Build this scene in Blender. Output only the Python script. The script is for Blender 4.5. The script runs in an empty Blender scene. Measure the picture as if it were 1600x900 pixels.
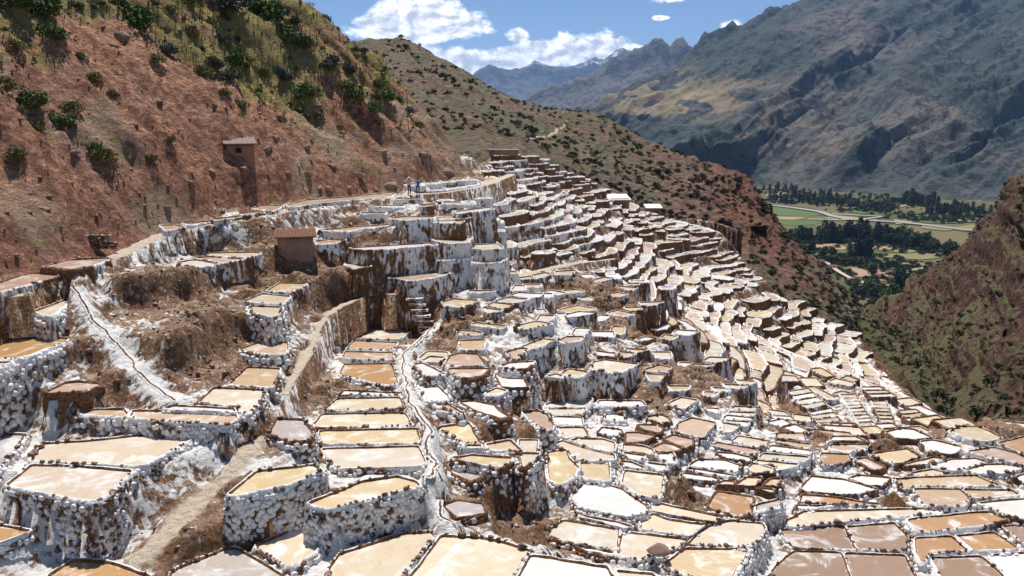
import bpy, bmesh, math, random
import numpy as np
from mathutils import Vector, Matrix

# ------------------------------------------------------------------ camera, sky, sun, exposure
SC = bpy.context.scene
COL = SC.collection
random.seed(7); RNG = np.random.default_rng(7)
cam_d = bpy.data.cameras.new('camera'); cam = bpy.data.objects.new('camera', cam_d); COL.objects.link(cam)
cam_d.sensor_width = 36; cam_d.lens = 36*1256/1600; cam_d.clip_start = .5; cam_d.clip_end = 60000
cam.location = (0, 0, 0); cam.rotation_euler = (math.radians(90)-math.atan(250/1256), 0, 0)
SC.camera = cam
SUN_EL, SUN_AZ = 66, -12          # elevation; azimuth clockwise from straight ahead (negative: from the hill side)
SUN_STRENGTH, SKY_STRENGTH, EXPOSURE = 5.0, .078, .27
HAZE = 3.0e-5
sun_d = bpy.data.lights.new('sun', 'SUN'); sun_d.energy = SUN_STRENGTH; sun_d.angle = math.radians(.53); sun_d.color = (1, .97, .92)
sun = bpy.data.objects.new('sun', sun_d); COL.objects.link(sun)
sun.rotation_euler = (math.radians(90-SUN_EL), 0, math.radians(180-SUN_AZ))
SC.view_settings.view_transform = 'Standard'; SC.view_settings.look = 'None'; SC.view_settings.exposure = EXPOSURE; SC.view_settings.gamma = 1
SC.render.engine = 'CYCLES'
try:
    SC.cycles.use_denoising = True; SC.cycles.denoiser = 'OPENIMAGEDENOISE'
except Exception: pass
SC.cycles.max_bounces = 6; SC.cycles.diffuse_bounces = 4; SC.cycles.glossy_bounces = 2; SC.cycles.transmission_bounces = 2; SC.cycles.volume_bounces = 1
SC.cycles.caustics_reflective = False; SC.cycles.caustics_refractive = False

class NT:
    """small helper to wire shader nodes"""
    def __init__(s, tree): s.t = tree; s.n = tree.nodes; s.l = tree.links
    def new(s, typ, ins=None, **kw):
        nd = s.n.new(typ)
        for k, v in kw.items(): setattr(nd, k, v)
        for k, v in (ins or {}).items(): s.put(nd.inputs[k], v)
        return nd
    def put(s, sock, v):
        if isinstance(v, bpy.types.NodeSocket): s.l.new(v, sock)
        else: sock.default_value = v
    def m(s, op, a, b=None, c=None, clamp=False):
        nd = s.n.new('ShaderNodeMath'); nd.operation = op; nd.use_clamp = clamp
        for i, v in enumerate((a, b, c)):
            if v is not None: s.put(nd.inputs[i], v)
        return nd.outputs[0]
    def noise(s, vec, scale, detail=4, rough=.55, dist=0):
        nd = s.new('ShaderNodeTexNoise', {'Scale': scale, 'Detail': detail, 'Roughness': rough, 'Distortion': dist})
        if vec is not None: s.l.new(vec, nd.inputs['Vector'])
        return nd.outputs[0]
    def vor(s, vec, scale, feature='F1', rnd=1):
        nd = s.new('ShaderNodeTexVoronoi', {'Scale': scale, 'Randomness': rnd}); nd.feature = feature
        if vec is not None: s.l.new(vec, nd.inputs['Vector'])
        return nd
    def step(s, v, lo, hi):
        nd = s.new('ShaderNodeMapRange', {0: v, 1: lo, 2: hi, 3: 0., 4: 1.}); nd.interpolation_type = 'SMOOTHSTEP'
        return nd.outputs[0]
    def mix(s, f, a, b, kind='MIX'):
        nd = s.n.new('ShaderNodeMix'); nd.data_type = 'RGBA'; nd.blend_type = kind
        s.put(nd.inputs[0], f)
        for i, v in ((6, a), (7, b)):
            s.put(nd.inputs[i], v if isinstance(v, bpy.types.NodeSocket) else (v[0], v[1], v[2], 1))
        return nd.outputs[2]
    def mapv(s, vec, scale=(1, 1, 1), loc=(0, 0, 0), rot=(0, 0, 0)):
        nd = s.new('ShaderNodeMapping', {'Scale': scale, 'Location': loc, 'Rotation': rot}); s.l.new(vec, nd.inputs['Vector'])
        return nd.outputs[0]
    def attr(s, name): return s.new('ShaderNodeAttribute', attribute_name=name)
    def bump(s, h, strength, dist):
        return s.new('ShaderNodeBump', {'Height': h, 'Strength': strength, 'Distance': dist}).outputs[0]

# world: clear mountain sky with fair-weather cumulus
W = bpy.data.worlds.new('World'); SC.world = W; W.use_nodes = True
w = NT(W.node_tree); w.n.clear()
sky = w.new('ShaderNodeTexSky'); sky.sky_type = 'NISHITA'; sky.sun_disc = False
sky.sun_elevation = math.radians(SUN_EL); sky.sun_rotation = math.radians(SUN_AZ); sky.altitude = 2500; sky.air_density = 1.0; sky.dust_density = .1; sky.ozone_density = 5.
tc = w.new('ShaderNodeTexCoord').outputs['Generated']
sx = w.new('ShaderNodeSeparateXYZ', {0: tc})
az = w.m('MULTIPLY', w.m('ARCTAN2', sx.outputs[0], sx.outputs[1]), 57.2958)
el = w.m('MULTIPLY', w.m('ARCSINE', sx.outputs[2]), 57.2958)
uv = w.new('ShaderNodeCombineXYZ', {0: az, 1: w.m('MULTIPLY', el, 1.55), 2: 3.7}).outputs[0]
CLOUDS = [(-8.6,6.9,2.4,1.35),(-5.8,7.3,2.6,1.6),(-3.4,7.0,2.0,1.0),(-7.0,5.9,3.4,.9),(-4.6,4.7,2.2,1.0),(-2.5,4.4,2.4,.95),(-.2,4.6,2.6,.85),(2.2,5.0,2.4,.95),(4.3,5.2,2.0,1.15),(6.2,5.5,1.6,1.0),(5.6,4.6,3.6,.6),(8.4,5.0,1.4,.5),(.4,6.2,.9,.45),(10.4,8.7,1.5,.6),(15.2,8.75,1.0,.42),(20.3,9.0,1.5,.55),(14.6,6.6,.8,.4),(9.9,7.2,.6,.2),(-26,7,6,1.6),(-40,9,5,2),(38,9,6,2),(60,8,7,2),(100,8,9,2.4),(150,9,10,2.5),(-75,8,7,2),(-120,9,9,2.4),(-165,8,8,2)]
field = None
for (u0, v0, ru, rv) in CLOUDS:
    a = w.m('MULTIPLY', w.m('SUBTRACT', az, u0), 1/ru); b = w.m('MULTIPLY', w.m('SUBTRACT', el, v0), 1/rv)
    d = w.m('SUBTRACT', 1., w.m('SQRT', w.m('ADD', w.m('MULTIPLY', a, a), w.m('MULTIPLY', b, b))))
    field = d if field is None else w.m('SMOOTH_MAX', field, d, .35)
n1 = w.noise(uv, .55, 8, .6, .3)
dens = w.m('ADD', field, w.m('MULTIPLY', w.m('SUBTRACT', n1, .5), 2.3))
mask = w.step(dens, -.12, .34)
n2 = w.noise(w.mapv(uv, (1, 1, 1), (.35, -.45, 0)), .55, 6, .6, .3)
lit = w.step(w.m('ADD', w.m('SUBTRACT', n1, n2), w.m('MULTIPLY', w.m('SUBTRACT', .55, dens), .16)), -.12, .1)
ccol = w.mix(lit, (.55, .58, .65), (1.25, 1.25, 1.26))
skyc = w.mix(1., sky.outputs[0], (SKY_STRENGTH,)*3, 'MULTIPLY')
bg = w.new('ShaderNodeBackground', {'Color': w.mix(mask, skyc, ccol), 'Strength': 1.})
w.l.new(bg.outputs[0], w.new('ShaderNodeOutputWorld').inputs[0])

# ------------------------------------------------------------------ measured layout of the place (metres; camera at the origin)
PANS = [
('L1',-10.9,'O',0.1,[(-27.78,38.73),(-26.38,40.06),(-26.31,40.70),(-25.57,41.03),(-24.46,41.16),(-23.24,40.96),(-23.09,40.06),(-23.64,37.04),(-24.56,37.15),(-26.71,37.15)]),
('L1b',-10.95,'O',0.1,[(-26.40,36.67),(-24.34,36.78),(-23.73,36.78),(-23.85,36.00),(-24.28,33.57)]),
('L2',-9.7,'C',0.1,[(-25.65,42.05),(-25.57,45.33),(-24.73,43.30),(-24.04,40.72)]),
('L3',-12.3,'P',0.75,[(-22.05,36.35),(-21.85,37.70),(-21.40,37.91),(-20.32,37.70),(-19.90,37.31),(-20.32,36.44),(-21.80,36.16)]),
('L4',-13.2,'T',0.3,[(-20.40,35.85),(-19.87,36.46),(-18.49,36.46),(-18.03,35.85),(-17.97,35.34)]),
('L5',-13.2,'T',0.3,[(-18.02,36.28),(-17.01,36.28),(-12.98,35.85),(-12.69,35.17),(-12.79,34.36),(-16.46,35.01),(-17.68,35.42)]),
('L5b',-13.1,'W',0.3,[(-16.21,36.72),(-13.21,36.27),(-12.97,35.83),(-16.53,36.22)]),
('L6',-13.9,'C',0.08,[(-21.03,33.97),(-19.25,34.20),(-16.34,35.20),(-14.25,35.40),(-14.49,34.50),(-15.43,31.41),(-20.39,32.00)]),
('L7',-13.95,'C',0.08,[(-20.23,31.72),(-18.14,31.59),(-15.62,31.08),(-15.80,28.31),(-20.02,29.64)]),
('L8',-14,'G',0.1,[(-25.52,35.22),(-23.79,35.30),(-22.66,35.30),(-22.07,33.77),(-21.51,31.64),(-21.73,29.57)]),
('L9',-15.2,'O',0.1,[(-21.78,29.41),(-19.97,28.94),(-18.44,28.38),(-19.10,27.56),(-20.01,26.78)]),
('L10',-16.1,'O',0.2,[(-16.61,27.85),(-15.16,27.67),(-13.44,26.83),(-12.23,25.91),(-16.64,25.59),(-16.93,26.83)]),
('L11',-14.3,'Y',0.1,[(-11.23,29.63),(-10.79,31.86),(-8.59,32.52),(-8.13,31.99),(-9.09,30.62),(-10.99,29.51)]),
('L12',-14.7,'Y',0.2,[(-8.14,29.66),(-7.28,30.63),(-6.30,31.72),(-4.89,32.23),(-4.03,31.72),(-3.85,31.29),(-5.93,29.94),(-7.12,29.28)]),
('L14',-16.15,'C',0.3,[(-10.08,28.98),(-8.80,30.63),(-7.58,30.26),(-7.52,28.98),(-8.01,27.57),(-8.46,27.57),(-9.31,28.26)]),
('L15',-16.25,'G',0.3,[(-12.65,27.34),(-11.24,28.96),(-10.76,28.96),(-8.52,27.08),(-8.46,26.03),(-12.46,26.03)]),
('L16',-16.2,'C',0.3,[(-6.64,28.49),(-4.37,30.09),(-3.34,30.19),(-3.18,29.93),(-3.71,28.02),(-4.10,26.78),(-4.41,25.75),(-6.34,25.75),(-6.82,27.43)]),
('L17',-16.25,'C',0.3,[(-2.85,29.97),(-1.42,29.87),(-0.13,29.36),(0.70,28.82),(0.00,26.95),(-0.23,25.83),(-3.97,25.83),(-3.72,27.08)]),
('L18',-16.3,'W',0.3,[(0.72,28.57),(3.58,27.69),(3.68,27.16),(4.21,25.91),(-0.11,25.91),(0.28,27.16)]),
('L19',-16.35,'C',0.3,[(3.92,27.51),(5.25,27.33),(5.71,25.99),(4.34,25.99)]),
('L20',-14,'G',0.7,[(-11.25,35.22),(-11.49,37.30),(-10.16,37.13),(-9.37,35.54),(-9.26,34.52),(-10.10,34.37),(-10.96,35.06)]),
('M1',-13.05,'C',0.3,[(-15.16,37.03),(-15.23,39.27),(-12.50,38.86),(-12.14,36.85),(-12.24,35.35),(-13.09,36.40)]),
('M2',-13,'T',0.3,[(-14.61,39.64),(-14.60,42.68),(-12.73,42.44),(-12.27,39.33),(-12.51,39.12)]),
('M3',-12.4,'T',0.5,[(-15.51,44.06),(-14.86,45.72),(-13.25,45.72),(-12.79,44.46),(-12.71,43.14),(-13.35,43.01)]),
('M4',-10.75,'Y',0.3,[(-16.44,52.69),(-16.37,55.63),(-14.33,55.39),(-14.67,52.48)]),
('M5',-10.8,'C',0.3,[(-17.04,49.70),(-16.48,52.09),(-14.47,51.27),(-14.27,48.76)]),
('M6',-10.85,'C',0.3,[(-16.22,48.62),(-14.13,48.26),(-13.83,46.36),(-14.01,45.54),(-15.50,46.86)]),
('M7',-8.8,'C',0.05,[(-21.27,55.70),(-21.61,56.87),(-18.41,57.18),(-17.85,56.58),(-18.30,54.58)]),
('M8',-8.85,'T',0.05,[(-21.94,54.89),(-21.08,55.45),(-18.27,54.47),(-19.28,52.75),(-19.63,53.01)]),
('M9',-8.9,'W',0.05,[(-22.41,53.31),(-21.88,54.37),(-20.49,53.83),(-19.60,52.79),(-19.61,51.78),(-20.79,51.05)]),
('P1',-8.4,'P',0.5,[(-29.57,41.85),(-28.20,43.47),(-28.44,46.44),(-26.41,46.44),(-26.02,44.61),(-26.56,40.84),(-26.80,37.78)]),
('P2',-8.05,'P',0.5,[(-27.60,46.62),(-27.48,49.18),(-25.47,49.92),(-24.98,49.18),(-24.74,46.62),(-25.14,45.53)]),
('P3',-7,'T',0.3,[(-25.66,58.35),(-24.65,58.74),(-23.18,56.83),(-23.79,55.03)]),
('P4',-6.95,'O',0.3,[(-24.42,59.12),(-22.91,60.77),(-22.35,59.52),(-23.34,57.93)]),
('P5',-6.7,'O',0.3,[(-22.45,59.85),(-20.94,62.06),(-20.49,61.16),(-21.62,58.59)]),
('P6',-6.55,'O',0.3,[(-21.35,62.29),(-20.19,65.00),(-19.37,63.98),(-20.13,60.67)]),
('P7',-6.45,'T',0.3,[(-21.08,65.03),(-21.20,68.32),(-19.30,67.75),(-18.80,65.03),(-18.83,63.01)]),
('P8',-6.35,'T',0.2,[(-18.94,67.26),(-18.34,72.11),(-15.17,75.51),(-12.12,80.83),(-11.33,78.46),(-11.39,75.51),(-16.32,68.41),(-17.87,65.07)]),
('P9',-6.1,'T',0.2,[(-8.21,78.44),(-6.48,81.76),(-3.80,87.29),(-3.35,88.28),(-4.96,83.52),(-6.91,79.24)]),
('Q1',-14.7,'C',0.3,[(-11.13,55.24),(-10.33,58.01),(-7.42,57.25),(-8.01,55.06)]),
('Q2',-14.72,'T',0.3,[(-11.20,52.46),(-11.13,54.79),(-7.95,54.27),(-8.02,52.30)]),
('Q3',-14.74,'P',0.3,[(-10.99,50.38),(-11.21,52.06),(-7.94,51.74),(-7.68,49.94)]),
('Q4',-14.76,'O',0.3,[(-10.50,46.86),(-10.66,49.15),(-7.67,49.29),(-6.68,45.12),(-7.15,44.77)]),
('Q5',-14.9,'W',0.3,[(-9.81,43.58),(-9.68,44.37),(-6.37,43.92),(-6.42,43.47)]),
('Q6',-14.92,'C',0.3,[(-10.12,41.11),(-9.79,42.98),(-6.31,43.20),(-5.81,41.31)]),
('Q7',-14.94,'C',0.3,[(-10.11,39.07),(-10.13,40.57),(-5.73,40.72),(-5.15,39.07),(-5.35,38.80),(-9.85,38.53)]),
('Q8',-14.96,'Y',0.3,[(-9.68,38.19),(-4.83,38.50),(-4.47,37.01),(-4.60,36.57),(-9.18,36.49)]),
('Q9',-14.98,'C',0.3,[(-9.03,35.94),(-4.47,36.26),(-3.96,34.35),(-4.12,33.89),(-7.64,33.65),(-8.26,34.42)]),
('R1',-13.9,'P',0.5,[(-3.97,46.55),(-3.81,48.07),(-3.21,48.65),(-2.12,48.43),(-1.56,45.89),(-3.84,45.89)]),
('R2',-13.95,'P',0.6,[(-3.81,45.54),(-1.36,45.54),(-1.72,44.17),(-2.43,43.69),(-2.91,43.81)]),
('R3',-14.2,'W',0.5,[(-5.95,47.29),(-5.51,47.56),(-3.82,45.09),(-4.95,44.84)]),
('R4',-14.75,'W',0.3,[(-5.63,45.09),(-4.55,45.21),(-3.54,42.92),(-3.69,42.06),(-4.58,42.17)]),
('R5',-14.9,'P',0.4,[(-4.20,41.86),(-3.55,42.07),(-2.55,40.56),(-2.71,40.37),(-3.52,41.25)]),
('R6',-15.1,'W',0.7,[(-2.94,42.95),(-2.24,43.17),(-0.96,42.43),(-0.77,41.60),(-0.17,40.62),(-0.54,40.28),(-1.84,41.40)]),
('R7',-16.2,'P',0.4,[(0.59,44.36),(1.49,44.53),(2.04,43.89),(2.28,42.36),(2.17,41.50),(1.71,41.50),(1.25,42.46)]),
('R8',-14.9,'W',0.8,[(-1.02,47.50),(-0.18,47.83),(0.61,47.50),(0.90,44.90),(-0.58,44.90)]),
('R9',-14.4,'W',0.5,[(-0.67,47.54),(-0.18,48.23),(1.43,48.58),(0.86,47.01),(-0.18,47.01)]),
('R10',-15.4,'Y',0.3,[(-3.92,39.81),(-2.28,40.46),(-1.62,37.72),(-2.42,37.72)]),
('R11',-15.45,'C',0.3,[(-2.44,37.52),(-1.55,37.52),(-1.51,37.11),(-1.95,37.11)]),
('R12',-15.42,'Y',0.3,[(-1.27,37.57),(-0.14,38.11),(0.48,36.76),(-1.03,36.76)]),
('R13',-15.5,'Y',0.4,[(-2.84,35.99),(-1.91,36.44),(0.00,36.06),(-0.53,34.82),(-0.92,35.10),(-1.95,35.54)]),
('R14',-15.55,'C',0.45,[(-1.03,36.80),(1.37,36.72),(0.54,35.00),(0.40,36.29)]),
('R15',-17.2,'Y',0.2,[(1.92,40.79),(2.92,41.14),(3.05,39.93),(3.43,38.79),(3.05,37.71),(2.32,36.75),(1.85,37.41)]),
('R16',-15.9,'G',0.9,[(-3.15,36.38),(-2.77,36.68),(-0.94,35.71),(-1.25,35.07),(-1.84,34.31),(-2.76,35.21)]),
('R17',-16.1,'G',0.8,[(-3.06,32.37),(-2.37,32.85),(-1.31,32.55),(-1.14,31.60),(-2.26,31.32)]),
('R18',-17.2,'C',0.3,[(2.15,48.45),(3.00,49.17),(5.20,49.67),(4.70,47.97),(2.23,47.97)]),
('R19',-17.25,'C',0.3,[(2.28,47.82),(4.62,47.82),(4.27,46.73),(2.47,46.84)]),
('R20',-17.3,'W',0.3,[(2.50,46.53),(4.24,46.42),(4.21,45.08),(2.70,45.24)]),
('R21',-17.35,'C',0.3,[(2.75,44.85),(4.19,44.85),(4.43,43.45),(3.07,43.31)]),
('R22',-17.4,'C',0.3,[(3.27,43.00),(3.83,43.24),(5.15,43.19),(5.76,42.62),(5.63,41.62),(5.46,41.35),(4.28,42.16)]),
('R23',-17.5,'C',0.3,[(2.35,42.87),(2.91,43.15),(3.99,42.17),(5.54,41.15),(5.52,40.46),(3.77,40.46),(3.30,40.97)]),
('R24',-17.6,'Y',0.3,[(3.66,40.27),(5.18,40.44),(5.05,38.74),(4.90,38.05),(3.72,38.43)]),
('R25',-17.8,'W',0.3,[(2.97,36.95),(3.73,38.34),(4.33,38.49),(5.53,37.59),(6.49,35.65),(6.32,35.19),(5.48,34.62),(3.27,35.65)]),
('R26',-17.85,'C',0.3,[(5.61,38.44),(6.01,39.93),(7.93,39.29),(7.48,37.55),(7.17,36.70),(6.32,36.91)]),
('R27',-17.65,'C',0.4,[(6.33,43.05),(7.54,42.67),(7.89,42.21),(7.71,41.59),(6.20,42.12)]),
('R28',-17.7,'W',0.4,[(6.18,41.93),(7.35,41.53),(7.01,40.92),(6.40,41.01)]),
('R29',-17.75,'C',0.4,[(5.93,40.87),(6.44,40.78),(6.99,40.12),(7.19,39.87),(6.03,40.12)]),
('R30',-17.75,'W',0.4,[(7.22,40.70),(8.23,40.36),(8.11,39.75),(7.84,39.55)]),
('R31',-17.7,'W',0.3,[(7.98,41.71),(8.61,42.02),(8.94,41.79),(8.77,40.50),(8.33,40.58)]),
('R32',-18.1,'C',0.4,[(1.66,33.79),(2.43,34.89),(4.94,33.97),(4.55,32.15),(2.29,32.98),(1.74,33.44)]),
('R33',-18,'W',0.4,[(3.09,35.23),(4.91,34.51),(5.58,34.02),(5.12,33.90)]),
('R34',-18.15,'C',0.4,[(5.04,33.89),(7.76,33.19),(7.35,32.46),(6.43,32.19),(5.47,31.39),(4.57,31.87)]),
('R35',-18.1,'C',0.4,[(6.01,34.89),(6.75,35.53),(7.42,34.89),(8.92,34.46),(8.00,33.38),(6.02,34.03)]),
('R36',-18.1,'C',0.5,[(6.73,36.66),(7.02,36.73),(10.07,35.14),(9.39,34.70),(6.86,35.79)]),
('R37',-18.2,'C',0.4,[(7.81,32.77),(8.60,33.98),(9.50,34.74),(10.41,35.02),(11.71,34.74),(11.70,34.22),(10.87,33.00),(10.49,32.69)]),
('R38',-18.25,'Y',0.3,[(6.45,31.21),(7.62,32.53),(10.45,32.53),(9.25,30.51),(8.47,29.24),(7.65,30.17),(6.56,30.66)]),
('R39',-18.15,'W',0.5,[(2.70,32.79),(4.35,32.08),(4.38,31.92),(3.29,32.13)]),
('R40',-18.2,'O',0.7,[(9.66,36.66),(10.47,38.14),(12.11,37.53),(11.50,35.85),(10.76,35.53),(9.67,36.32)]),
('R41',-18.1,'G',0.3,[(11.95,36.46),(13.34,37.08),(13.04,36.25),(11.75,35.79)]),
('S1',-17.5,'W',0.4,[(4.98,44.42),(5.38,45.24),(6.46,44.88),(6.22,43.83),(5.52,43.93)]),
('S2',-17.55,'P',0.8,[(6.68,44.55),(7.43,44.55),(8.24,44.05),(7.38,43.08),(6.47,43.08)]),
('S3',-17.5,'P',0.8,[(7.54,45.66),(8.71,45.66),(9.00,45.14),(8.58,44.42),(7.84,44.88)]),
('S4',-17.4,'C',0.5,[(8.22,46.69),(9.17,47.14),(9.48,46.69),(9.57,46.14),(8.89,45.61)]),
('S5',-17.6,'T',0.4,[(9.69,44.88),(10.15,46.29),(11.11,47.12),(12.40,46.29),(11.40,44.68),(11.03,43.88)]),
('S6',-17.6,'P',0.8,[(8.81,43.69),(9.38,44.28),(10.39,43.69),(10.22,42.74),(9.69,42.28)]),
('S7',-17.65,'P',0.8,[(7.91,42.53),(8.65,43.23),(9.68,42.58),(9.02,41.94),(8.06,41.94)]),
('S8',-17.8,'C',0.2,[(14.44,49.77),(15.99,49.64),(15.61,48.92),(14.18,49.16)]),
('S9',-17.82,'C',0.2,[(13.94,48.80),(15.48,48.62),(15.19,48.05),(13.71,48.39)]),
('S10',-17.84,'W',0.2,[(13.54,48.22),(15.08,47.82),(14.85,47.31),(13.26,47.59)]),
('S11',-17.86,'C',0.2,[(13.16,47.36),(14.69,47.14),(14.23,46.17),(13.89,46.71)]),
('S12',-17.9,'C',0.2,[(13.01,47.08),(13.83,46.59),(13.75,46.17),(13.07,45.54),(12.70,45.44)]),
('S13',-17.8,'W',0.2,[(12.45,49.52),(13.38,49.34),(13.06,48.34),(12.62,48.92)]),
('S14',-18.05,'C',0.3,[(12.95,44.56),(13.52,45.31),(15.02,44.56),(14.61,43.55),(14.02,43.55)]),
('S15',-18.1,'P',0.4,[(11.66,43.95),(12.00,44.43),(14.06,43.34),(13.63,42.47),(12.56,43.11)]),
('S16',-18.15,'W',0.4,[(11.57,43.04),(12.53,42.95),(13.41,42.32),(13.19,41.75),(11.99,42.23)]),
('S17',-18.2,'W',0.5,[(9.68,41.30),(10.40,42.17),(11.86,42.12),(12.59,41.30),(12.02,40.47),(9.81,41.26)]),
('S18',-18.25,'W',0.5,[(9.36,40.95),(9.81,41.08),(11.88,40.21),(11.70,39.85),(11.09,40.05)]),
('S19',-18.3,'W',0.5,[(9.20,40.65),(10.75,40.04),(11.00,39.84),(10.61,39.49),(9.16,39.96)]),
('S20',-18.35,'C',0.6,[(10.73,39.29),(11.19,39.75),(11.81,39.68),(11.53,39.21)]),
('S21',-18.35,'C',0.6,[(11.68,39.21),(12.55,40.15),(13.38,40.07),(12.64,39.06)]),
('S22',-18.35,'T',0.6,[(13.06,39.13),(13.77,39.99),(14.31,39.99),(13.82,38.98)]),
('S23',-18.4,'C',0.6,[(12.63,38.90),(12.93,38.97),(13.56,38.79),(13.33,38.38)]),
('S24',-18.3,'C',0.5,[(12.97,41.36),(13.36,41.87),(14.50,41.44),(14.04,40.53),(12.99,40.61)]),
('S25',-18.2,'W',0.3,[(15.10,44.19),(17.16,43.44),(16.82,42.79),(14.60,43.34)]),
('S26',-18.25,'C',0.3,[(14.28,43.14),(16.77,42.64),(16.19,41.93),(13.86,42.46)]),
('S27',-18.3,'C',0.3,[(13.74,42.31),(15.88,41.74),(15.53,41.36),(14.55,40.94),(13.60,41.96)]),
('S28',-18.15,'T',0.3,[(15.46,44.56),(15.66,44.95),(17.46,44.27),(17.11,43.60)]),
('S29',-18.1,'T',0.3,[(15.66,45.18),(16.08,45.89),(17.64,45.89),(17.31,44.63)]),
('T1',-18.6,'O',0.4,[(17.82,43.73),(18.03,44.01),(19.56,43.83),(19.31,43.05),(18.46,42.38),(17.38,42.30)]),
('T2',-18.55,'P',0.4,[(18.73,44.56),(19.10,45.24),(21.36,45.24),(20.71,44.27),(19.36,44.08)]),
('T3',-18.5,'C',0.4,[(19.11,45.72),(19.57,46.33),(20.93,46.33),(21.27,45.57)]),
('T4',-18.5,'W',0.5,[(23.14,47.07),(24.40,47.71),(25.10,47.50),(25.55,46.13),(24.56,45.92),(23.37,46.02)]),
('T5',-18.4,'Y',0.4,[(26.88,46.81),(28.01,47.73),(29.28,47.73),(29.67,45.88),(28.34,45.32),(27.68,45.57)]),
('T6',-18.5,'O',0.4,[(28.97,45.27),(32.36,46.85),(32.72,45.62),(29.98,43.13),(29.53,43.59)]),
('T7',-18.6,'P',0.4,[(26.57,44.30),(28.56,44.87),(30.08,43.27),(30.53,42.30),(28.79,42.38),(27.98,42.82)]),
('T8',-18.55,'W',0.4,[(24.62,45.69),(25.44,45.89),(26.67,44.85),(26.14,44.27),(25.39,43.71),(24.46,43.99),(24.45,45.24)]),
('T9',-18.6,'Y',0.5,[(21.05,44.01),(23.31,44.68),(23.50,43.55),(21.61,42.47),(20.81,43.46)]),
('T10',-18.65,'P',0.5,[(19.68,43.21),(20.38,43.48),(20.84,42.15),(20.22,41.64),(19.91,41.89)]),
('T11',-18.65,'C',0.5,[(22.05,42.50),(24.37,43.57),(24.82,43.21),(23.31,42.50),(22.18,42.32)]),
('T12',-18.7,'W',0.4,[(23.66,42.61),(25.23,43.37),(26.70,43.51),(27.07,42.88),(24.46,41.75),(23.59,42.26)]),
('T13',-18.72,'W',0.4,[(25.11,41.88),(26.73,42.66),(28.27,42.75),(28.56,42.22),(27.06,41.46),(25.43,41.62)]),
('T14',-18.75,'W',0.4,[(27.25,40.94),(29.25,41.95),(29.55,40.78),(27.89,39.83)]),
('T15',-18.72,'C',0.5,[(21.87,41.46),(23.48,42.05),(24.20,41.46),(22.41,41.12)]),
('T16',-18.7,'T',0.4,[(20.78,40.67),(21.78,40.88),(25.40,41.20),(25.97,39.80),(21.45,39.80),(20.55,39.42)]),
('T17',-18.75,'T',0.4,[(21.22,39.60),(23.65,39.60),(23.57,38.48),(22.72,37.62),(20.84,37.76)]),
('T18',-18.75,'T',0.4,[(23.81,39.52),(26.35,39.45),(26.37,38.85),(23.77,38.48)]),
('T19',-18.8,'W',0.4,[(23.77,38.08),(26.44,38.58),(27.80,38.15),(26.14,36.11),(25.02,36.30),(24.60,36.70),(23.95,37.65)]),
('T20',-18.75,'W',0.4,[(15.32,39.68),(16.38,41.19),(18.04,40.78),(19.37,39.52),(17.98,39.00),(16.92,39.00),(15.32,39.26)]),
('T21',-18.7,'W',0.5,[(18.34,40.84),(19.01,41.20),(20.56,40.84),(19.68,39.80),(18.90,40.04)]),
('T22',-18.8,'O',0.4,[(14.69,38.15),(15.16,39.03),(16.46,38.80),(18.81,37.87),(17.50,37.83)]),
('T23',-18.85,'W',0.3,[(14.16,37.55),(14.53,37.97),(16.06,37.79),(15.03,37.48)]),
('T24',-18.9,'C',0.3,[(13.33,36.30),(14.71,37.37),(21.46,37.68),(21.51,37.23),(18.89,36.76),(16.21,36.24),(13.77,35.79),(13.30,35.85)]),
('T25',-19,'B',0.4,[(12.94,35.66),(16.14,36.04),(15.76,33.81),(13.08,33.98),(12.82,35.04)]),
('T26',-19,'B',0.4,[(16.21,35.95),(16.77,36.07),(18.71,36.36),(18.71,35.04),(18.06,33.64),(15.88,33.81)]),
('T27',-19.05,'B',0.4,[(11.70,32.50),(12.94,33.78),(15.04,33.61),(14.62,31.74),(14.33,30.52),(11.12,30.52),(11.32,32.00)]),
('T28',-19.05,'B',0.4,[(15.15,33.56),(17.83,33.39),(17.43,31.74),(17.15,30.52),(14.47,30.52),(14.73,31.74)]),
('T29',-18.95,'O',0.3,[(19.45,36.59),(22.81,37.26),(24.23,37.43),(24.67,36.79),(23.17,36.11),(21.38,35.63),(19.25,35.29)]),
('T30',-19.1,'O',0.3,[(19.14,35.05),(20.91,35.23),(20.97,33.82),(19.12,33.65),(18.25,32.71),(18.48,33.70)]),
('T31',-19.1,'O',0.3,[(21.11,35.26),(23.15,35.57),(23.42,34.16),(23.13,33.99),(21.24,33.87)]),
('T32',-19.1,'B',0.3,[(23.91,36.17),(25.92,36.69),(25.86,35.17),(24.38,34.27),(23.93,34.51)]),
('T33',-19.2,'B',0.3,[(19.02,33.43),(21.37,33.57),(21.46,32.15),(21.06,30.76),(18.63,30.76),(18.71,31.99)]),
('T34',-19.2,'W',0.3,[(21.80,33.65),(23.55,33.88),(24.84,33.60),(22.95,30.76),(21.33,30.76),(21.63,32.15)]),
('U1',-8,'T',0.3,[(-14.58,63.70),(-12.63,65.80),(-10.34,67.36),(-9.77,67.13),(-11.87,64.52),(-12.84,62.89)]),
('U2',-8.6,'O',0.2,[(-15.17,61.38),(-14.11,62.83),(-12.95,62.09),(-13.37,60.33),(-14.47,59.65)]),
('U3',-10.2,'C',0.5,[(-12.74,60.50),(-12.23,61.39),(-10.40,60.50),(-10.69,59.06),(-11.52,57.70)]),
('U4',-9.1,'W',0.15,[(-11.84,61.39),(-9.83,62.42),(-7.26,63.66),(-6.61,62.77),(-9.28,60.73),(-10.90,60.24)]),
('U5',-11.1,'T',0.15,[(-8.77,59.47),(-8.14,61.36),(-6.93,62.07),(-5.31,61.36),(-5.83,60.00),(-7.25,58.43)]),
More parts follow.
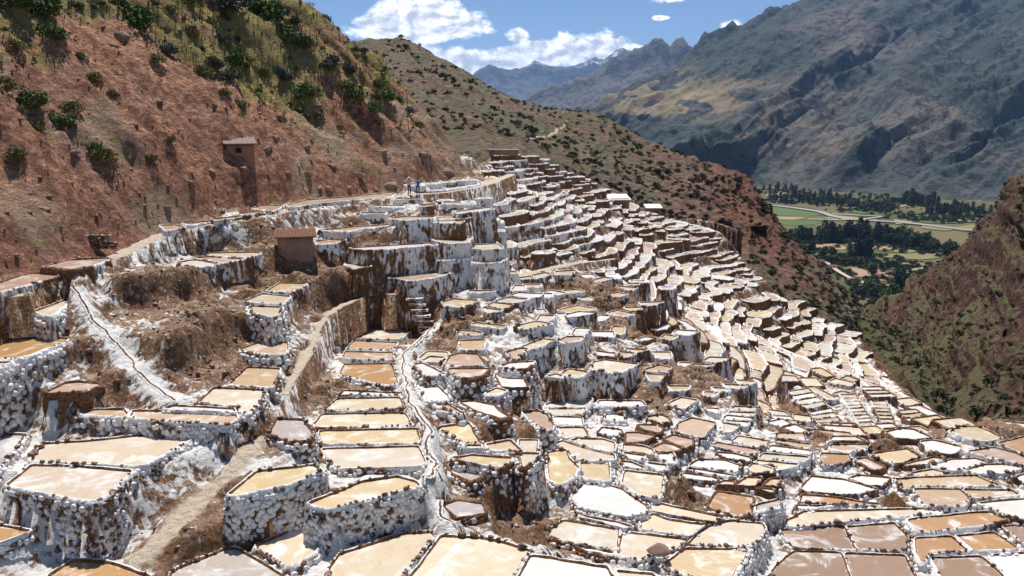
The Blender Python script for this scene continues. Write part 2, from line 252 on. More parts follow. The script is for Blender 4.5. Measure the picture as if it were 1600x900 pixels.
('U6',-7.4,'T',0.15,[(-9.72,66.57),(-8.90,68.04),(-6.73,68.04),(-7.04,66.34),(-8.53,65.17)]),
('U7',-6.75,'O',0.2,[(-8.13,71.50),(-6.94,72.72),(-7.08,70.02),(-7.77,69.74)]),
('U8',-7.6,'T',0.2,[(-6.24,69.88),(-5.77,70.92),(-3.89,70.66),(-4.46,68.13),(-6.02,67.88)]),
('U9',-7.7,'T',0.2,[(-6.15,67.57),(-4.53,67.57),(-4.55,65.50),(-5.97,66.17)]),
('U10',-7.2,'W',0.1,[(-4.60,70.33),(-2.35,73.78),(-2.01,72.02),(-4.26,68.47)]),
('U11',-9,'C',0.2,[(-5.86,65.17),(-5.23,66.53),(-3.89,66.53),(-4.00,63.86),(-4.97,63.14)]),
('U12',-10.2,'C',0.15,[(-6.58,64.90),(-5.86,65.58),(-3.62,65.24),(-4.00,63.58),(-5.35,62.00)]),
('U14',-9.6,'C',0.15,[(-3.22,66.22),(-1.61,66.96),(-1.30,64.59),(-2.15,63.72),(-2.95,64.41)]),
('U15',-10.5,'T',0.15,[(-3.02,63.51),(-2.73,65.12),(-1.04,64.79),(-1.40,63.04),(-2.26,62.28)]),
('U17',-12.7,'Y',0.2,[(-5.19,58.22),(-4.40,59.35),(-2.49,58.78),(-3.00,57.45),(-3.96,56.38),(-4.90,56.70)]),
('U18',-12.85,'W',0.15,[(-0.20,61.24),(0.46,62.48),(2.42,62.10),(2.12,60.64),(1.43,60.40)]),
('U19',-12.88,'C',0.15,[(-1.31,59.38),(-0.35,60.78),(1.27,60.07),(0.33,58.59)]),
('U20',-12.9,'Y',0.15,[(-1.89,57.91),(-1.44,59.02),(0.09,58.24),(-0.37,57.06)]),
('U21',-12.92,'C',0.15,[(-1.91,57.04),(-0.69,56.62),(-0.91,56.01),(-1.68,55.60)]),
('U22',-14.25,'T',0.15,[(-0.43,50.02),(0.55,51.10),(1.09,50.86),(0.28,48.56)]),
('U23',-14.2,'Y',0.15,[(0.68,51.31),(2.11,53.36),(3.04,52.85),(1.38,50.84)]),
('U24',-14.15,'T',0.3,[(3.21,52.67),(3.75,53.69),(4.94,53.69),(4.55,52.67),(3.50,51.85)]),
('U25',-15.7,'C',0.2,[(2.18,49.58),(2.83,50.12),(3.22,49.71),(3.10,49.04)]),
('U26',-15.65,'Y',0.1,[(3.20,50.10),(3.80,51.02),(4.97,50.38),(4.28,49.28),(3.58,49.55)]),
('U27',-15.6,'C',0.1,[(5.51,52.47),(6.35,53.01),(8.51,51.95),(6.82,49.80),(5.21,50.71)]),
('U28',-13,'C',0.2,[(0.51,69.65),(1.65,70.42),(1.79,69.04),(0.84,68.74)]),
('U29',-12.95,'C',0.2,[(1.95,70.78),(2.97,71.91),(3.52,71.43),(2.87,69.53),(2.01,68.77)]),
('U30',-12.9,'T',0.2,[(3.92,72.30),(5.90,72.97),(5.12,70.35),(3.94,70.51)]),
('U31',-13.9,'T',0.1,[(-4.02,54.49),(-2.63,54.31),(-1.98,53.60),(-2.48,52.99),(-3.46,53.25)]),
('U32',-14,'W',0.1,[(4.15,59.71),(5.19,60.80),(6.47,60.47),(5.93,59.71),(4.92,58.97),(4.18,58.76)]),
('U33',-16.2,'T',0.2,[(9.13,52.74),(10.22,53.79),(10.97,53.18),(10.44,52.01),(9.10,52.30)]),
('U34',-16.25,'T',0.2,[(9.04,51.88),(10.25,51.66),(9.58,50.21),(9.06,50.21)]),
('U35',-17,'T',0.2,[(10.47,51.56),(11.95,51.56),(11.43,50.63),(10.61,50.63)]),
('U36',-15.6,'W',0.3,[(5.88,55.26),(7.25,54.60),(7.04,53.64),(6.11,54.03)]),
('U37',-15.5,'T',0.3,[(7.50,54.74),(8.64,54.25),(7.95,53.14),(7.64,53.77)]),
('U38',-15.45,'T',0.3,[(8.02,55.32),(9.72,55.06),(8.89,54.40),(8.22,54.73)]),
('U39',-15.2,'Y',0.15,[(9.65,67.61),(11.03,67.61),(11.08,66.86),(9.88,66.13)]),
('U40',-15.1,'C',0.15,[(11.20,69.09),(13.42,69.48),(12.27,67.79),(11.17,67.79)]),
('U41',-16,'T',0.1,[(11.49,60.22),(12.05,61.40),(12.94,60.80),(12.10,59.55)]),
('U42',-15.95,'W',0.1,[(12.70,61.61),(13.28,62.73),(14.96,62.22),(13.81,60.91)]),
('U43',-17,'C',0.4,[(14.13,57.35),(14.87,58.45),(16.47,58.28),(15.07,56.94)]),
('U44',-17.1,'T',0.4,[(12.80,57.11),(14.14,56.94),(14.80,56.78),(13.91,55.98)]),
('U45',-15.5,'C',0.1,[(14.57,78.20),(16.31,78.52),(15.77,77.07),(14.65,76.75)]),
('U46',-17.5,'T',0.2,[(13.00,51.85),(13.90,51.71),(13.38,50.92),(12.87,50.92)]),
('U47',-17.45,'C',0.2,[(13.66,52.58),(14.91,52.37),(14.47,51.83),(13.79,51.70)]),
('U48',-17.4,'C',0.2,[(14.56,53.20),(16.18,52.84),(15.29,52.16),(14.71,52.43)]),
('U49',-17.35,'C',0.2,[(15.72,53.97),(16.98,53.61),(16.31,52.83),(15.68,53.11)]),
('Va0',-20.5,'T',0.3,[(25.70,60.06),(26.92,60.22),(26.77,59.50),(25.56,59.33)]),
('Va1',-20.52,'T',0.3,[(25.57,59.29),(26.77,59.46),(26.62,58.76),(25.43,58.58)]),
('Va2',-20.54,'C',0.3,[(25.44,58.54),(26.63,58.72),(26.48,58.04),(25.30,57.85)]),
('Va3',-20.56,'T',0.3,[(25.31,57.81),(26.49,58.01),(26.34,57.34),(25.18,57.14)]),
('Va4',-20.58,'C',0.3,[(25.18,57.10),(26.35,57.31),(26.21,56.65),(25.05,56.44)]),
('Va5',-20.6,'T',0.3,[(25.06,56.41),(26.21,56.62),(26.08,55.98),(24.94,55.76)]),
('Va6',-20.62,'T',0.3,[(24.94,55.73),(26.08,55.95),(25.95,55.33),(24.82,55.10)]),
('Va7',-20.64,'C',0.3,[(24.83,55.07),(25.96,55.30),(25.83,54.69),(24.71,54.45)]),
('Va8',-20.66,'T',0.3,[(24.72,54.42),(25.83,54.66),(25.70,54.07),(24.60,53.82)]),
('Vb0',-20.7,'T',0.3,[(27.78,59.28),(28.85,59.13),(28.61,58.39),(27.56,58.52)]),
('Vb1',-20.72,'C',0.3,[(27.56,58.47),(28.61,58.35),(28.38,57.63),(27.35,57.74)]),
('Vb2',-20.74,'T',0.3,[(27.35,57.69),(28.37,57.59),(28.15,56.89),(27.15,56.97)]),
('Vb3',-20.76,'P',0.3,[(27.15,56.93),(28.14,56.85),(27.92,56.17),(26.95,56.23)]),
('Vb4',-20.78,'C',0.3,[(26.95,56.19),(27.92,56.13),(27.71,55.47),(26.75,55.51)]),
('Vb5',-20.8,'T',0.3,[(26.75,55.47),(27.70,55.43),(27.49,54.78),(26.56,54.80)]),
('Vb6',-20.82,'C',0.3,[(26.56,54.76),(27.49,54.75),(27.29,54.11),(26.38,54.11)]),
('Vc0',-20.3,'W',0.4,[(21.58,55.74),(23.53,56.42),(23.43,55.64),(21.54,55.01)]),
('Vc1',-20.32,'C',0.4,[(21.56,54.97),(23.44,55.60),(23.34,54.84),(21.52,54.25)]),
('Vc2',-20.34,'T',0.4,[(21.53,54.21),(23.35,54.79),(23.26,54.05),(21.49,53.52)]),
('Vc3',-20.36,'W',0.4,[(21.51,53.48),(23.27,54.01),(23.18,53.29),(21.47,52.80)]),
('Vd0',-20,'C',0.4,[(21.38,59.34),(23.15,60.12),(23.14,59.20),(21.37,58.41)]),
('Vd1',-20.02,'W',0.4,[(21.39,58.34),(23.16,59.13),(23.16,58.24),(21.37,57.44)]),
('Vd2',-20.04,'C',0.4,[(21.39,57.38),(23.18,58.18),(23.17,57.32),(21.38,56.50)]),
('Vd3',-20.06,'C',0.4,[(21.40,56.44),(23.19,57.26),(23.19,56.42),(21.38,55.59)]),
('Ve0',-20.8,'C',0.5,[(29.02,57.26),(30.37,57.55),(30.40,56.98),(28.89,56.53)]),
('Ve1',-20.82,'T',0.5,[(28.90,56.49),(30.43,56.96),(30.45,56.40),(28.77,55.78)]),
('Ve2',-20.84,'W',0.5,[(28.78,55.74),(30.49,56.38),(30.51,55.83),(28.65,55.05)]),
('Vf0',-20.4,'W',0.5,[(27.98,61.66),(29.53,61.66),(29.59,60.96),(27.90,60.86)]),
('Vf1',-20.42,'C',0.5,[(27.91,60.81),(29.63,60.92),(29.68,60.23),(27.83,60.03)]),
('Vf2',-20.44,'W',0.5,[(27.84,59.99),(29.72,60.20),(29.77,59.52),(27.76,59.23)]),
('Vg0',-19.6,'C',0.4,[(18.16,54.19),(19.18,53.69),(19.24,52.94),(18.12,53.13)]),
('Vg1',-19.62,'W',0.4,[(18.13,53.04),(19.27,52.89),(19.33,52.16),(18.09,52.02)]),
('Vg2',-19.64,'C',0.4,[(18.10,51.93),(19.36,52.12),(19.42,51.41),(18.06,50.95)]),
('E1',-8.7,'E',0.95,[(-24.85,47.23),(-27.02,55.93),(-25.52,59.02),(-21.12,53.68),(-18.71,50.14),(-19.63,48.53),(-22.27,46.20)]),
('E2',-10.7,'E',0.85,[(-21.12,42.65),(-20.57,44.91),(-18.81,46.05),(-16.89,47.24),(-15.88,45.72),(-15.68,41.53),(-18.07,39.95)]),
]
CTRL = [(33.05, 80.0, -23.34), (33.88, 92.0, -22.15), (42.57, 98.0, -24.42), (37.0, 68.0, -24.56), (31.82, 98.0, -19.51), (31.57, 112.0, -17.69), (29.25, 122.0, -14.34), (25.83, 135.0, -14.25), (17.56, 130.0, -11.34), (10.26, 130.0, -7.04), (6.13, 130.0, -4.51), (0.0, 125.0, -3.66), (-3.03, 110.0, -5.27), (-2.55, 92.0, -6.14), (3.58, 90.0, -9.14), (6.37, 79.0, -13.13), (11.99, 100.0, -11.76), (14.82, 92.0, -14.53), (16.64, 82.0, -16.32), (17.67, 72.0, -17.33), (19.92, 125.0, -12.7), (22.08, 110.0, -15.59), (24.24, 100.0, -17.43), (25.61, 78.0, -20.1), (18.74, 63.0, -18.38), (23.05, 63.0, -20.55), (25.76, 57.0, -20.59), (35.92, 72.0, -23.49), (30.07, 56.0, -20.97), (29.69, 52.0, -19.7), (33.6, 50.0, -19.03), (23.18, 52.0, -20.16), (19.57, 53.0, -19.84), (2.54, 62.0, -14.93), (3.76, 66.0, -14.23), (9.34, 72.0, -13.74), (7.88, 60.0, -15.46), (9.55, 58.0, -15.93)]
PATH_UPPER = [(-27.21, 38.73, -9.0), (-26.28, 40.34, -8.7), (-25.75, 42.85, -8.6), (-25.34, 45.34, -8.5), (-25.34, 49.48, -8.1), (-25.04, 52.34, -7.8), (-24.35, 55.24, -7.25), (-23.34, 58.37, -7.05), (-21.86, 59.48, -6.85), (-20.32, 61.38, -6.7), (-18.49, 64.49, -6.55), (-17.39, 68.32, -6.45), (-14.84, 71.81, -6.38), (-11.79, 74.22, -6.3), (-9.76, 76.86, -6.22), (-6.86, 78.68, -6.15), (-4.32, 83.97, -6.1), (-2.49, 89.91, -6.0), (0.0, 105.83, -5.9)]
PATH_INNER = [(10.88, 84.34, -13.6), (6.33, 78.46, -13.1), (3.04, 75.14, -13.1), (-0.23, 69.95, -13.0), (-3.17, 65.24, -12.5), (-5.04, 62.05, -12.3), (-7.23, 59.31, -12.1), (-9.41, 57.88, -12.0), (-10.71, 57.21, -12.1), (-11.8, 55.71, -12.2), (-12.41, 53.32, -12.3), (-12.6, 51.08, -12.6), (-12.27, 48.08, -13.0), (-12.09, 44.29, -13.3), (-12.09, 41.14, -13.6), (-12.1, 38.02, -13.9), (-11.92, 35.55, -14.1), (-11.98, 34.13, -14.3)]
PATH_LOWER = [(-11.98, 34.13, -14.3), (-12.33, 32.95, -14.7), (-12.92, 31.79, -15.2), (-13.45, 30.37, -15.5), (-13.86, 28.84, -15.8), (-14.14, 27.77, -16.0)]
CHANNEL_C = [(-24.81, 44.7, -8.75), (-23.41, 43.18, -9.6), (-21.96, 41.83, -10.6), (-20.16, 40.36, -11.6), (-18.09, 38.52, -12.5), (-15.68, 36.4, -13.05)]
CHANNEL_A = [(-4.72, 57.7, -13.6), (-5.22, 56.92, -13.8), (-5.77, 55.43, -14.0), (-6.89, 50.96, -14.3), (-6.99, 49.48, -14.35), (-6.58, 46.39, -14.45), (-6.0, 43.98, -14.5), (-5.46, 41.39, -14.55), (-4.43, 38.81, -14.6), (-4.05, 37.27, -14.65), (-4.0, 35.62, -14.7), (-3.52, 34.32, -14.75), (-3.46, 33.38, -14.8), (-3.86, 31.45, -14.4)]
CHANNEL_B = [(-3.46, 33.38, -14.8), (-3.04, 32.42, -15.2), (-3.07, 31.42, -15.6), (-2.83, 30.47, -15.75), (-1.49, 29.8, -15.85), (0.2, 29.07, -15.95), (2.44, 28.09, -16.05), (4.77, 27.35, -16.15), (6.75, 26.57, -16.25)]
FAR_REGION = [(-2.78, 118.0), (0.0, 128.0), (6.23, 132.0), (11.1, 134.0), (18.36, 136.0), (27.33, 140.0), (30.7, 128.0), (32.66, 116.0), (33.72, 104.0), (38.59, 103.0), (43.42, 100.0), (40.78, 82.0), (38.38, 70.0), (30.83, 57.0), (24.07, 54.0), (20.58, 54.5), (16.95, 52.0), (18.13, 56.0), (16.26, 56.0), (13.82, 55.5), (12.43, 58.0), (10.83, 63.0), (13.88, 71.0), (12.32, 76.0), (10.33, 80.0), (6.53, 81.0), (1.82, 75.0), (0.28, 70.0), (-0.58, 72.0), (-1.21, 76.0), (-2.36, 85.0), (-3.04, 96.0)]
SALT_EDGE = [(-8.81, 112.0), (-2.78, 118.0), (0.0, 128.0), (6.23, 132.0), (11.1, 134.0), (18.36, 136.0), (27.33, 140.0), (30.7, 128.0), (32.66, 116.0), (33.72, 104.0), (38.59, 103.0), (43.42, 100.0), (40.78, 82.0), (38.38, 70.0), (31.47, 56.0), (29.96, 51.0), (31.89, 50.0), (34.55, 49.0), (39.5, 47.0)]
MID_HILL = [[(-29.5, 113.0, -7.5), (-32.4, 125.0, -3.9), (-41.9, 162.6, 0.3), (-53.3, 208.4, 7.1), (-65.6, 257.9, 17.1), (-78.3, 310.0, 30.3), (-87.2, 345.0, 20.3), (-96.0, 380.0, -9.7)], [(-22.0, 116.0, -7.7), (-24.1, 128.0, -3.9), (-30.7, 163.9, 0.4), (-38.7, 207.8, 7.4), (-47.2, 255.1, 17.4), (-56.0, 305.0, 30.7), (-62.4, 340.0, 20.7), (-68.9, 375.0, -9.3)], [(-15.2, 120.0, -7.5), (-16.6, 132.0, -3.7), (-21.2, 164.5, 0.9), (-26.9, 204.1, 7.8), (-33.3, 246.9, 17.5), (-40.2, 292.0, 30.0), (-45.0, 327.0, 20.0), (-49.8, 362.0, -10.0)], [(-9.8, 124.0, -7.4), (-10.7, 136.0, -3.3), (-13.3, 165.6, 0.4), (-16.4, 201.8, 6.0), (-20.0, 240.9, 13.6), (-23.8, 282.0, 23.4), (-26.8, 317.0, 13.4), (-29.7, 352.0, -16.6)], [(-4.0, 128.0, -7.2), (-4.4, 140.0, -3.0), (-5.4, 166.8, -0.4), (-6.6, 199.5, 3.3), (-8.0, 234.8, 8.4), (-9.5, 272.0, 14.8), (-10.7, 307.0, 4.8), (-11.9, 342.0, -25.2)], [(3.2, 133.0, -8.8), (3.4, 145.0, -4.5), (4.0, 168.8, -2.7), (4.6, 197.7, -0.3), (5.4, 229.0, 3.0), (6.1, 262.0, 7.2), (6.9, 297.0, -2.8), (7.7, 332.0, -32.8)], [(10.8, 136.0, -13.6), (11.7, 148.0, -9.5), (13.5, 169.7, -7.5), (15.8, 196.2, -4.8), (18.2, 224.9, -1.1), (20.8, 255.0, 3.7), (23.7, 290.0, -6.3), (26.6, 325.0, -36.3)], [(16.3, 136.0, -16.8), (17.6, 148.0, -12.9), (20.3, 168.5, -11.1), (23.6, 193.5, -8.7), (27.3, 220.6, -5.4), (31.1, 249.0, -1.0), (35.5, 284.0, -11.0), (39.9, 319.0, -41.0)], [(21.7, 135.0, -19.5), (23.5, 147.0, -15.9), (26.8, 166.7, -14.3), (30.9, 190.7, -12.3), (35.4, 216.7, -9.3), (40.2, 244.0, -5.3), (45.9, 279.0, -15.3), (51.7, 314.0, -45.3)], [(26.6, 132.0, -21.6), (28.8, 144.0, -18.3), (32.8, 163.1, -17.0), (37.7, 186.4, -15.2), (43.0, 211.5, -12.5), (48.7, 238.0, -8.8), (55.8, 273.0, -18.8), (63.0, 308.0, -48.8)], [(31.1, 128.0, -24.4), (33.8, 140.0, -21.5), (38.7, 158.5, -20.3), (44.7, 181.0, -18.5), (51.3, 205.4, -15.8), (58.3, 231.0, -12.0), (67.2, 266.0, -22.0), (76.0, 301.0, -52.0)], [(34.5, 121.0, -26.6), (37.7, 133.0, -24.3), (43.1, 151.5, -23.4), (49.8, 174.0, -22.0), (57.1, 198.4, -19.6), (64.8, 224.0, -16.0), (74.9, 259.0, -26.0), (85.0, 294.0, -56.0)], [(37.4, 114.0, -28.4), (41.0, 126.0, -26.6), (46.6, 144.3, -26.3), (53.3, 166.6, -25.6), (60.6, 190.6, -23.9), (68.1, 216.0, -21.1), (79.1, 251.0, -31.1), (90.2, 286.0, -61.1)], [(39.7, 107.0, -29.8), (43.8, 119.0, -28.7), (49.3, 136.5, -29.2), (55.9, 157.8, -29.6), (62.8, 180.8, -29.1), (69.9, 205.0, -27.7), (81.8, 240.0, -37.7), (93.7, 275.0, -67.7)], [(41.8, 101.0, -30.8), (46.5, 113.0, -30.1), (52.3, 128.6, -31.5), (59.3, 147.7, -33.0), (66.8, 168.3, -34.0), (74.5, 190.0, -34.4), (88.3, 225.0, -44.4), (102.0, 260.0, -74.4)], [(42.6, 94.0, -31.1), (47.7, 106.0, -30.9), (53.5, 119.4, -32.8), (60.5, 135.7, -35.1), (68.0, 153.4, -37.1), (75.8, 172.0, -38.8), (91.2, 207.0, -48.8), (106.6, 242.0, -78.8)], [(42.3, 88.0, -31.4), (47.7, 100.0, -31.8), (53.8, 113.2, -34.2), (61.2, 129.3, -37.2), (69.2, 146.7, -40.0), (77.5, 165.0, -42.5), (93.9, 200.0, -52.5), (110.3, 235.0, -82.5)]]
RAVINE_SLOPE = [[(47.1, 106.0, -33.7), (52.0, 118.0, -32.9), (54.6, 124.5, -34.1), (57.7, 132.4, -35.5), (61.1, 141.0, -37.1), (64.6, 150.0, -38.6), (77.6, 180.0, -42.4), (90.5, 210.0, -53.6)], [(45.1, 96.0, -31.7), (50.4, 108.0, -31.5), (55.4, 119.0, -33.3), (61.5, 132.3, -35.5), (68.1, 146.8, -37.7), (75.0, 162.0, -39.7), (88.8, 192.0, -43.4), (102.7, 222.0, -54.7)], [(43.2, 86.0, -30.7), (48.8, 98.0, -31.1), (55.2, 111.4, -32.7), (63.1, 127.7, -34.5), (71.5, 145.4, -35.9), (80.3, 164.0, -36.7), (94.9, 194.0, -40.5), (109.6, 224.0, -51.7)], [(38.8, 72.0, -28.6), (45.0, 84.0, -30.0), (52.6, 99.0, -31.1), (61.8, 117.3, -32.0), (71.7, 137.2, -31.7), (82.0, 158.0, -30.1), (97.5, 188.0, -33.9), (113.1, 218.0, -45.1)], [(34.9, 61.0, -25.8), (41.4, 73.0, -27.9), (49.8, 88.6, -28.8), (60.0, 107.7, -28.9), (70.9, 128.3, -27.4), (82.2, 150.0, -23.9), (98.6, 180.0, -27.7), (115.0, 210.0, -38.9)], [(34.2, 56.0, -23.9), (41.2, 68.0, -26.2), (49.4, 82.4, -26.2), (59.4, 100.0, -25.0), (70.1, 119.0, -22.0), (81.2, 139.0, -16.9), (98.7, 169.0, -20.6), (116.2, 199.0, -31.9)], [(34.6, 53.0, -22.7), (42.1, 65.0, -25.2), (49.7, 77.8, -24.1), (59.0, 93.4, -21.9), (68.8, 110.3, -17.8), (78.9, 128.0, -11.6), (97.3, 158.0, -15.3), (115.8, 188.0, -26.6)], [(34.8, 50.0, -21.6), (42.8, 62.0, -24.3), (49.6, 73.0, -22.2), (57.9, 86.3, -19.0), (66.6, 100.8, -13.9), (75.6, 116.0, -6.8), (95.2, 146.0, -10.6), (114.7, 176.0, -21.8)], [(35.2, 46.0, -20.5), (44.1, 58.0, -23.5), (50.2, 67.3, -20.3), (57.5, 78.7, -15.8), (65.3, 91.0, -9.5), (73.3, 104.0, -1.2), (94.4, 134.0, -4.9), (115.5, 164.0, -16.2)], [(35.9, 42.0, -19.9), (45.8, 54.0, -23.4), (51.6, 62.3, -19.0), (58.6, 72.5, -13.2), (66.0, 83.5, -5.5), (73.5, 95.0, 4.3), (96.7, 125.0, 0.6), (119.9, 155.0, -10.7)]]
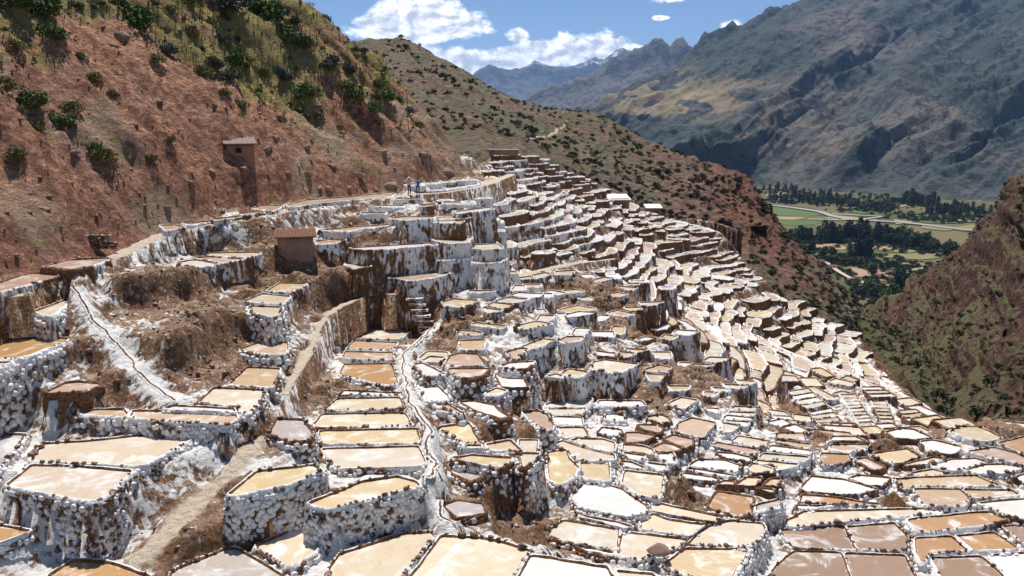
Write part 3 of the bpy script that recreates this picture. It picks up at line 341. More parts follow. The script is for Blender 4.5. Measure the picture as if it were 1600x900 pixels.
MOUNTAIN = [[(55, 2315, -235), (57, 2377, -229), (58, 2438, -222), (60, 2500, -215), (61, 2562, -207), (62, 2624, -199), (64, 2686, -190), (65, 2747, -180), (67, 2809, -170), (68, 2871, -159), (69, 2932, -147), (71, 2994, -135), (72, 3056, -123), (74, 3118, -109), (75, 3180, -96), (76, 3241, -81), (78, 3303, -66), (79, 3365, -50), (80, 3426, -34), (82, 3488, -17), (83, 3550, 0), (93, 3976, -150), (108, 4615, -700)], [(95, 2302, -231), (98, 2365, -225), (100, 2428, -218), (103, 2491, -211), (105, 2554, -203), (108, 2616, -194), (110, 2679, -185), (113, 2742, -175), (115, 2805, -164), (118, 2868, -153), (120, 2930, -141), (123, 2993, -129), (125, 3056, -116), (127, 3119, -102), (130, 3182, -88), (132, 3244, -73), (134, 3295, -57), (136, 3346, -41), (138, 3404, -25), (141, 3469, -8), (144, 3539, 10), (161, 3964, -140), (187, 4601, -690)], [(135, 2290, -227), (139, 2354, -221), (142, 2418, -214), (146, 2481, -206), (149, 2545, -198), (153, 2609, -189), (157, 2673, -180), (160, 2737, -169), (164, 2801, -159), (167, 2864, -147), (171, 2928, -135), (174, 2992, -122), (176, 3022, -108), (177, 3051, -93), (179, 3081, -78), (181, 3114, -62), (184, 3174, -47), (188, 3245, -31), (192, 3325, -15), (197, 3413, 2), (202, 3508, 20), (227, 3929, -130), (263, 4560, -680)], [(174, 2277, -223), (179, 2342, -216), (184, 2407, -209), (188, 2472, -202), (193, 2537, -193), (198, 2602, -184), (202, 2667, -174), (207, 2731, -164), (212, 2796, -153), (216, 2851, -141), (217, 2872, -126), (219, 2893, -112), (220, 2915, -97), (221, 2938, -83), (223, 2962, -68), (225, 2988, -52), (230, 3062, -38), (236, 3149, -22), (244, 3248, -6), (252, 3358, 12), (260, 3477, 30), (291, 3894, -120), (338, 4520, -670)], [(213, 2265, -219), (219, 2333, -212), (225, 2402, -204), (231, 2471, -196), (237, 2540, -187), (244, 2608, -177), (250, 2677, -167), (256, 2746, -155), (258, 2777, -141), (260, 2795, -127), (261, 2813, -111), (263, 2831, -96), (264, 2849, -81), (265, 2868, -65), (267, 2887, -50), (268, 2907, -34), (276, 2993, -18), (285, 3096, -2), (296, 3215, 16), (308, 3351, 35), (322, 3501, 56), (360, 3922, -94), (418, 4552, -644)], [(251, 2252, -215), (259, 2325, -207), (267, 2399, -199), (274, 2472, -190), (282, 2545, -180), (290, 2618, -170), (298, 2691, -158), (303, 2742, -145), (305, 2761, -129), (306, 2779, -113), (308, 2798, -97), (310, 2818, -81), (312, 2837, -65), (313, 2857, -48), (315, 2877, -31), (317, 2899, -15), (327, 2996, 3), (339, 3108, 21), (353, 3236, 41), (370, 3395, 63), (389, 3574, 87), (435, 4003, -63), (505, 4646, -613)], [(289, 2240, -211), (298, 2316, -203), (308, 2392, -195), (317, 2468, -185), (326, 2545, -175), (336, 2621, -163), (345, 2697, -151), (353, 2762, -137), (355, 2784, -121), (358, 2806, -105), (360, 2829, -88), (362, 2851, -71), (365, 2874, -53), (367, 2896, -36), (370, 2918, -18), (372, 2941, 0), (384, 3038, 18), (398, 3151, 38), (413, 3280, 60), (433, 3441, 84), (456, 3624, 111), (510, 4059, -39), (592, 4711, -589)], [(326, 2227, -207), (337, 2303, -199), (346, 2374, -189), (356, 2440, -178), (365, 2505, -166), (374, 2571, -154), (385, 2651, -141), (397, 2736, -128), (403, 2782, -112), (408, 2819, -95), (413, 2859, -78), (417, 2890, -60), (420, 2913, -42), (423, 2936, -23), (425, 2960, -5), (428, 2983, 14), (442, 3080, 35), (457, 3194, 56), (475, 3324, 80), (498, 3487, 106), (524, 3674, 134), (587, 4114, -16), (681, 4776, -566)], [(363, 2214, -203), (371, 2269, -192), (378, 2316, -180), (385, 2358, -167), (391, 2399, -154), (397, 2443, -140), (411, 2529, -128), (425, 2621, -115), (438, 2700, -100), (444, 2744, -83), (451, 2793, -66), (459, 2845, -48), (468, 2900, -30), (476, 2959, -11), (482, 3000, 9), (486, 3024, 29), (500, 3121, 51), (518, 3235, 74), (538, 3367, 99), (564, 3530, 127), (593, 3720, 158), (665, 4167, 8), (771, 4836, -542)], [(399, 2202, -199), (404, 2235, -186), (408, 2258, -172), (411, 2275, -157), (413, 2292, -142), (417, 2314, -127), (433, 2408, -116), (450, 2509, -103), (469, 2618, -89), (480, 2681, -73), (490, 2740, -56), (500, 2802, -38), (511, 2864, -19), (521, 2926, 1), (531, 2989, 21), (542, 3051, 43), (560, 3160, 66), (580, 3274, 90), (602, 3405, 117), (629, 3564, 146), (663, 3759, 180), (742, 4210, 30), (862, 4886, -520)], [(435, 2189, -195), (437, 2203, -180), (436, 2203, -164), (434, 2194, -148), (432, 2186, -131), (432, 2189, -116), (452, 2295, -105), (475, 2413, -93), (499, 2539, -79), (517, 2638, -64), (529, 2702, -46), (541, 2766, -27), (553, 2830, -8), (565, 2894, 12), (576, 2959, 33), (588, 3024, 55), (615, 3167, 80), (642, 3312, 107), (667, 3444, 135), (696, 3599, 166), (733, 3797, 201), (821, 4252, 51), (953, 4935, -499)], [(470, 2177, -191), (471, 2183, -174), (467, 2166, -156), (458, 2131, -136), (452, 2105, -118), (455, 2124, -102), (484, 2262, -91), (513, 2400, -78), (542, 2538, -62), (562, 2637, -44), (576, 2707, -24), (590, 2778, -3), (605, 2854, 19), (621, 2933, 42), (637, 3011, 66), (652, 3090, 91), (685, 3250, 121), (717, 3406, 153), (747, 3554, 186), (792, 3772, 226), (832, 3970, 268), (932, 4447, 118), (1082, 5161, -432)], [(505, 2164, -187), (508, 2179, -170), (506, 2172, -150), (499, 2148, -130), (489, 2106, -109), (483, 2086, -91), (517, 2237, -78), (551, 2387, -63), (585, 2539, -45), (610, 2650, -25), (628, 2736, -3), (647, 2821, 21), (665, 2907, 46), (684, 2993, 72), (702, 3078, 100), (720, 3164, 129), (759, 3337, 164), (794, 3500, 201), (844, 3725, 244), (892, 3946, 291), (936, 4144, 339), (1048, 4642, 189), (1217, 5387, -361)], [(540, 2152, -184), (548, 2187, -167), (551, 2203, -148), (549, 2199, -128), (542, 2177, -106), (531, 2134, -85), (545, 2196, -68), (585, 2362, -52), (626, 2529, -33), (657, 2661, -11), (678, 2751, 13), (699, 2841, 39), (720, 2932, 66), (741, 3022, 94), (762, 3112, 124), (782, 3202, 156), (826, 3385, 194), (871, 3578, 236), (930, 3825, 285), (983, 4049, 337), (1030, 4250, 390), (1153, 4760, 240), (1338, 5525, -310)], [(574, 2139, -180), (588, 2195, -164), (597, 2232, -145), (599, 2245, -125), (595, 2233, -103), (584, 2198, -81), (598, 2253, -62), (618, 2332, -42), (662, 2505, -22), (703, 2664, 1), (727, 2758, 26), (750, 2852, 53), (773, 2945, 82), (796, 3039, 112), (819, 3133, 144), (842, 3227, 178), (891, 3418, 219), (944, 3631, 265), (1012, 3897, 320), (1069, 4126, 375), (1120, 4331, 432), (1255, 4851, 282), (1456, 5630, -268)], [(609, 2132, -177), (630, 2207, -161), (643, 2258, -143), (649, 2285, -122), (648, 2287, -100), (641, 2265, -77), (656, 2322, -57), (671, 2379, -36), (697, 2476, -13), (746, 2655, 11), (774, 2763, 38), (800, 2859, 66), (826, 2956, 96), (851, 3053, 128), (876, 3149, 161), (901, 3246, 196), (955, 3444, 240), (1012, 3656, 289), (1091, 3952, 348), (1154, 4186, 407), (1209, 4395, 468), (1354, 4922, 318), (1572, 5714, -232)], [(646, 2130, -174), (672, 2222, -159), (691, 2289, -141), (702, 2330, -120), (706, 2347, -98), (702, 2338, -74), (718, 2397, -52), (735, 2457, -29), (751, 2516, -5), (786, 2638, 21), (825, 2774, 49), (853, 2874, 79), (881, 2974, 110), (908, 3074, 144), (936, 3174, 179), (964, 3273, 216), (1022, 3479, 263), (1083, 3692, 314), (1172, 4004, 378), (1243, 4256, 442), (1303, 4470, 506), (1460, 5006, 356), (1694, 5810, -194)], [(674, 2103, -174), (710, 2218, -160), (736, 2305, -141), (754, 2367, -120), (764, 2401, -96), (764, 2409, -71), (783, 2472, -47), (801, 2535, -22), (819, 2598, 5), (837, 2660, 33), (878, 2797, 64), (910, 2903, 96), (941, 3009, 130), (972, 3115, 167), (1003, 3221, 205), (1034, 3327, 246), (1099, 3544, 298), (1173, 3791, 356), (1269, 4107, 427), (1347, 4369, 498), (1412, 4589, 569), (1581, 5139, 419), (1835, 5965, -131)], [(702, 2076, -174), (742, 2198, -160), (772, 2292, -141), (795, 2366, -119), (814, 2428, -95), (828, 2475, -70), (848, 2540, -44), (868, 2606, -16), (888, 2672, 12), (908, 2737, 42), (928, 2803, 73), (962, 2914, 108), (997, 3025, 144), (1032, 3139, 183), (1070, 3262, 225), (1109, 3388, 269), (1183, 3622, 326), (1258, 3859, 388), (1345, 4135, 458), (1437, 4428, 537), (1510, 4662, 613), (1691, 5221, 463), (1963, 6060, -87)], [(729, 2049, -174), (763, 2149, -157), (796, 2248, -139), (819, 2318, -116), (838, 2377, -92), (857, 2436, -66), (899, 2562, -41), (937, 2675, -12), (958, 2742, 18), (980, 2810, 50), (1001, 2878, 84), (1018, 2934, 118), (1061, 3063, 157), (1103, 3193, 199), (1146, 3324, 243), (1188, 3455, 290), (1267, 3690, 350), (1345, 3929, 416), (1425, 4170, 486), (1519, 4456, 567), (1605, 4717, 651), (1798, 5284, 501), (2086, 6133, -49)], [(755, 2023, -174), (783, 2103, -155), (810, 2181, -134), (843, 2276, -112), (866, 2343, -88), (891, 2415, -61), (942, 2561, -34), (994, 2708, -4), (1034, 2822, 29), (1058, 2894, 64), (1081, 2967, 100), (1105, 3039, 138), (1140, 3142, 179), (1187, 3279, 224), (1234, 3416, 273), (1280, 3554, 325), (1364, 3793, 390), (1447, 4035, 460), (1532, 4280, 537), (1623, 4546, 621), (1719, 4825, 713), (1925, 5404, 563), (2234, 6273, 13)], [(780, 1996, -173), (802, 2057, -152), (822, 2115, -130), (855, 2205, -107), (901, 2330, -84), (931, 2413, -56), (988, 2567, -28), (1046, 2722, 4), (1103, 2878, 40), (1139, 2981, 78), (1166, 3057, 118), (1192, 3133, 159), (1223, 3223, 203), (1274, 3367, 252), (1326, 3511, 305), (1377, 3656, 362), (1465, 3899, 432), (1554, 4145, 509), (1643, 4395, 591), (1733, 4647, 679), (1838, 4938, 780), (2058, 5531, 630), (2389, 6420, 80)], [(802, 1963, -174), (821, 2015, -151), (833, 2050, -126), (869, 2143, -104), (917, 2270, -80), (970, 2406, -53), (1033, 2569, -23), (1095, 2732, 11), (1158, 2894, 49), (1220, 3057, 92), (1251, 3144, 134), (1280, 3224, 179), (1308, 3303, 225), (1362, 3448, 279), (1418, 3599, 336), (1473, 3750, 397), (1566, 3997, 473), (1660, 4247, 555), (1755, 4500, 643), (1850, 4757, 738), (1956, 5040, 843), (2190, 5645, 693), (2542, 6553, 143)], [(821, 1928, -174), (850, 2001, -152), (864, 2039, -127), (878, 2079, -100), (926, 2198, -76), (989, 2352, -49), (1076, 2567, -18), (1144, 2737, 17), (1212, 2907, 58), (1279, 3076, 102), (1339, 3229, 151), (1370, 3312, 198), (1400, 3395, 248), (1444, 3511, 303), (1511, 3682, 366), (1571, 3840, 431), (1669, 4090, 512), (1768, 4344, 600), (1868, 4601, 694), (1969, 4862, 795), (2078, 5145, 907), (2327, 5763, 757), (2701, 6689, 207)], [(840, 1892, -174), (881, 1990, -154), (905, 2052, -129), (914, 2078, -100), (933, 2127, -72), (995, 2275, -45), (1108, 2541, -14), (1170, 2689, 23), (1224, 2821, 64), (1296, 2995, 110), (1386, 3212, 162), (1463, 3400, 219), (1496, 3487, 272), (1529, 3573, 328), (1606, 3765, 396), (1672, 3929, 467), (1775, 4183, 553), (1879, 4441, 646), (1984, 4702, 747), (2099, 4988, 858), (2216, 5280, 978), (2482, 5914, 828), (2881, 6865, 278)], [(857, 1857, -174), (906, 1969, -154), (941, 2052, -130), (966, 2114, -102), (968, 2124, -71), (999, 2198, -41), (1093, 2411, -9), (1169, 2588, 28), (1218, 2704, 69), (1304, 2903, 116), (1414, 3156, 172), (1523, 3409, 234), (1593, 3575, 297), (1629, 3669, 356), (1690, 3817, 425), (1775, 4019, 503), (1882, 4273, 595), (1994, 4542, 695), (2116, 4832, 806), (2241, 5132, 926), (2359, 5417, 1051), (2642, 6067, 901), (3066, 7042, 351)], [(872, 1821, -174), (924, 1935, -154), (962, 2020, -129), (993, 2093, -101), (1022, 2160, -71), (1025, 2172, -38), (1085, 2306, -5), (1161, 2477, 32), (1221, 2613, 74), (1321, 2835, 122), (1439, 3098, 180), (1556, 3359, 245), (1658, 3589, 315), (1729, 3755, 384), (1772, 3859, 451), (1876, 4099, 539), (1996, 4374, 638), (2124, 4668, 748), (2256, 4973, 867), (2385, 5272, 994), (2503, 5548, 1124), (2803, 6214, 974), (3254, 7213, 424)], [(887, 1786, -173), (941, 1900, -154), (981, 1987, -129), (1018, 2068, -101), (1049, 2139, -71), (1074, 2197, -38), (1106, 2269, -3), (1191, 2451, 34), (1293, 2670, 79), (1362, 2820, 127), (1448, 3009, 181), (1572, 3276, 247), (1696, 3544, 321), (1795, 3763, 397), (1880, 3953, 476), (1938, 4087, 553), (2085, 4411, 661), (2235, 4742, 781), (2373, 5051, 905), (2500, 5336, 1033), (2615, 5598, 1165), (2928, 6270, 1015), (3399, 7277, 465)], [(902, 1754, -173), (957, 1867, -153), (1002, 1961, -128), (1043, 2047, -101), (1076, 2120, -70), (1104, 2181, -37), (1185, 2349, -2), (1242, 2469, 37), (1349, 2692, 83), (1454, 2909, 136), (1510, 3031, 189), (1588, 3198, 249), (1727, 3488, 326), (1867, 3783, 411), (1959, 3982, 493), (2044, 4168, 580), (2157, 4411, 680), (2308, 4735, 801), (2459, 5060, 931), (2598, 5363, 1066), (2727, 5646, 1205), (3055, 6324, 1055), (3545, 7340, 505)], [(916, 1722, -172), (973, 1836, -152), (1023, 1936, -128), (1067, 2025, -100), (1103, 2101, -69), (1133, 2165, -35), (1219, 2337, 0), (1305, 2511, 41), (1405, 2711, 88), (1518, 2939, 143), (1611, 3129, 202), (1680, 3273, 263), (1760, 3441, 331), (1909, 3742, 419), (2035, 4003, 510), (2125, 4193, 599), (2259, 4471, 708), (2388, 4742, 823), (2552, 5083, 960), (2710, 5414, 1104), (2848, 5708, 1249), (3190, 6393, 1099), (3702, 7421, 549)], [(929, 1690, -171), (1001, 1827, -154), (1056, 1934, -129), (1090, 2003, -100), (1129, 2082, -68), (1162, 2150, -34), (1254, 2327, 2), (1345, 2505, 44), (1436, 2683, 91), (1576, 2955, 149), (1699, 3197, 213), (1799, 3394, 282), (1871, 3543, 351), (1948, 3701, 426), (2095, 3993, 523), (2207, 4219, 619), (2347, 4502, 731), (2501, 4812, 857), (2682, 5178, 1002), (2838, 5495, 1148), (2977, 5783, 1297), (3334, 6477, 1147), (3870, 7517, 597)], [(941, 1658, -171), (1028, 1818, -155), (1097, 1948, -132), (1149, 2047, -103), (1155, 2064, -68), (1191, 2135, -33), (1287, 2316, 3), (1384, 2498, 46), (1479, 2679, 95), (1574, 2860, 149), (1760, 3209, 221), (1892, 3461, 295), (2001, 3673, 373), (2082, 3835, 452), (2162, 3996, 536), (2287, 4240, 637), (2442, 4542, 755), (2617, 4883, 890), (2799, 5242, 1038), (2970, 5579, 1192), (3108, 5858, 1343), (3481, 6561, 1193), (4041, 7615, 643)], [(951, 1626, -170), (1055, 1809, -156), (1139, 1961, -134), (1205, 2082, -105), (1253, 2171, -72), (1226, 2132, -33), (1320, 2304, 5), (1421, 2489, 48), (1521, 2674, 98), (1621, 2858, 153), (1744, 3086, 218), (1959, 3478, 304), (2103, 3747, 390), (2219, 3966, 478), (2303, 4130, 566), (2392, 4305, 661), (2546, 4598, 781), (2732, 4950, 921), (2918, 5304, 1071), (3093, 5642, 1230), (3242, 5932, 1387), (3631, 6644, 1237), (4214, 7712, 687)], [(960, 1593, -169), (1081, 1799, -157), (1181, 1973, -137), (1262, 2116, -108), (1323, 2227, -74), (1358, 2294, -35), (1371, 2323, 6), (1458, 2480, 50), (1563, 2668, 100), (1668, 2856, 157), (1771, 3044, 220), (1946, 3356, 300), (2181, 3775, 402), (2328, 4044, 498), (2452, 4272, 598), (2555, 4468, 700), (2711, 4756, 824), (2850, 5017, 952), (3050, 5387, 1110), (3231, 5727, 1273), (3365, 5984, 1427), (3769, 6702, 1277), (4374, 7779, 727)], [(968, 1560, -168), (1102, 1783, -158), (1223, 1986, -139), (1320, 2150, -111), (1396, 2282, -76), (1451, 2382, -36), (1509, 2485, 7), (1522, 2515, 53), (1605, 2662, 103), (1714, 2854, 161), (1830, 3057, 226), (1948, 3265, 298), (2180, 3667, 399), (2402, 4056, 511), (2565, 4347, 621), (2708, 4604, 736), (2874, 4903, 867), (3032, 5190, 1004), (3198, 5495, 1154), (3360, 5792, 1312), (3487, 6032, 1466), (3906, 6756, 1316), (4533, 7842, 766)], [(974, 1526, -166), (1115, 1754, -158), (1255, 1982, -141), (1379, 2184, -114), (1470, 2338, -78), (1540, 2458, -37), (1625, 2603, 9), (1666, 2678, 58), (1678, 2708, 108), (1768, 2863, 166), (1892, 3076, 233), (2016, 3288, 307), (2169, 3551, 394), (2429, 3990, 513), (2634, 4343, 634), (2814, 4656, 759), (2987, 4960, 894), (3177, 5294, 1044), (3347, 5597, 1198), (3488, 5852, 1351), (3611, 6080, 1505), (4044, 6810, 1355), (4694, 7904, 805)], [(977, 1489, -165), (1124, 1721, -157), (1271, 1952, -140), (1416, 2183, -115), (1543, 2388, -81), (1628, 2529, -38), (1717, 2676, 10), (1805, 2824, 63), (1818, 2856, 116), (1821, 2870, 169), (1951, 3086, 238), (2080, 3303, 314), (2210, 3522, 398), (2415, 3862, 505), (2667, 4281, 635), (2871, 4626, 767), (3095, 5004, 916), (3296, 5348, 1071), (3470, 5651, 1229), (3600, 5883, 1379), (3728, 6114, 1537), (4175, 6848, 1387), (4846, 7948, 837)], [(979, 1453, -163), (1132, 1687, -156), (1285, 1922, -140), (1437, 2157, -115), (1587, 2392, -82), (1718, 2600, -39), (1811, 2750, 11), (1895, 2888, 65), (1959, 2998, 124), (1961, 3011, 180), (2010, 3098, 243), (2146, 3320, 321), (2281, 3543, 406), (2416, 3765, 500), (2677, 4187, 631), (2911, 4570, 769), (3150, 4964, 923), (3366, 5323, 1083), (3558, 5647, 1247), (3712, 5913, 1408), (3846, 6148, 1569), (4307, 6886, 1419), (5000, 7992, 869)], [(979, 1416, -161), (1139, 1654, -155), (1298, 1892, -140), (1456, 2131, -115), (1613, 2369, -82), (1768, 2607, -40), (1901, 2813, 11), (1984, 2947, 68), (2066, 3081, 130), (2108, 3155, 192), (2111, 3172, 253), (2213, 3338, 328), (2354, 3563, 415), (2493, 3789, 511), (2671, 4074, 623), (2948, 4514, 772), (3204, 4923, 930), (3436, 5300, 1095), (3650, 5649, 1266), (3826, 5943, 1436), (3965, 6182, 1601), (4441, 6924, 1451), (5154, 8036, 901)], [(978, 1379, -159), (1145, 1621, -154), (1311, 1862, -139), (1475, 2104, -115), (1638, 2346, -82), (1800, 2588, -39), (1961, 2830, 12), (2074, 3005, 71), (2160, 3141, 135), (2244, 3277, 203), (2263, 3317, 269), (2280, 3355, 335), (2427, 3584, 424), (2585, 3832, 525), (2747, 4088, 635), (2984, 4457, 774), (3263, 4892, 938), (3524, 5303, 1112), (3754, 5670, 1290), (3940, 5974, 1465), (4085, 6216, 1633), (4575, 6962, 1483), (5310, 8080, 933)], [(976, 1342, -157), (1149, 1587, -153), (1322, 1833, -139), (1493, 2078, -115), (1663, 2323, -82), (1831, 2569, -39), (1998, 2814, 13), (2164, 3060, 74), (2255, 3202, 140), (2343, 3339, 211), (2421, 3463, 285), (2427, 3486, 353), (2548, 3674, 442), (2715, 3930, 546), (2884, 4190, 661), (3074, 4483, 790), (3367, 4929, 959), (3636, 5343, 1137), (3873, 5712, 1318), (4055, 6004, 1493), (4205, 6250, 1666), (4710, 7000, 1516), (5467, 8124, 966)], [(975, 1309, -155), (1154, 1556, -151), (1332, 1803, -138), (1509, 2051, -115), (1684, 2298, -82), (1858, 2545, -40), (2031, 2793, 12), (2202, 3040, 73), (2350, 3257, 142), (2440, 3396, 215), (2532, 3537, 292), (2619, 3673, 374), (2722, 3832, 463), (2871, 4058, 567), (3046, 4322, 685), (3234, 4606, 816), (3492, 4992, 977), (3750, 5381, 1152), (3983, 5738, 1333), (4154, 6008, 1504), (4309, 6255, 1678), (4826, 7006, 1528), (5602, 8132, 978)], [(975, 1279, -152), (1159, 1527, -150), (1342, 1775, -138), (1524, 2022, -115), (1704, 2270, -83), (1882, 2518, -41), (2059, 2766, 10), (2235, 3014, 71), (2409, 3262, 141), (2537, 3449, 216), (2645, 3610, 297), (2784, 3815, 387), (2911, 4004, 483), (3050, 4211, 587), (3232, 4479, 709), (3390, 4717, 835), (3622, 5059, 989), (3862, 5415, 1158), (4079, 5741, 1333), (4239, 5989, 1499), (4398, 6237, 1673), (4926, 6985, 1523), (5717, 8108, 973)], [(974, 1249, -150), (1164, 1497, -148), (1351, 1746, -137), (1537, 1994, -115), (1722, 2243, -84), (1905, 2491, -43), (2087, 2740, 8), (2267, 2988, 68), (2446, 3237, 138), (2623, 3485, 217), (2768, 3692, 302), (2919, 3908, 395), (3103, 4171, 501), (3258, 4397, 612), (3388, 4590, 725), (3552, 4831, 854), (3764, 5139, 1004), (3987, 5463, 1168), (4159, 5721, 1328), (4323, 5970, 1494), (4486, 6218, 1668), (5024, 6965, 1518), (5832, 8084, 968)], [(973, 1219, -148), (1167, 1468, -147), (1359, 1717, -136), (1550, 1966, -115), (1739, 2215, -85), (1927, 2464, -44), (2113, 2713, 6), (2298, 2962, 66), (2482, 3211, 135), (2664, 3460, 214), (2844, 3709, 301), (3023, 3958, 398), (3201, 4208, 504), (3377, 4457, 619), (3550, 4703, 742), (3718, 4945, 873), (3898, 5204, 1016), (4069, 5453, 1165), (4238, 5702, 1323), (4407, 5951, 1489), (4574, 6200, 1663), (5123, 6944, 1513), (5946, 8060, 963)], [(970, 1189, -145), (1169, 1439, -145), (1366, 1688, -135), (1562, 1938, -115), (1756, 2187, -85), (1948, 2437, -45), (2139, 2687, 4), (2329, 2936, 64), (2517, 3186, 132), (2703, 3436, 210), (2888, 3685, 298), (3072, 3935, 394), (3254, 4185, 500), (3434, 4434, 614), (3614, 4684, 738), (3791, 4933, 870), (3968, 5183, 1011), (4143, 5433, 1160), (4317, 5682, 1318), (4489, 5932, 1484), (4661, 6182, 1658), (5220, 6923, 1508), (6059, 8036, 958)], [(966, 1159, -143), (1170, 1409, -144), (1372, 1659, -134), (1572, 1910, -115), (1771, 2160, -86), (1968, 2410, -46), (2164, 2660, 3), (2358, 2910, 61), (2551, 3161, 129), (2742, 3411, 207), (2931, 3661, 294), (3119, 3911, 390), (3306, 4162, 496), (3491, 4412, 610), (3675, 4662, 733), (3857, 4912, 865), (4038, 5162, 1006), (4217, 5413, 1155), (4395, 5663, 1313), (4572, 5913, 1479), (4747, 6163, 1653), (5317, 6903, 1503), (6171, 8012, 953)], [(961, 1129, -140), (1170, 1380, -142), (1377, 1631, -134), (1582, 1881, -115), (1786, 2132, -86), (1988, 2383, -48), (2188, 2634, 1), (2387, 2885, 59), (2584, 3135, 127), (2780, 3386, 204), (2974, 3637, 291), (3166, 3888, 386), (3357, 4139, 491), (3547, 4389, 605), (3735, 4640, 728), (3921, 4891, 860), (4106, 5142, 1001), (4290, 5393, 1150), (4472, 5643, 1308), (4653, 5894, 1474), (4833, 6145, 1648), (5413, 6882, 1498), (6283, 7988, 948)], [(955, 1099, -137), (1169, 1350, -140), (1381, 1602, -133), (1591, 1853, -115), (1799, 2105, -87), (2006, 2356, -49), (2211, 2607, -1), (2415, 2859, 57), (2616, 3110, 124), (2817, 3361, 201), (3015, 3613, 287), (3212, 3864, 383), (3408, 4116, 487), (3602, 4367, 601), (3794, 4618, 724), (3985, 4870, 855), (4175, 5121, 996), (4363, 5373, 1145), (4549, 5624, 1303), (4734, 5875, 1469), (4918, 6127, 1643), (5508, 6862, 1493), (6394, 7965, 943)]]
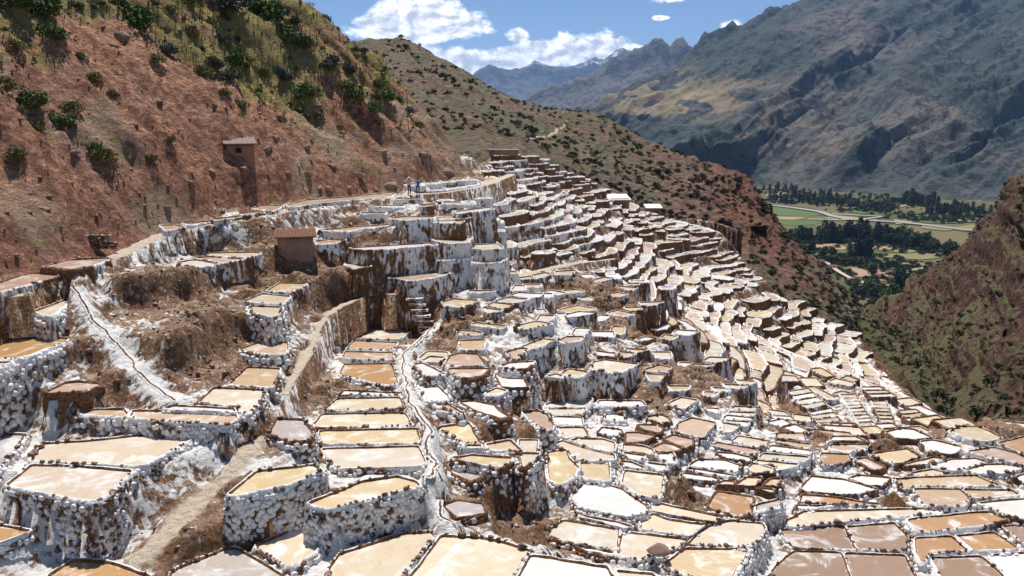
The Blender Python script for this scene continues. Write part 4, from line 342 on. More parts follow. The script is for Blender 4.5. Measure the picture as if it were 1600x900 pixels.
BLUE_RIDGE = [[(-195, 6240, -72), (-207, 6630, -44), (-219, 7020, -13), (-231, 7410, 21), (-243, 7800, 60), (-292, 9360, -330)], [(-98, 6240, -72), (-104, 6630, -29), (-110, 7020, 20), (-115, 7410, 74), (-121, 7800, 134), (-146, 9360, -256)], [(0, 6240, -72), (0, 6630, -13), (0, 7020, 54), (0, 7410, 127), (0, 7800, 208), (0, 9360, -182)], [(73, 6240, -72), (78, 6630, -3), (82, 7020, 74), (86, 7410, 159), (91, 7800, 252), (109, 9360, -138)], [(147, 6240, -72), (155, 6630, 6), (164, 7020, 94), (173, 7410, 191), (181, 7800, 296), (218, 9360, -94)], [(269, 6240, -72), (285, 6630, 16), (301, 7020, 115), (316, 7410, 224), (332, 7800, 343), (398, 9360, -47)], [(391, 6240, -72), (414, 6630, 27), (437, 7020, 137), (460, 7410, 258), (482, 7800, 390), (579, 9360, 0)], [(452, 6240, -72), (478, 6630, 36), (505, 7020, 155), (531, 7410, 287), (557, 7800, 431), (669, 9360, 41)], [(513, 6240, -72), (543, 6630, 44), (573, 7020, 174), (602, 7410, 316), (632, 7800, 472), (758, 9360, 82)], [(586, 6240, -72), (620, 6630, 51), (654, 7020, 187), (688, 7410, 337), (722, 7800, 501), (866, 9360, 111)], [(659, 6240, -72), (698, 6630, 57), (736, 7020, 200), (774, 7410, 358), (811, 7800, 530), (973, 9360, 140)], [(720, 6240, -72), (762, 6630, 66), (804, 7020, 219), (845, 7410, 387), (885, 7800, 571), (1062, 9360, 181)], [(781, 6240, -72), (826, 6630, 75), (871, 7020, 238), (915, 7410, 417), (959, 7800, 612), (1151, 9360, 222)], [(842, 6240, -72), (891, 6630, 82), (939, 7020, 254), (986, 7410, 442), (1033, 7800, 646), (1240, 9360, 256)], [(903, 6240, -72), (955, 6630, 90), (1006, 7020, 269), (1057, 7410, 467), (1107, 7800, 681), (1329, 9360, 291)], [(960, 6240, -72), (1014, 6630, 96), (1069, 7020, 283), (1122, 7410, 487), (1175, 7800, 710), (1410, 9360, 320)], [(1016, 6240, -72), (1074, 6630, 103), (1131, 7020, 296), (1187, 7410, 508), (1243, 7800, 738), (1492, 9360, 348)], [(1050, 6240, -72), (1110, 6630, 106), (1168, 7020, 304), (1227, 7410, 520), (1284, 7800, 756), (1541, 9360, 366)], [(1084, 6240, -72), (1146, 6630, 110), (1206, 7020, 312), (1266, 7410, 533), (1325, 7800, 773), (1591, 9360, 383)], [(1113, 6240, -72), (1176, 6630, 113), (1239, 7020, 318), (1300, 7410, 543), (1361, 7800, 787), (1633, 9360, 397)], [(1143, 6240, -72), (1207, 6630, 116), (1271, 7020, 325), (1334, 7410, 553), (1396, 7800, 802), (1675, 9360, 412)], [(1172, 6240, -72), (1238, 6630, 111), (1304, 7020, 313), (1369, 7410, 535), (1433, 7800, 776), (1719, 9360, 386)], [(1201, 6240, -72), (1270, 6630, 105), (1337, 7020, 301), (1404, 7410, 516), (1470, 7800, 750), (1764, 9360, 360)], [(1226, 6240, -72), (1295, 6630, 110), (1364, 7020, 312), (1432, 7410, 533), (1499, 7800, 773), (1798, 9360, 383)], [(1250, 6240, -72), (1321, 6630, 115), (1390, 7020, 322), (1459, 7410, 549), (1528, 7800, 796), (1833, 9360, 406)], [(1275, 6240, -72), (1346, 6630, 118), (1417, 7020, 328), (1488, 7410, 558), (1557, 7800, 807), (1868, 9360, 417)], [(1299, 6240, -72), (1372, 6630, 120), (1444, 7020, 333), (1516, 7410, 566), (1586, 7800, 819), (1904, 9360, 429)], [(1328, 6240, -72), (1403, 6630, 114), (1477, 7020, 320), (1551, 7410, 545), (1623, 7800, 790), (1948, 9360, 400)], [(1358, 6240, -72), (1435, 6630, 108), (1511, 7020, 306), (1586, 7410, 525), (1660, 7800, 761), (1992, 9360, 371)], [(1387, 6240, -72), (1466, 6630, 105), (1543, 7020, 301), (1620, 7410, 516), (1697, 7800, 750), (2036, 9360, 360)], [(1416, 6240, -72), (1497, 6630, 103), (1576, 7020, 296), (1655, 7410, 508), (1733, 7800, 738), (2080, 9360, 348)], [(1465, 6240, -72), (1548, 6630, 105), (1630, 7020, 301), (1712, 7410, 516), (1792, 7800, 750), (2151, 9360, 360)], [(1514, 6240, -72), (1600, 6630, 108), (1685, 7020, 306), (1768, 7410, 525), (1851, 7800, 761), (2222, 9360, 371)], [(1587, 6240, -72), (1677, 6630, 113), (1766, 7020, 317), (1853, 7410, 541), (1940, 7800, 784), (2328, 9360, 394)], [(1660, 6240, -72), (1754, 6630, 118), (1846, 7020, 328), (1938, 7410, 558), (2028, 7800, 807), (2434, 9360, 417)], [(1807, 6240, -72), (1908, 6630, 131), (2008, 7020, 357), (2106, 7410, 603), (2204, 7800, 870), (2644, 9360, 480)], [(1953, 6240, -72), (2062, 6630, 145), (2169, 7020, 386), (2274, 7410, 648), (2378, 7800, 933), (2854, 9360, 543)], [(2198, 6240, -72), (2318, 6630, 170), (2436, 7020, 438), (2553, 7410, 730), (2668, 7800, 1047), (3201, 9360, 657)], [(2442, 6240, -72), (2573, 6630, 196), (2703, 7020, 490), (2830, 7410, 812), (2955, 7800, 1159), (3546, 9360, 769)]]
SNOW_PEAKS = [[(-996, 11600, 0), (-1056, 12325, 141), (-1116, 13050, 298), (-1175, 13775, 471), (-1234, 14500, 660), (-1481, 17400, -65)], [(-861, 11600, 0), (-912, 12325, 155), (-963, 13050, 328), (-1014, 13775, 518), (-1065, 14500, 726), (-1278, 17400, 1)], [(-725, 11600, 0), (-768, 12325, 169), (-811, 13050, 358), (-853, 13775, 565), (-896, 14500, 791), (-1075, 17400, 66)], [(-589, 11600, 0), (-624, 12325, 184), (-658, 13050, 387), (-693, 13775, 612), (-727, 14500, 856), (-873, 17400, 131)], [(-543, 11600, 0), (-576, 12325, 191), (-608, 13050, 404), (-639, 13775, 638), (-671, 14500, 892), (-805, 17400, 167)], [(-498, 11600, 0), (-528, 12325, 199), (-557, 13050, 420), (-586, 13775, 663), (-615, 14500, 928), (-738, 17400, 203)], [(-453, 11600, 0), (-480, 12325, 207), (-506, 13050, 437), (-532, 13775, 689), (-559, 14500, 964), (-670, 17400, 239)], [(-408, 11600, 0), (-432, 12325, 212), (-455, 13050, 448), (-479, 13775, 707), (-503, 14500, 989), (-603, 17400, 264)], [(-362, 11600, 0), (-384, 12325, 218), (-405, 13050, 460), (-426, 13775, 725), (-447, 14500, 1015), (-536, 17400, 290)], [(-317, 11600, 0), (-336, 12325, 223), (-354, 13050, 471), (-372, 13775, 744), (-391, 14500, 1040), (-469, 17400, 315)], [(-278, 11600, 0), (-294, 12325, 218), (-310, 13050, 460), (-326, 13775, 725), (-342, 14500, 1015), (-411, 17400, 290)], [(-239, 11600, 0), (-253, 12325, 212), (-267, 13050, 448), (-280, 13775, 707), (-294, 14500, 989), (-353, 17400, 264)], [(-199, 11600, 0), (-211, 12325, 207), (-223, 13050, 437), (-234, 13775, 689), (-246, 14500, 964), (-295, 17400, 239)], [(-163, 11600, 0), (-173, 12325, 203), (-182, 13050, 429), (-192, 13775, 676), (-201, 14500, 946), (-241, 17400, 221)], [(-127, 11600, 0), (-134, 12325, 199), (-142, 13050, 420), (-149, 13775, 663), (-156, 14500, 928), (-188, 17400, 203)], [(-91, 11600, 0), (-96, 12325, 195), (-101, 13050, 412), (-107, 13775, 651), (-112, 14500, 910), (-134, 17400, 185)], [(-24, 11600, 0), (-26, 12325, 198), (-27, 13050, 419), (-28, 13775, 661), (-30, 14500, 925), (-36, 17400, 200)], [(42, 11600, 0), (45, 12325, 201), (47, 13050, 425), (50, 13775, 671), (52, 14500, 939), (63, 17400, 214)], [(109, 11600, 0), (115, 12325, 205), (121, 13050, 432), (128, 13775, 682), (134, 14500, 953), (161, 17400, 228)], [(187, 11600, 0), (198, 12325, 214), (209, 13050, 452), (220, 13775, 713), (231, 14500, 997), (277, 17400, 272)], [(266, 11600, 0), (281, 12325, 223), (297, 13050, 471), (312, 13775, 744), (327, 14500, 1040), (393, 17400, 315)], [(344, 11600, 0), (364, 12325, 233), (384, 13050, 491), (404, 13775, 775), (424, 14500, 1083), (509, 17400, 358)], [(396, 11600, 0), (419, 12325, 226), (442, 13050, 476), (465, 13775, 751), (487, 14500, 1051), (585, 17400, 326)], [(447, 11600, 0), (473, 12325, 219), (499, 13050, 461), (525, 13775, 728), (551, 14500, 1018), (661, 17400, 293)], [(498, 11600, 0), (528, 12325, 212), (557, 13050, 447), (586, 13775, 705), (614, 14500, 986), (737, 17400, 261)], [(574, 11600, 0), (607, 12325, 210), (641, 13050, 443), (674, 13775, 700), (707, 14500, 979), (849, 17400, 254)], [(649, 11600, 0), (687, 12325, 209), (725, 13050, 440), (763, 13775, 694), (801, 14500, 971), (961, 17400, 246)], [(725, 11600, 0), (767, 12325, 207), (810, 13050, 437), (852, 13775, 689), (894, 14500, 964), (1073, 17400, 239)], [(776, 11600, 0), (822, 12325, 209), (867, 13050, 442), (912, 13775, 697), (957, 14500, 975), (1148, 17400, 250)], [(827, 11600, 0), (876, 12325, 212), (924, 13050, 447), (972, 13775, 705), (1020, 14500, 986), (1224, 17400, 261)], [(879, 11600, 0), (930, 12325, 214), (982, 13050, 452), (1033, 13775, 713), (1083, 14500, 997), (1300, 17400, 272)], [(924, 11600, 0), (978, 12325, 218), (1032, 13050, 460), (1086, 13775, 725), (1139, 14500, 1015), (1367, 17400, 290)], [(969, 11600, 0), (1026, 12325, 222), (1083, 13050, 468), (1139, 13775, 738), (1194, 14500, 1033), (1433, 17400, 308)], [(1014, 11600, 0), (1074, 12325, 226), (1133, 13050, 476), (1192, 13775, 751), (1250, 14500, 1051), (1500, 17400, 326)], [(1063, 11600, 0), (1125, 12325, 231), (1187, 13050, 488), (1248, 13775, 769), (1309, 14500, 1076), (1571, 17400, 351)], [(1111, 11600, 0), (1176, 12325, 237), (1240, 13050, 499), (1304, 13775, 787), (1368, 14500, 1101), (1641, 17400, 376)], [(1159, 11600, 0), (1227, 12325, 242), (1294, 13050, 511), (1361, 13775, 805), (1427, 14500, 1126), (1712, 17400, 401)], [(1211, 11600, 0), (1281, 12325, 241), (1352, 13050, 507), (1421, 13775, 800), (1490, 14500, 1119), (1788, 17400, 394)], [(1262, 11600, 0), (1336, 12325, 239), (1409, 13050, 504), (1481, 13775, 795), (1554, 14500, 1112), (1864, 17400, 387)], [(1313, 11600, 0), (1390, 12325, 237), (1466, 13050, 501), (1542, 13775, 790), (1617, 14500, 1105), (1940, 17400, 380)], [(1359, 11600, 0), (1438, 12325, 246), (1516, 13050, 519), (1594, 13775, 818), (1672, 14500, 1144), (2006, 17400, 419)], [(1404, 11600, 0), (1486, 12325, 255), (1567, 13050, 537), (1647, 13775, 847), (1726, 14500, 1183), (2072, 17400, 458)], [(1449, 11600, 0), (1533, 12325, 263), (1617, 13050, 555), (1699, 13775, 875), (1781, 14500, 1223), (2137, 17400, 498)], [(1492, 11600, 0), (1578, 12325, 271), (1663, 13050, 571), (1748, 13775, 901), (1832, 14500, 1259), (2199, 17400, 534)], [(1534, 11600, 0), (1622, 12325, 279), (1710, 13050, 588), (1797, 13775, 926), (1883, 14500, 1294), (2260, 17400, 569)], [(1576, 11600, 0), (1667, 12325, 287), (1757, 13050, 604), (1846, 13775, 952), (1934, 14500, 1330), (2321, 17400, 605)], [(1624, 11600, 0), (1718, 12325, 281), (1811, 13050, 593), (1903, 13775, 934), (1994, 14500, 1305), (2393, 17400, 580)], [(1673, 11600, 0), (1769, 12325, 276), (1865, 13050, 581), (1960, 13775, 916), (2054, 14500, 1280), (2465, 17400, 555)], [(1721, 11600, 0), (1821, 12325, 270), (1919, 13050, 570), (2017, 13775, 898), (2114, 14500, 1255), (2537, 17400, 530)], [(1781, 11600, 0), (1885, 12325, 265), (1987, 13050, 558), (2089, 13775, 880), (2189, 14500, 1230), (2627, 17400, 505)], [(1842, 11600, 0), (1949, 12325, 259), (2055, 13050, 547), (2160, 13775, 862), (2264, 14500, 1205), (2717, 17400, 480)], [(1902, 11600, 0), (2013, 12325, 254), (2122, 13050, 535), (2231, 13775, 844), (2339, 14500, 1180), (2807, 17400, 455)], [(2053, 11600, 0), (2172, 12325, 263), (2290, 13050, 555), (2407, 13775, 875), (2523, 14500, 1223), (3028, 17400, 498)], [(2204, 11600, 0), (2332, 12325, 273), (2458, 13050, 575), (2583, 13775, 906), (2707, 14500, 1266), (3249, 17400, 541)], [(2355, 11600, 0), (2491, 12325, 282), (2625, 13050, 594), (2759, 13775, 937), (2891, 14500, 1309), (3469, 17400, 584)], [(2536, 11600, 0), (2683, 12325, 274), (2828, 13050, 578), (2972, 13775, 911), (3115, 14500, 1273), (3738, 17400, 548)], [(2717, 11600, 0), (2875, 12325, 266), (3031, 13050, 561), (3186, 13775, 885), (3339, 14500, 1237), (4007, 17400, 512)], [(2899, 11600, 0), (3067, 12325, 258), (3234, 13050, 545), (3399, 13775, 860), (3563, 14500, 1201), (4276, 17400, 476)]]
BUSHES = [(-33.56, 75.0, 1.44, 1), (-35.37, 75.5, 0.88, 1), (-38.08, 65.5, 1.42, 1), (-36.92, 66.75, 1.12, 1), (-35.53, 64.5, 0.92, 1), (-33.21, 57.5, 0.87, 1), (-32.14, 58.25, 1.02, 1), (-32.25, 60.25, 0.63, 0), (-29.31, 58.5, 0.73, 0), (-30.08, 58.75, 0.44, 1), (-31.75, 52.0, 0.57, 0), (-32.46, 56.0, 0.42, 0), (-29.21, 86.0, 1.44, 2), (-28.78, 82.5, 0.76, 2), (-26.0, 90.75, 1.52, 1), (-27.67, 90.75, 0.99, 1), (-23.54, 88.75, 1.34, 1), (-22.1, 89.75, 0.98, 1), (-28.93, 91.75, 1.23, 1), (-26.93, 81.75, 1.03, 1), (-25.17, 83.75, 0.7, 0), (-20.81, 83.75, 1.12, 1), (-21.66, 82.0, 0.75, 1), (-17.8, 88.25, 0.89, 1), (-16.72, 87.75, 0.88, 1), (-14.19, 91.25, 0.99, 1), (-14.75, 88.0, 0.88, 1), (-13.25, 94.75, 0.79, 1), (-11.52, 92.25, 0.62, 2), (-15.01, 94.5, 0.79, 1), (-19.61, 89.0, 0.82, 2), (-24.97, 111.25, 0.84, 2), (-19.52, 105.75, 0.71, 2), (-18.2, 92.5, 0.62, 2), (-19.51, 90.25, 0.68, 2), (-17.99, 92.5, 0.54, 2), (-30.47, 79.5, 0.66, 0), (-30.51, 74.0, 0.74, 2), (-27.74, 77.25, 0.71, 2), (-27.71, 74.5, 0.75, 0), (-25.82, 76.5, 0.77, 2), (-24.19, 73.75, 0.62, 0), (-25.26, 72.75, 0.49, 0), (-30.31, 71.25, 0.54, 0), (-26.81, 64.25, 0.38, 0), (-27.21, 61.5, 0.41, 0), (-34.02, 65.75, 0.49, 0), (-32.65, 64.75, 0.6, 0), (-31.26, 64.75, 0.43, 0), (-36.13, 60.75, 0.56, 0), (-34.7, 56.5, 0.71, 0), (-33.06, 55.25, 0.42, 0), (-10.43, 92.0, 0.54, 0), (-10.58, 104.25, 0.61, 1), (-12.4, 88.0, 0.51, 0), (-17.47, 82.75, 0.48, 0), (-19.25, 82.25, 0.48, 0), (-20.63, 81.5, 0.55, 0), (-21.8, 77.5, 0.39, 0), (-14.28, 87.0, 0.44, 0), (-22.87, 84.5, 0.49, 2), (-26.53, 94.25, 0.79, 2), (-24.45, 94.25, 0.71, 2), (-26.65, 106.25, 0.62, 2), (-31.8, 83.5, 0.91, 0), (-31.16, 87.25, 0.73, 1), (-32.45, 80.25, 0.6, 0), (-37.27, 72.0, 0.48, 2)]
BOULDERS = [(-27.13, 52.0, 0.41), (-17.01, 75.25, 0.42), (-10.57, 83.5, 0.73), (-12.3, 81.75, 0.65), (-7.08, 89.75, 0.79), (-5.28, 95.5, 0.61), (-15.02, 79.25, 0.5), (-21.54, 72.0, 0.4), (-19.3, 76.75, 0.37), (-25.81, 60.0, 0.33), (-10.65, 90.75, 0.51), (-9.64, 87.5, 0.49), (-13.24, 84.25, 0.4), (-25.45, 70.75, 0.28), (-33.38, 70.0, 0.39), (-33.33, 71.75, 0.46), (-34.98, 72.0, 0.29), (-29.03, 63.25, 0.25), (-30.06, 56.0, 0.27), (-24.98, 63.0, 0.3), (-29.22, 50.25, 0.24), (-24.48, 66.0, 0.32), (-17.1, 77.5, 0.37), (-22.49, 67.75, 0.38), (-18.77, 74.25, 0.35), (-19.92, 72.0, 0.29), (-15.61, 77.25, 0.37), (-13.32, 80.0, 0.38), (-17.71, 74.5, 0.3), (-29.12, 68.0, 0.32), (-21.44, 73.75, 0.29), (-23.2, 64.0, 0.23)]
HUT_XY = (-23.13, 69.25)
AGAVE_XY = (-23.5, 84.5)
POLE_XY = (-11.42, 89.5)
STONE_WALL_XY = (-26.95, 52.0)
BARE = [(-32.29, 69.75), (-29.71, 68.25), (-27.19, 66.75), (-25.45, 64.5), (-28.35, 56.75), (-29.97, 51.0), (-28.03, 62.5), (-29.76, 47.75)]
EARTH = [(-20.19, 47, 4, 0.62, 0.3), (-21.23, 47, 3, 0.5, 0.2), (-16.92, 44, 3.0, 0.65, 0.2), (-17.61, 42, 3.5, 0.6, 0.2), (-17.51, 39, 2.5, 0.5, 0.1), (-15.97, 41, 2.5, 0.6, 0.1), (-11.32, 44, 2.2, 1, 0.9), (-10.24, 37, 2, 0.8, 0.3), (-12.18, 30, 2.1, 1, 0.7), (-12.57, 29, 1.8, 1, 0.4), (-15.85, 58, 3.2, 1, 0.6), (-16.74, 56, 3.5, 1, 0.3), (-15.2, 57, 3, 1, 0), (-12.49, 58.8, 3, 1, 0.2), (-10.11, 59, 4, 0.9, 0.2), (-6.99, 57, 2.5, 1, -0.4), (8.45, 67, 3.6, 1, 0.5), (7.38, 70, 3.2, 1, 0.5), (9.4, 62, 2.2, 1, 0.5), (10.75, 66, 1.6, 1, 0), (8.34, 37.5, 1.15, 1, 1.3), (0.0, 40.5, 2.2, 0.9, 0.3), (1.03, 41, 1.5, 0.9, 0.2), (-0.28, 33, 2.2, 0.9, 0.2), (0.84, 32.5, 2, 0.9, 0), (1.75, 34, 1.6, 0.9, 0.3), (18.66, 56, 3, 0.9, 0.5), (20.45, 57, 2.5, 1, 0.8), (12.57, 54, 3, 0.9, 0.4), (8.91, 51, 2.5, 0.8, 0.2), (7.68, 96, 5, 0.8, 0.2), (5.56, 100, 4, 0.5, 0), (11.32, 88, 4, 0.7, 0), (-1.93, 42, 2, 0.5, 0), (19.44, 48, 2.5, 0.8, 0.4), (22.04, 45, 1.2, 1, 0.5), (23.06, 44, 1, 1, 0.4), (19.51, 38, 0.8, 0.9, 0.9), (31.44, 48, 3, 1, 0.6), (28.3, 49.5, 2.5, 0.9, 0.4), (-4.51, 55, 2.5, 0.8, 0.5), (-4.53, 50, 2, 0.6, 0.3), (-12.64, 66, 2, 0.4, 0), (-18.22, 60, 2.5, 0.3, 0), (-24.26, 40, 2, 0.3, 0.1), (-21.68, 41, 3, 0.35, 0.1), (-19.43, 39, 2.5, 0.6, 0.1), (-23.65, 43, 3, 0.35, 0.1), (7.62, 43, 1, 1, 0.2), (-2.2, 32, 1.2, 0.8, 0)]
FIELDS = [('g', [(518, 1628), (599, 1502), (538, 1436), (465, 1457)]), ('t', [(458, 1436), (522, 1415), (483, 1375), (445, 1394)]), ('g', [(433, 1355), (504, 1365), (556, 1394), (489, 1301), (416, 1301)]), ('t', [(581, 1457), (637, 1375), (574, 1355), (549, 1405)]), ('p', [(406, 1081), (444, 1087), (441, 1046), (430, 1029), (388, 1046)]), ('g', [(362, 1023), (436, 1023), (419, 991), (356, 981)]), ('p', [(468, 1069), (506, 1057), (490, 1029), (451, 1029)]), ('t', [(466, 1106), (520, 1087), (508, 1063), (460, 1081)]), ('y', [(504, 1046), (527, 1023), (500, 1002), (483, 1007)]), ('y', [(459, 991), (528, 1002), (528, 971), (489, 947), (446, 971)]), ('g', [(356, 971), (436, 956), (412, 928), (354, 915)]), ('p', [(366, 889), (404, 893), (412, 849), (398, 834), (365, 834), (353, 865)]), ('y', [(359, 885), (381, 889), (361, 842), (352, 861)]), ('t', [(421, 869), (468, 898), (452, 873), (405, 842)]), ('y', [(453, 924), (491, 928), (476, 906), (446, 902)]), ('p', [(392, 834), (422, 834), (407, 809), (386, 820)]), ('y', [(362, 812), (390, 823), (378, 792), (358, 789)]), ('t', [(349, 812), (362, 812), (355, 779), (343, 775)]), ('y', [(670, 1309), (705, 1258), (663, 1218), (640, 1250)]), ('g', [(700, 1415), (740, 1384), (738, 1318), (679, 1327)]), ('t', [(658, 1384), (673, 1337), (624, 1301)]), ('y', [(749, 1301), (745, 1250), (688, 1211), (680, 1250)]), ('g', [(720, 1776), (749, 1714), (700, 1628), (670, 1684)]), ('t', [(804, 1714), (803, 1628), (753, 1575), (758, 1642)]), ('g', [(731, 1480), (761, 1457), (734, 1415), (710, 1436)]), ('y', [(768, 1415), (796, 1365), (764, 1327), (741, 1365)]), ('t', [(606, 1934), (666, 1953), (628, 1861), (578, 1843)]), ('g', [(665, 1575), (693, 1526), (639, 1457), (627, 1514)])]
RIVER = [(477, 1714), (517, 1642), (552, 1575), (575, 1502), (568, 1425), (578, 1365), (624, 1346), (665, 1301), (691, 1234), (724, 1188)]
RIVER_ARM = [(507, 1375), (545, 1365), (594, 1365), (655, 1415), (611, 1446), (581, 1457)]
VALLEY_ROAD = [(351, 942), (365, 924), (354, 857), (350, 812), (357, 772), (402, 799)]
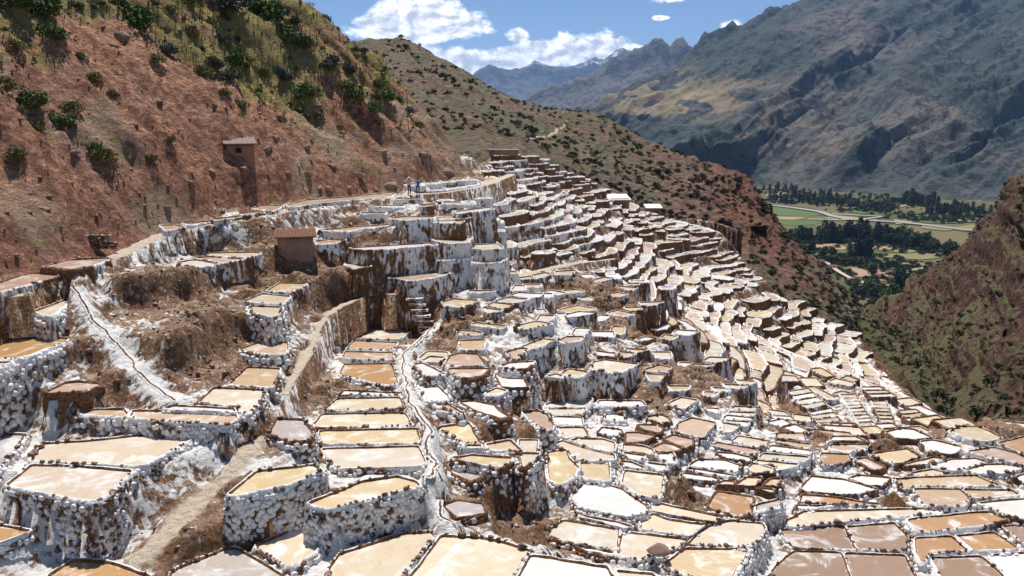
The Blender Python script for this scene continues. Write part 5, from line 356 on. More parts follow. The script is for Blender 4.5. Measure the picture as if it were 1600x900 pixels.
VALLEY_TREES = [(378, 1162, 13.2, 0, 'at the foot of the red cliff'), (382, 1161, 13.2, 0, 'at the foot of the red cliff'), (378, 1128, 15.3, 0, 'at the foot of the red cliff'), (383, 1137, 12.1, 0, 'at the foot of the red cliff'), (392, 1153, 11.8, 0, 'at the foot of the red cliff'), (388, 1120, 15.4, 0, 'at the foot of the red cliff'), (400, 1143, 12.4, 0, 'at the foot of the red cliff'), (396, 1120, 15.7, 0, 'at the foot of the red cliff'), (409, 1143, 14.4, 0, 'at the foot of the red cliff'), (406, 1124, 11.3, 0, 'at the foot of the red cliff'), (415, 1139, 16.6, 0, 'at the foot of the red cliff'), (413, 1118, 12.0, 0, 'at the foot of the red cliff'), (398, 1104, 23.0, 0, 'in the clump beside the valley river'), (403, 1108, 18.6, 0, 'in the clump beside the valley river'), (408, 1112, 16.2, 0, 'in the clump beside the valley river'), (407, 1099, 14.9, 0, 'in the clump beside the valley river'), (413, 1107, 17.3, 0, 'in the clump beside the valley river'), (422, 1115, 18.0, 0, 'in the clump beside the valley river'), (433, 1128, 18.9, 0, 'in the clump beside the valley river'), (429, 1111, 17.3, 0, 'in the clump beside the valley river'), (433, 1108, 17.7, 0, 'in the clump beside the valley river'), (429, 1098, 18.2, 0, 'in the tall row across the middle valley'), (444, 1133, 26.6, 0, 'in the tall row across the middle valley'), (449, 1133, 21.5, 0, 'in the tall row across the middle valley'), (447, 1121, 17.9, 0, 'in the tall row across the middle valley'), (442, 1099, 27.9, 0, 'in the tall row across the middle valley'), (444, 1096, 17.2, 0, 'in the tall row across the middle valley'), (446, 1095, 25.8, 0, 'in the tall row across the middle valley'), (450, 1096, 24.1, 0, 'in the tall row across the middle valley'), (468, 1130, 19.8, 0, 'in the tall row across the middle valley'), (474, 1138, 22.2, 0, 'in the tall row across the middle valley'), (474, 1128, 17.6, 0, 'in the tall row across the middle valley'), (478, 1137, 26.9, 0, 'in the tall row across the middle valley'), (480, 1130, 18.7, 0, 'in the tall row across the middle valley'), (482, 1123, 19.9, 0, 'in the tall row across the middle valley'), (491, 1143, 19.7, 0, 'in the tall row across the middle valley'), (494, 1138, 18.1, 0, 'in the tall row across the middle valley'), (494, 1132, 29.3, 0, 'in the tall row across the middle valley'), (490, 1118, 26.3, 0, 'in the tall row across the middle valley'), (481, 1106, 20.9, 0, 'in the long row below the river'), (496, 1135, 16.7, 0, 'in the long row below the river'), (503, 1142, 26.1, 0, 'in the long row below the river'), (500, 1126, 16.5, 0, 'in the long row below the river'), (508, 1139, 18.6, 0, 'in the long row below the river'), (496, 1105, 17.3, 0, 'in the long row below the river'), (497, 1100, 21.7, 0, 'in the long row below the river'), (514, 1125, 25.8, 0, 'in the long row below the river'), (507, 1103, 23.7, 0, 'in the long row below the river'), (525, 1138, 18.6, 0, 'in the long row below the river'), (510, 1094, 25.4, 0, 'in the long row below the river'), (517, 1106, 24.3, 0, 'in the long row below the river'), (516, 1096, 21.2, 0, 'in the long row below the river'), (522, 1101, 18.6, 0, 'in the long row below the river'), (519, 1085, 16.3, 0, 'in the long row below the river'), (521, 1083, 22.4, 0, 'in the long row below the river'), (512, 1081, 14.0, 1, 'in the broad grove below the river'), (521, 1089, 13.5, 1, 'in the broad grove below the river'), (523, 1090, 18.0, 1, 'in the broad grove below the river'), (516, 1067, 14.6, 1, 'in the broad grove below the river'), (517, 1066, 12.8, 1, 'in the broad grove below the river'), (543, 1111, 20.4, 1, 'in the broad grove below the river'), (522, 1060, 17.3, 1, 'in the broad grove below the river'), (543, 1098, 19.0, 1, 'in the broad grove below the river'), (523, 1054, 19.1, 1, 'in the broad grove below the river'), (535, 1072, 13.0, 1, 'in the broad grove below the river'), (534, 1066, 16.9, 1, 'in the broad grove below the river'), (536, 1060, 13.8, 1, 'in the broad grove below the river'), (532, 1049, 16.9, 1, 'in the broad grove below the river'), (531, 1042, 19.3, 1, 'in the broad grove below the river'), (540, 1056, 15.8, 1, 'in the broad grove below the river'), (549, 1064, 14.7, 1, 'in the broad grove below the river'), (531, 1025, 13.0, 1, 'in the broad grove below the river'), (542, 1042, 19.8, 1, 'in the broad grove below the river'), (540, 1047, 15.7, 1, 'in the grove reaching the ravine slope'), (550, 1060, 16.1, 1, 'in the grove reaching the ravine slope'), (545, 1048, 15.6, 1, 'in the grove reaching the ravine slope'), (536, 1022, 10.9, 1, 'in the grove reaching the ravine slope'), (552, 1045, 11.0, 1, 'in the grove reaching the ravine slope'), (549, 1036, 13.5, 1, 'in the grove reaching the ravine slope'), (542, 1015, 9.7, 1, 'in the grove reaching the ravine slope'), (547, 1021, 12.9, 1, 'in the grove reaching the ravine slope'), (550, 1019, 10.2, 1, 'in the grove reaching the ravine slope'), (542, 1002, 11.8, 1, 'in the grove reaching the ravine slope'), (541, 992, 13.4, 1, 'in the grove reaching the ravine slope'), (551, 1005, 11.6, 1, 'in the grove reaching the ravine slope'), (556, 1007, 15.5, 1, 'in the grove reaching the ravine slope'), (547, 989, 14.4, 1, 'in the grove reaching the ravine slope'), (413, 970, 17.7, 0, 'in the isolated group amid the fields'), (418, 968, 23.3, 0, 'in the isolated group amid the fields'), (422, 972, 17.8, 0, 'in the isolated group amid the fields'), (427, 964, 25.8, 0, 'in the isolated group amid the fields'), (428, 960, 22.6, 0, 'in the tallest trio amid the fields'), (431, 960, 23.3, 0, 'in the tallest trio amid the fields'), (432, 956, 26.2, 0, 'in the tallest trio amid the fields'), (380, 1020, 9.3, 0, 'in the pair by the reddish field'), (379, 1012, 14.1, 0, 'in the pair by the reddish field'), (383, 1011, 14.8, 0, 'in the pair by the reddish field'), (385, 1013, 12.1, 0, 'in the pair by the reddish field'), (380, 971, 11.4, 1, 'in the hedge below that pair'), (388, 982, 10.9, 1, 'in the hedge below that pair'), (383, 966, 10.6, 1, 'in the hedge below that pair'), (388, 970, 12.2, 1, 'in the hedge below that pair'), (386, 962, 11.9, 1, 'in the hedge below that pair'), (370, 931, 6.4, 1, 'in the green hedge over the ploughed field'), (370, 925, 9.2, 1, 'in the green hedge over the ploughed field'), (375, 928, 7.0, 1, 'in the green hedge over the ploughed field'), (379, 929, 7.1, 1, 'in the green hedge over the ploughed field'), (381, 930, 7.6, 1, 'in the green hedge over the ploughed field'), (382, 921, 6.8, 1, 'in the green hedge over the ploughed field'), (385, 920, 6.1, 1, 'in the green hedge over the ploughed field'), (383, 913, 9.0, 1, 'in the green hedge over the ploughed field'), (391, 918, 6.6, 1, 'in the green hedge over the ploughed field'), (394, 924, 6.3, 1, 'in the green hedge over the ploughed field'), (394, 911, 8.3, 1, 'in the green hedge over the ploughed field'), (400, 922, 6.6, 1, 'in the green hedge over the ploughed field'), (405, 922, 8.4, 1, 'in the green hedge over the ploughed field'), (405, 915, 9.0, 1, 'in the green hedge over the ploughed field'), (416, 888, 8.8, 0, 'alone on the green field edge'), (419, 891, 9.7, 0, 'alone on the green field edge'), (381, 841, 14.2, 1, 'alone on the ploughed field'), (380, 833, 12.4, 1, 'alone on the ploughed field'), (372, 767, 21.0, 0, 'in the tall group near the ravine mouth'), (371, 760, 17.5, 0, 'in the tall group near the ravine mouth'), (372, 756, 17.3, 0, 'in the tall group near the ravine mouth'), (377, 763, 19.9, 0, 'in the tall group near the ravine mouth'), (334, 759, 10.1, 1, 'in the thicket at the ravine mouth'), (333, 749, 11.3, 1, 'in the thicket at the ravine mouth'), (323, 723, 10.5, 1, 'in the thicket at the ravine mouth'), (332, 739, 9.0, 1, 'in the thicket at the ravine mouth'), (342, 754, 14.8, 1, 'in the thicket at the ravine mouth'), (340, 747, 14.0, 1, 'in the thicket at the ravine mouth'), (341, 741, 12.1, 1, 'in the thicket at the ravine mouth'), (333, 721, 9.7, 1, 'in the thicket at the ravine mouth'), (330, 708, 12.4, 1, 'in the thicket at the ravine mouth'), (333, 709, 10.6, 1, 'in the thicket at the ravine mouth'), (336, 711, 11.8, 1, 'in the thicket at the ravine mouth'), (340, 719, 13.8, 1, 'in the thicket at the ravine mouth'), (341, 716, 13.7, 1, 'in the thicket at the ravine mouth'), (354, 738, 12.5, 1, 'in the thicket at the ravine mouth'), (314, 687, 9.5, 1, 'deep in the ravine mouth'), (315, 683, 9.2, 1, 'deep in the ravine mouth'), (316, 681, 10.4, 1, 'deep in the ravine mouth'), (317, 676, 9.3, 1, 'deep in the ravine mouth'), (320, 680, 8.8, 1, 'deep in the ravine mouth'), (324, 682, 6.9, 1, 'deep in the ravine mouth'), (323, 676, 8.8, 1, 'deep in the ravine mouth'), (326, 680, 7.4, 1, 'deep in the ravine mouth'), (334, 775, 8.9, 1, 'beside the valley road'), (339, 775, 9.2, 1, 'beside the valley road'), (337, 764, 5.5, 1, 'beside the valley road'), (439, 919, 5.4, 1, 'along the hedge by the yellow fields'), (439, 916, 3.9, 1, 'along the hedge by the yellow fields'), (451, 921, 4.8, 1, 'along the hedge by the yellow fields'), (453, 905, 5.8, 1, 'along the hedge by the yellow fields'), (459, 910, 5.3, 1, 'along the hedge by the yellow fields'), (462, 906, 6.3, 1, 'along the hedge by the yellow fields'), (466, 893, 4.5, 1, 'along the hedge by the yellow fields'), (420, 855, 4.5, 1, 'along the hedge by the small fields'), (427, 862, 3.1, 1, 'along the hedge by the small fields'), (424, 847, 3.6, 1, 'along the hedge by the small fields'), (430, 852, 4.3, 1, 'along the hedge by the small fields'), (432, 851, 4.3, 1, 'along the hedge by the small fields'), (432, 846, 3.1, 1, 'along the hedge by the small fields'), (436, 847, 4.9, 1, 'along the hedge by the small fields'), (644, 2054, 13.0, 0, 'under the mountain toe near the cliff'), (668, 2091, 13.3, 0, 'under the mountain toe near the cliff'), (649, 2022, 17.5, 0, 'under the mountain toe near the cliff'), (667, 2045, 13.1, 0, 'under the mountain toe near the cliff'), (671, 2044, 20.3, 0, 'under the mountain toe near the cliff'), (681, 2055, 19.2, 0, 'under the mountain toe near the cliff'), (665, 1987, 14.2, 0, 'under the mountain toe near the cliff'), (680, 2001, 19.2, 0, 'under the mountain toe near the cliff'), (677, 1981, 13.2, 0, 'under the mountain toe near the cliff'), (707, 2036, 18.4, 0, 'under the mountain toe near the cliff'), (642, 1869, 16.0, 0, 'in the dense wood beyond the river'), (636, 1837, 25.4, 0, 'in the dense wood beyond the river'), (637, 1823, 25.3, 0, 'in the dense wood beyond the river'), (649, 1850, 25.3, 0, 'in the dense wood beyond the river'), (622, 1748, 24.1, 0, 'in the dense wood beyond the river'), (608, 1706, 21.0, 0, 'in the dense wood beyond the river'), (616, 1709, 15.3, 0, 'in the dense wood beyond the river'), (666, 1842, 20.3, 0, 'in the dense wood beyond the river'), (641, 1755, 18.2, 0, 'in the dense wood beyond the river'), (624, 1695, 21.3, 0, 'in the dense wood beyond the river'), (673, 1823, 17.5, 0, 'in the dense wood beyond the river'), (646, 1735, 16.4, 0, 'in the dense wood beyond the river'), (665, 1771, 18.4, 0, 'in the dense wood beyond the river'), (628, 1658, 15.6, 0, 'in the dense wood beyond the river'), (628, 1648, 15.7, 0, 'in the dense wood beyond the river'), (683, 1788, 23.2, 0, 'in the dense wood beyond the river'), (636, 1645, 18.3, 0, 'in the dense wood beyond the river'), (680, 1755, 21.7, 0, 'in the dense wood beyond the river'), (695, 1780, 18.6, 0, 'in the dense wood beyond the river'), (682, 1733, 18.8, 0, 'in the dense wood beyond the river'), (708, 1792, 22.8, 0, 'in the dense wood beyond the river'), (683, 1711, 15.4, 0, 'in the dense wood beyond the river'), (675, 1683, 22.5, 0, 'in the dense wood beyond the river'), (651, 1608, 18.2, 0, 'in the dense wood beyond the river'), (676, 1664, 19.5, 0, 'in the dense wood beyond the river'), (672, 1639, 13.9, 0, 'in the dense wood beyond the river'), (669, 1623, 14.8, 0, 'in the dense wood beyond the river'), (714, 1726, 17.2, 0, 'in the dense wood beyond the river'), (707, 1696, 20.2, 0, 'in the dense wood beyond the river'), (707, 1686, 20.4, 0, 'in the dense wood beyond the river'), (557, 1743, 20.3, 0, 'on the river bank beyond the green field'), (571, 1774, 17.3, 0, 'on the river bank beyond the green field'), (574, 1759, 19.9, 0, 'on the river bank beyond the green field'), (574, 1745, 13.5, 0, 'on the river bank beyond the green field'), (576, 1721, 20.5, 0, 'on the river bank beyond the green field'), (575, 1710, 17.1, 0, 'on the river bank beyond the green field'), (575, 1694, 19.2, 0, 'on the river bank beyond the green field'), (575, 1677, 18.3, 0, 'on the river bank beyond the green field'), (587, 1687, 14.2, 0, 'on the river bank beyond the green field'), (675, 1631, 20.0, 1, 'in the orchard beyond the river'), (677, 1622, 15.0, 1, 'in the orchard beyond the river'), (654, 1549, 19.1, 1, 'in the orchard beyond the river'), (684, 1613, 12.5, 1, 'in the orchard beyond the river'), (663, 1548, 18.8, 1, 'in the orchard beyond the river'), (686, 1597, 13.1, 1, 'in the orchard beyond the river'), (663, 1527, 14.1, 1, 'in the orchard beyond the river'), (664, 1512, 18.1, 1, 'in the orchard beyond the river'), (666, 1513, 19.0, 1, 'in the orchard beyond the river'), (719, 1615, 12.6, 1, 'in the orchard beyond the river'), (691, 1546, 15.4, 1, 'in the orchard beyond the river'), (686, 1525, 17.1, 1, 'in the orchard beyond the river'), (695, 1531, 16.2, 1, 'in the orchard beyond the river'), (722, 1578, 15.8, 1, 'in the orchard beyond the river'), (720, 1569, 18.4, 1, 'in the orchard beyond the river'), (709, 1531, 14.1, 1, 'in the orchard beyond the river'), (723, 1550, 17.2, 1, 'in the orchard beyond the river'), (680, 1449, 12.4, 1, 'in the orchard beyond the river'), (703, 1484, 14.8, 1, 'in the orchard beyond the river'), (714, 1501, 17.5, 1, 'in the orchard beyond the river'), (816, 1678, 21.0, 0, 'in the tall wood at the mountain foot'), (839, 1715, 24.4, 0, 'in the tall wood at the mountain foot'), (821, 1666, 24.8, 0, 'in the tall wood at the mountain foot'), (843, 1701, 30.0, 0, 'in the tall wood at the mountain foot'), (816, 1635, 28.8, 0, 'in the tall wood at the mountain foot'), (839, 1675, 21.6, 0, 'in the tall wood at the mountain foot'), (843, 1674, 21.8, 0, 'in the tall wood at the mountain foot'), (835, 1648, 21.2, 0, 'in the tall wood at the mountain foot'), (828, 1622, 21.1, 0, 'in the tall wood at the mountain foot'), (824, 1601, 21.0, 0, 'in the tall wood at the mountain foot'), (860, 1664, 19.0, 0, 'in the tall wood at the mountain foot'), (871, 1674, 18.1, 0, 'in the tall wood at the mountain foot'), (875, 1673, 25.8, 0, 'in the tall wood at the mountain foot'), (864, 1644, 20.6, 0, 'in the tall wood at the mountain foot'), (857, 1619, 20.2, 0, 'in the tall wood at the mountain foot'), (840, 1580, 20.3, 0, 'in the tall wood at the mountain foot'), (762, 1475, 15.0, 0, 'in the wood behind the far fields'), (801, 1543, 24.5, 0, 'in the wood behind the far fields'), (767, 1466, 19.2, 0, 'in the wood behind the far fields'), (787, 1492, 17.6, 0, 'in the wood behind the far fields'), (805, 1519, 18.0, 0, 'in the wood behind the far fields'), (778, 1460, 18.5, 0, 'in the wood behind the far fields'), (786, 1465, 20.8, 0, 'in the wood behind the far fields'), (803, 1492, 17.9, 0, 'in the wood behind the far fields'), (807, 1492, 17.0, 0, 'in the wood behind the far fields'), (787, 1448, 20.6, 0, 'in the wood behind the far fields'), (770, 1403, 16.2, 0, 'in the wood behind the far fields'), (770, 1397, 16.9, 0, 'in the wood behind the far fields'), (807, 1456, 22.5, 0, 'in the wood behind the far fields'), (769, 1378, 20.5, 0, 'in the wood behind the far fields'), (869, 1576, 18.1, 0, 'in the last wood beside the ravine slope'), (861, 1550, 17.0, 0, 'in the last wood beside the ravine slope'), (877, 1568, 14.9, 0, 'in the last wood beside the ravine slope'), (846, 1508, 16.6, 0, 'in the last wood beside the ravine slope'), (880, 1554, 13.5, 0, 'in the last wood beside the ravine slope'), (846, 1485, 14.3, 0, 'in the last wood beside the ravine slope'), (870, 1519, 18.4, 0, 'in the last wood beside the ravine slope'), (847, 1470, 11.5, 0, 'in the last wood beside the ravine slope'), (852, 1466, 14.9, 0, 'in the last wood beside the ravine slope'), (877, 1500, 12.7, 0, 'in the last wood beside the ravine slope'), (878, 1494, 17.1, 0, 'in the last wood beside the ravine slope'), (858, 1448, 18.6, 0, 'in the last wood beside the ravine slope'), (681, 1412, 11.1, 1, 'along the far river bank'), (687, 1405, 8.3, 1, 'along the far river bank'), (689, 1399, 10.2, 1, 'along the far river bank'), (694, 1388, 9.6, 1, 'along the far river bank'), (700, 1391, 7.5, 1, 'along the far river bank'), (718, 1407, 6.8, 1, 'along the far river bank'), (702, 1355, 7.8, 1, 'along the far river bank'), (704, 1356, 9.8, 1, 'along the far river bank'), (708, 1347, 10.0, 1, 'along the far river bank'), (729, 1367, 6.8, 1, 'along the far river bank'), (726, 1353, 9.6, 1, 'along the far river bank'), (737, 1353, 9.9, 1, 'along the far river bank'), (728, 1327, 7.1, 1, 'along the far river bank'), (743, 1343, 9.8, 1, 'along the far river bank'), (798, 1892, 11.9, 1, 'along the mountain foot'), (779, 1817, 12.0, 1, 'along the mountain foot'), (771, 1766, 10.3, 1, 'along the mountain foot'), (809, 1832, 10.2, 1, 'along the mountain foot'), (780, 1751, 10.2, 1, 'along the mountain foot'), (786, 1731, 10.4, 1, 'along the mountain foot'), (816, 1782, 11.3, 1, 'along the mountain foot'), (829, 1784, 13.4, 1, 'along the mountain foot'), (800, 1694, 12.7, 1, 'along the mountain foot'), (807, 1685, 11.8, 1, 'along the mountain foot'), (810, 1677, 12.9, 1, 'along the mountain foot'), (842, 1727, 9.2, 1, 'along the mountain foot'), (762, 1358, 9.9, 1, 'by the far fields near the ravine slope'), (777, 1369, 10.1, 1, 'by the far fields near the ravine slope'), (773, 1355, 8.6, 1, 'by the far fields near the ravine slope'), (782, 1359, 10.0, 1, 'by the far fields near the ravine slope'), (790, 1353, 11.8, 1, 'by the far fields near the ravine slope'), (796, 1352, 11.0, 1, 'by the far fields near the ravine slope'), (334, 869, 6.1, 1, 'along the road to the ravine'), (336, 867, 5.9, 1, 'along the road to the ravine'), (338, 854, 6.5, 1, 'along the road to the ravine'), (338, 841, 4.8, 1, 'along the road to the ravine'), (366, 749, 5.7, 1, 'climbing the side of the ravine mouth'), (381, 771, 8.6, 1, 'climbing the side of the ravine mouth'), (394, 788, 8.7, 1, 'climbing the side of the ravine mouth'), (402, 798, 9.2, 1, 'climbing the side of the ravine mouth'), (406, 801, 8.0, 1, 'climbing the side of the ravine mouth'), (378, 1045, 11.9, 1, 'below the cliff at the field corner'), (377, 1031, 8.3, 1, 'below the cliff at the field corner'), (376, 1015, 8.1, 1, 'below the cliff at the field corner')]
VALLEY_HOUSES = [(334, 914, 11), (357, 884, 9), (345, 802, 12), (619, 1973, 14), (679, 1993, 16), (682, 1655, 10), (671, 1614, 10), (770, 1684, 10), (381, 826, 7), (393, 815, 8), (357, 919, 8), (368, 785, 7)]
TRAIL = [(-0.6, 150.0, -3.8), (1.5, 163.0, -2.8), (4.9, 180.0, -1.9), (9.1, 200.0, -0.8), (12.9, 220.0, 0.7), (15.6, 236.0, 2.2), (15.1, 248.0, 3.2), (12.4, 256.0, 3.7)]
SHED_A = (16.79, 128.0, -11.58)
SHED_B = (23.48, 134.0, -13.4)
TERRACE = (-1.27, 124.0, -3.63)
HILL_BASE = [(-44,12,-9.6),(-36,24,-9.2),(-31.5,36,-8.7),(-30,42,-8.4),(-28.5,46.5,-8.0),(-27,51.5,-7.5),(-26.3,57.5,-7.0),(-24,62,-6.8),(-21.8,66,-6.5),(-18,73,-6.3),(-13,80.5,-6.1),(-9.5,84,-6.1),(-6,90,-6.0),(-5,96,-5.8),(-6,102,-5.7)]
HILL_BACK = [(-4.5,101,-5.8),(-11,110.5,-5),(-24,122,-5),(-60,140,-5),(-120,170,-5)]
def line_dist(x, y, line):
    """signed distance to a polyline (positive on its left), and the height there"""
    best = np.full(x.shape, 1e9); sgn = np.ones(x.shape); zb = np.zeros(x.shape)
    for (x0,y0,z0),(x1,y1,z1) in zip(line, line[1:]):
        dx, dy = x1-x0, y1-y0
        t = np.clip(((x-x0)*dx+(y-y0)*dy)/(dx*dx+dy*dy), 0, 1)
        d = np.hypot(x-x0-t*dx, y-y0-t*dy)
        m = d < best-1e-9
        cr = dx*(y-y0)-dy*(x-x0)
        best = np.where(m, d, best); sgn = np.where(m, np.where(cr >= 0, 1, -1), sgn); zb = np.where(m, z0+t*(z1-z0), zb)
    return best*sgn, zb
def hill_smooth(x, y):
    d1, z1 = line_dist(x, y, HILL_BASE); d2, z2 = line_dist(x, y, HILL_BACK)
    a = z1+np.where(d1 > 0, 1.6*np.minimum(d1, 1.5)+.9*np.maximum(d1-1.5, 0), d1*.9)
    b = z2+np.where(d2 > 0, 2.7*d2, d2*1.2)
    h = np.clip(.5+.5*(b-a)/3, 0, 1)
    return b*(1-h)+a*h-3*h*(1-h)

# ------------------------------------------------------------------ numeric helpers
def _hash(ix, iy, iz, seed):
    h = (ix.astype(np.uint32)*np.uint32(374761393)+iy.astype(np.uint32)*np.uint32(668265263)+iz.astype(np.uint32)*np.uint32(2147483647)+np.uint32(seed*1013904223 & 0xffffffff))
    h = (h ^ (h >> np.uint32(13)))*np.uint32(1274126177); h = (h ^ (h >> np.uint32(16)))*np.uint32(2246822519)
    return ((h ^ (h >> np.uint32(15))) & np.uint32(0xffffff)).astype(np.float64)/16777216.
def vnoise(x, y, z=None, seed=1):
    z = np.zeros_like(x) if z is None else z
    i, j, k = np.floor(x), np.floor(y), np.floor(z); fx, fy, fz = x-i, y-j, z-k
    i, j, k = i.astype(np.int64), j.astype(np.int64), k.astype(np.int64)
    s = lambda t: t*t*t*(t*(t*6-15)+10)
    u, v, q = s(fx), s(fy), s(fz); out = 0
    for a in (0, 1):
        for b in (0, 1):
            for c in (0, 1):
                out = out+_hash(i+a, j+b, k+c, seed)*(u if a else 1-u)*(v if b else 1-v)*(q if c else 1-q)
    return out*2-1
def fbm(x, y, z=None, oct=4, seed=1, gain=.5):
    o = 0; amp = 1; f = 1; tot = 0
    for n in range(oct):
        o = o+amp*vnoise(x*f, y*f, None if z is None else z*f, seed+n*17); tot += amp; amp *= gain; f *= 2.03
    return o/tot
def ridged(x, y, oct=4, seed=1, gain=.5):
    o = 0; amp = 1; f = 1; tot = 0
    for n in range(oct):
        o = o+amp*(1-2*np.abs(vnoise(x*f, y*f, None, seed+n*13))); tot += amp; amp *= gain; f *= 2.1
    return o/tot
def worley(x, y, z, seed=1):
    i, j, k = np.floor(x), np.floor(y), np.floor(z); best = np.full(x.shape, 9.)
    for a in (-1, 0, 1):
        for b in (-1, 0, 1):
            for c in (-1, 0, 1):
                ii, jj, kk = (i+a).astype(np.int64), (j+b).astype(np.int64), (k+c).astype(np.int64)
                d = (i+a+_hash(ii, jj, kk, seed)-x)**2+(j+b+_hash(ii, jj, kk, seed+5)-y)**2+(k+c+_hash(ii, jj, kk, seed+9)-z)**2
                best = np.minimum(best, d)
    return np.sqrt(best)
def inside(px, py, poly):
    r = np.zeros(px.shape, bool); n = len(poly)
    for i in range(n):
        x0, y0 = poly[i]; x1, y1 = poly[(i+1) % n]
        c = ((y0 > py) != (y1 > py)) & (px < (x1-x0)*(py-y0)/((y1-y0) if y1 != y0 else 1e-9)+x0)
        r ^= c
    return r
def project(x, y, z):
    ct, st = 250/math.hypot(250, 1256), 1256/math.hypot(250, 1256)
    s, c = ct, st
    d = y*c-z*s; return 800+1256*x/d, 450-1256*(y*s+z*c)/d
# ------------------------------------------------------------------ object helpers
def link(o): COL.objects.link(o); return o
def props(o, label=None, cat=None, group=None, kind=None):
    if label: o['label'] = label
    if cat: o['category'] = cat
    if group: o['group'] = group
    if kind: o['kind'] = kind
    return o
def mesh(name, v, f, mats, smooth=True, attrs=None, fmat=None):
    me = bpy.data.meshes.new(name)
    v = np.asarray(v, dtype=np.float32)
    if isinstance(f, np.ndarray) and f.ndim == 2:
        k = f.shape[1]; me.vertices.add(len(v)); me.vertices.foreach_set('co', v.ravel())
        me.loops.add(f.size); me.loops.foreach_set('vertex_index', f.ravel().astype(np.int32))
        me.polygons.add(len(f)); me.polygons.foreach_set('loop_start', np.arange(0, f.size, k, dtype=np.int32))
        try: me.polygons.foreach_set('loop_total', np.full(len(f), k, dtype=np.int32))
        except Exception: pass
        me.update(calc_edges=True)
    else:
        me.from_pydata([tuple(map(float, p)) for p in v], [], [tuple(map(int, q)) for q in f])
    for m in (mats if isinstance(mats, (list, tuple)) else [mats]): me.materials.append(m)
    if fmat is not None: me.polygons.foreach_set('material_index', np.asarray(fmat, dtype=np.int32))
    if smooth: me.polygons.foreach_set('use_smooth', np.ones(len(me.polygons), dtype=bool))
    for k, a in (attrs or {}).items():
        a = np.asarray(a, dtype=np.float32)
        if a.ndim == 1:
            at = me.attributes.new(k, 'FLOAT', 'POINT'); at.data.foreach_set('value', a)
        else:
            at = me.attributes.new(k, 'FLOAT_COLOR', 'POINT'); at.data.foreach_set('color', np.c_[a, np.ones(len(a))].astype(np.float32).ravel())
    me.update(); return me
def obj(name, me, parent=None, loc=None):
    o = bpy.data.objects.new(name, me); link(o)
    if parent: o.parent = parent
    if loc is not None: o.location = loc
    return o
def empty(name, loc=(0, 0, 0), rz=0):
    o = bpy.data.objects.new(name, None); link(o); o.location = loc; o.rotation_euler = (0, 0, rz); o.empty_display_size = .2
    return o
def grid_faces(nu, nv):
    a = np.arange(nu*nv).reshape(nu, nv)
    return np.stack([a[:-1, :-1], a[1:, :-1], a[1:, 1:], a[:-1, 1:]], -1).reshape(-1, 4)
def box(c, s, rz=0):
    cx, cy, cz = c; hx, hy, hz = s[0]/2, s[1]/2, s[2]/2; ca, sa = math.cos(rz), math.sin(rz)
    v = [(cx+x*ca-y*sa, cy+x*sa+y*ca, cz+z) for z in (-hz, hz) for x, y in ((-hx, -hy), (hx, -hy), (hx, hy), (-hx, hy))]
    return v, [(0, 3, 2, 1), (4, 5, 6, 7), (0, 1, 5, 4), (1, 2, 6, 5), (2, 3, 7, 6), (3, 0, 4, 7)]
def joined(parts):
    V, F = [], []
    for v, f in parts:
        n = len(V); V += list(v); F += [tuple(i+n for i in q) for q in f]
    return V, F

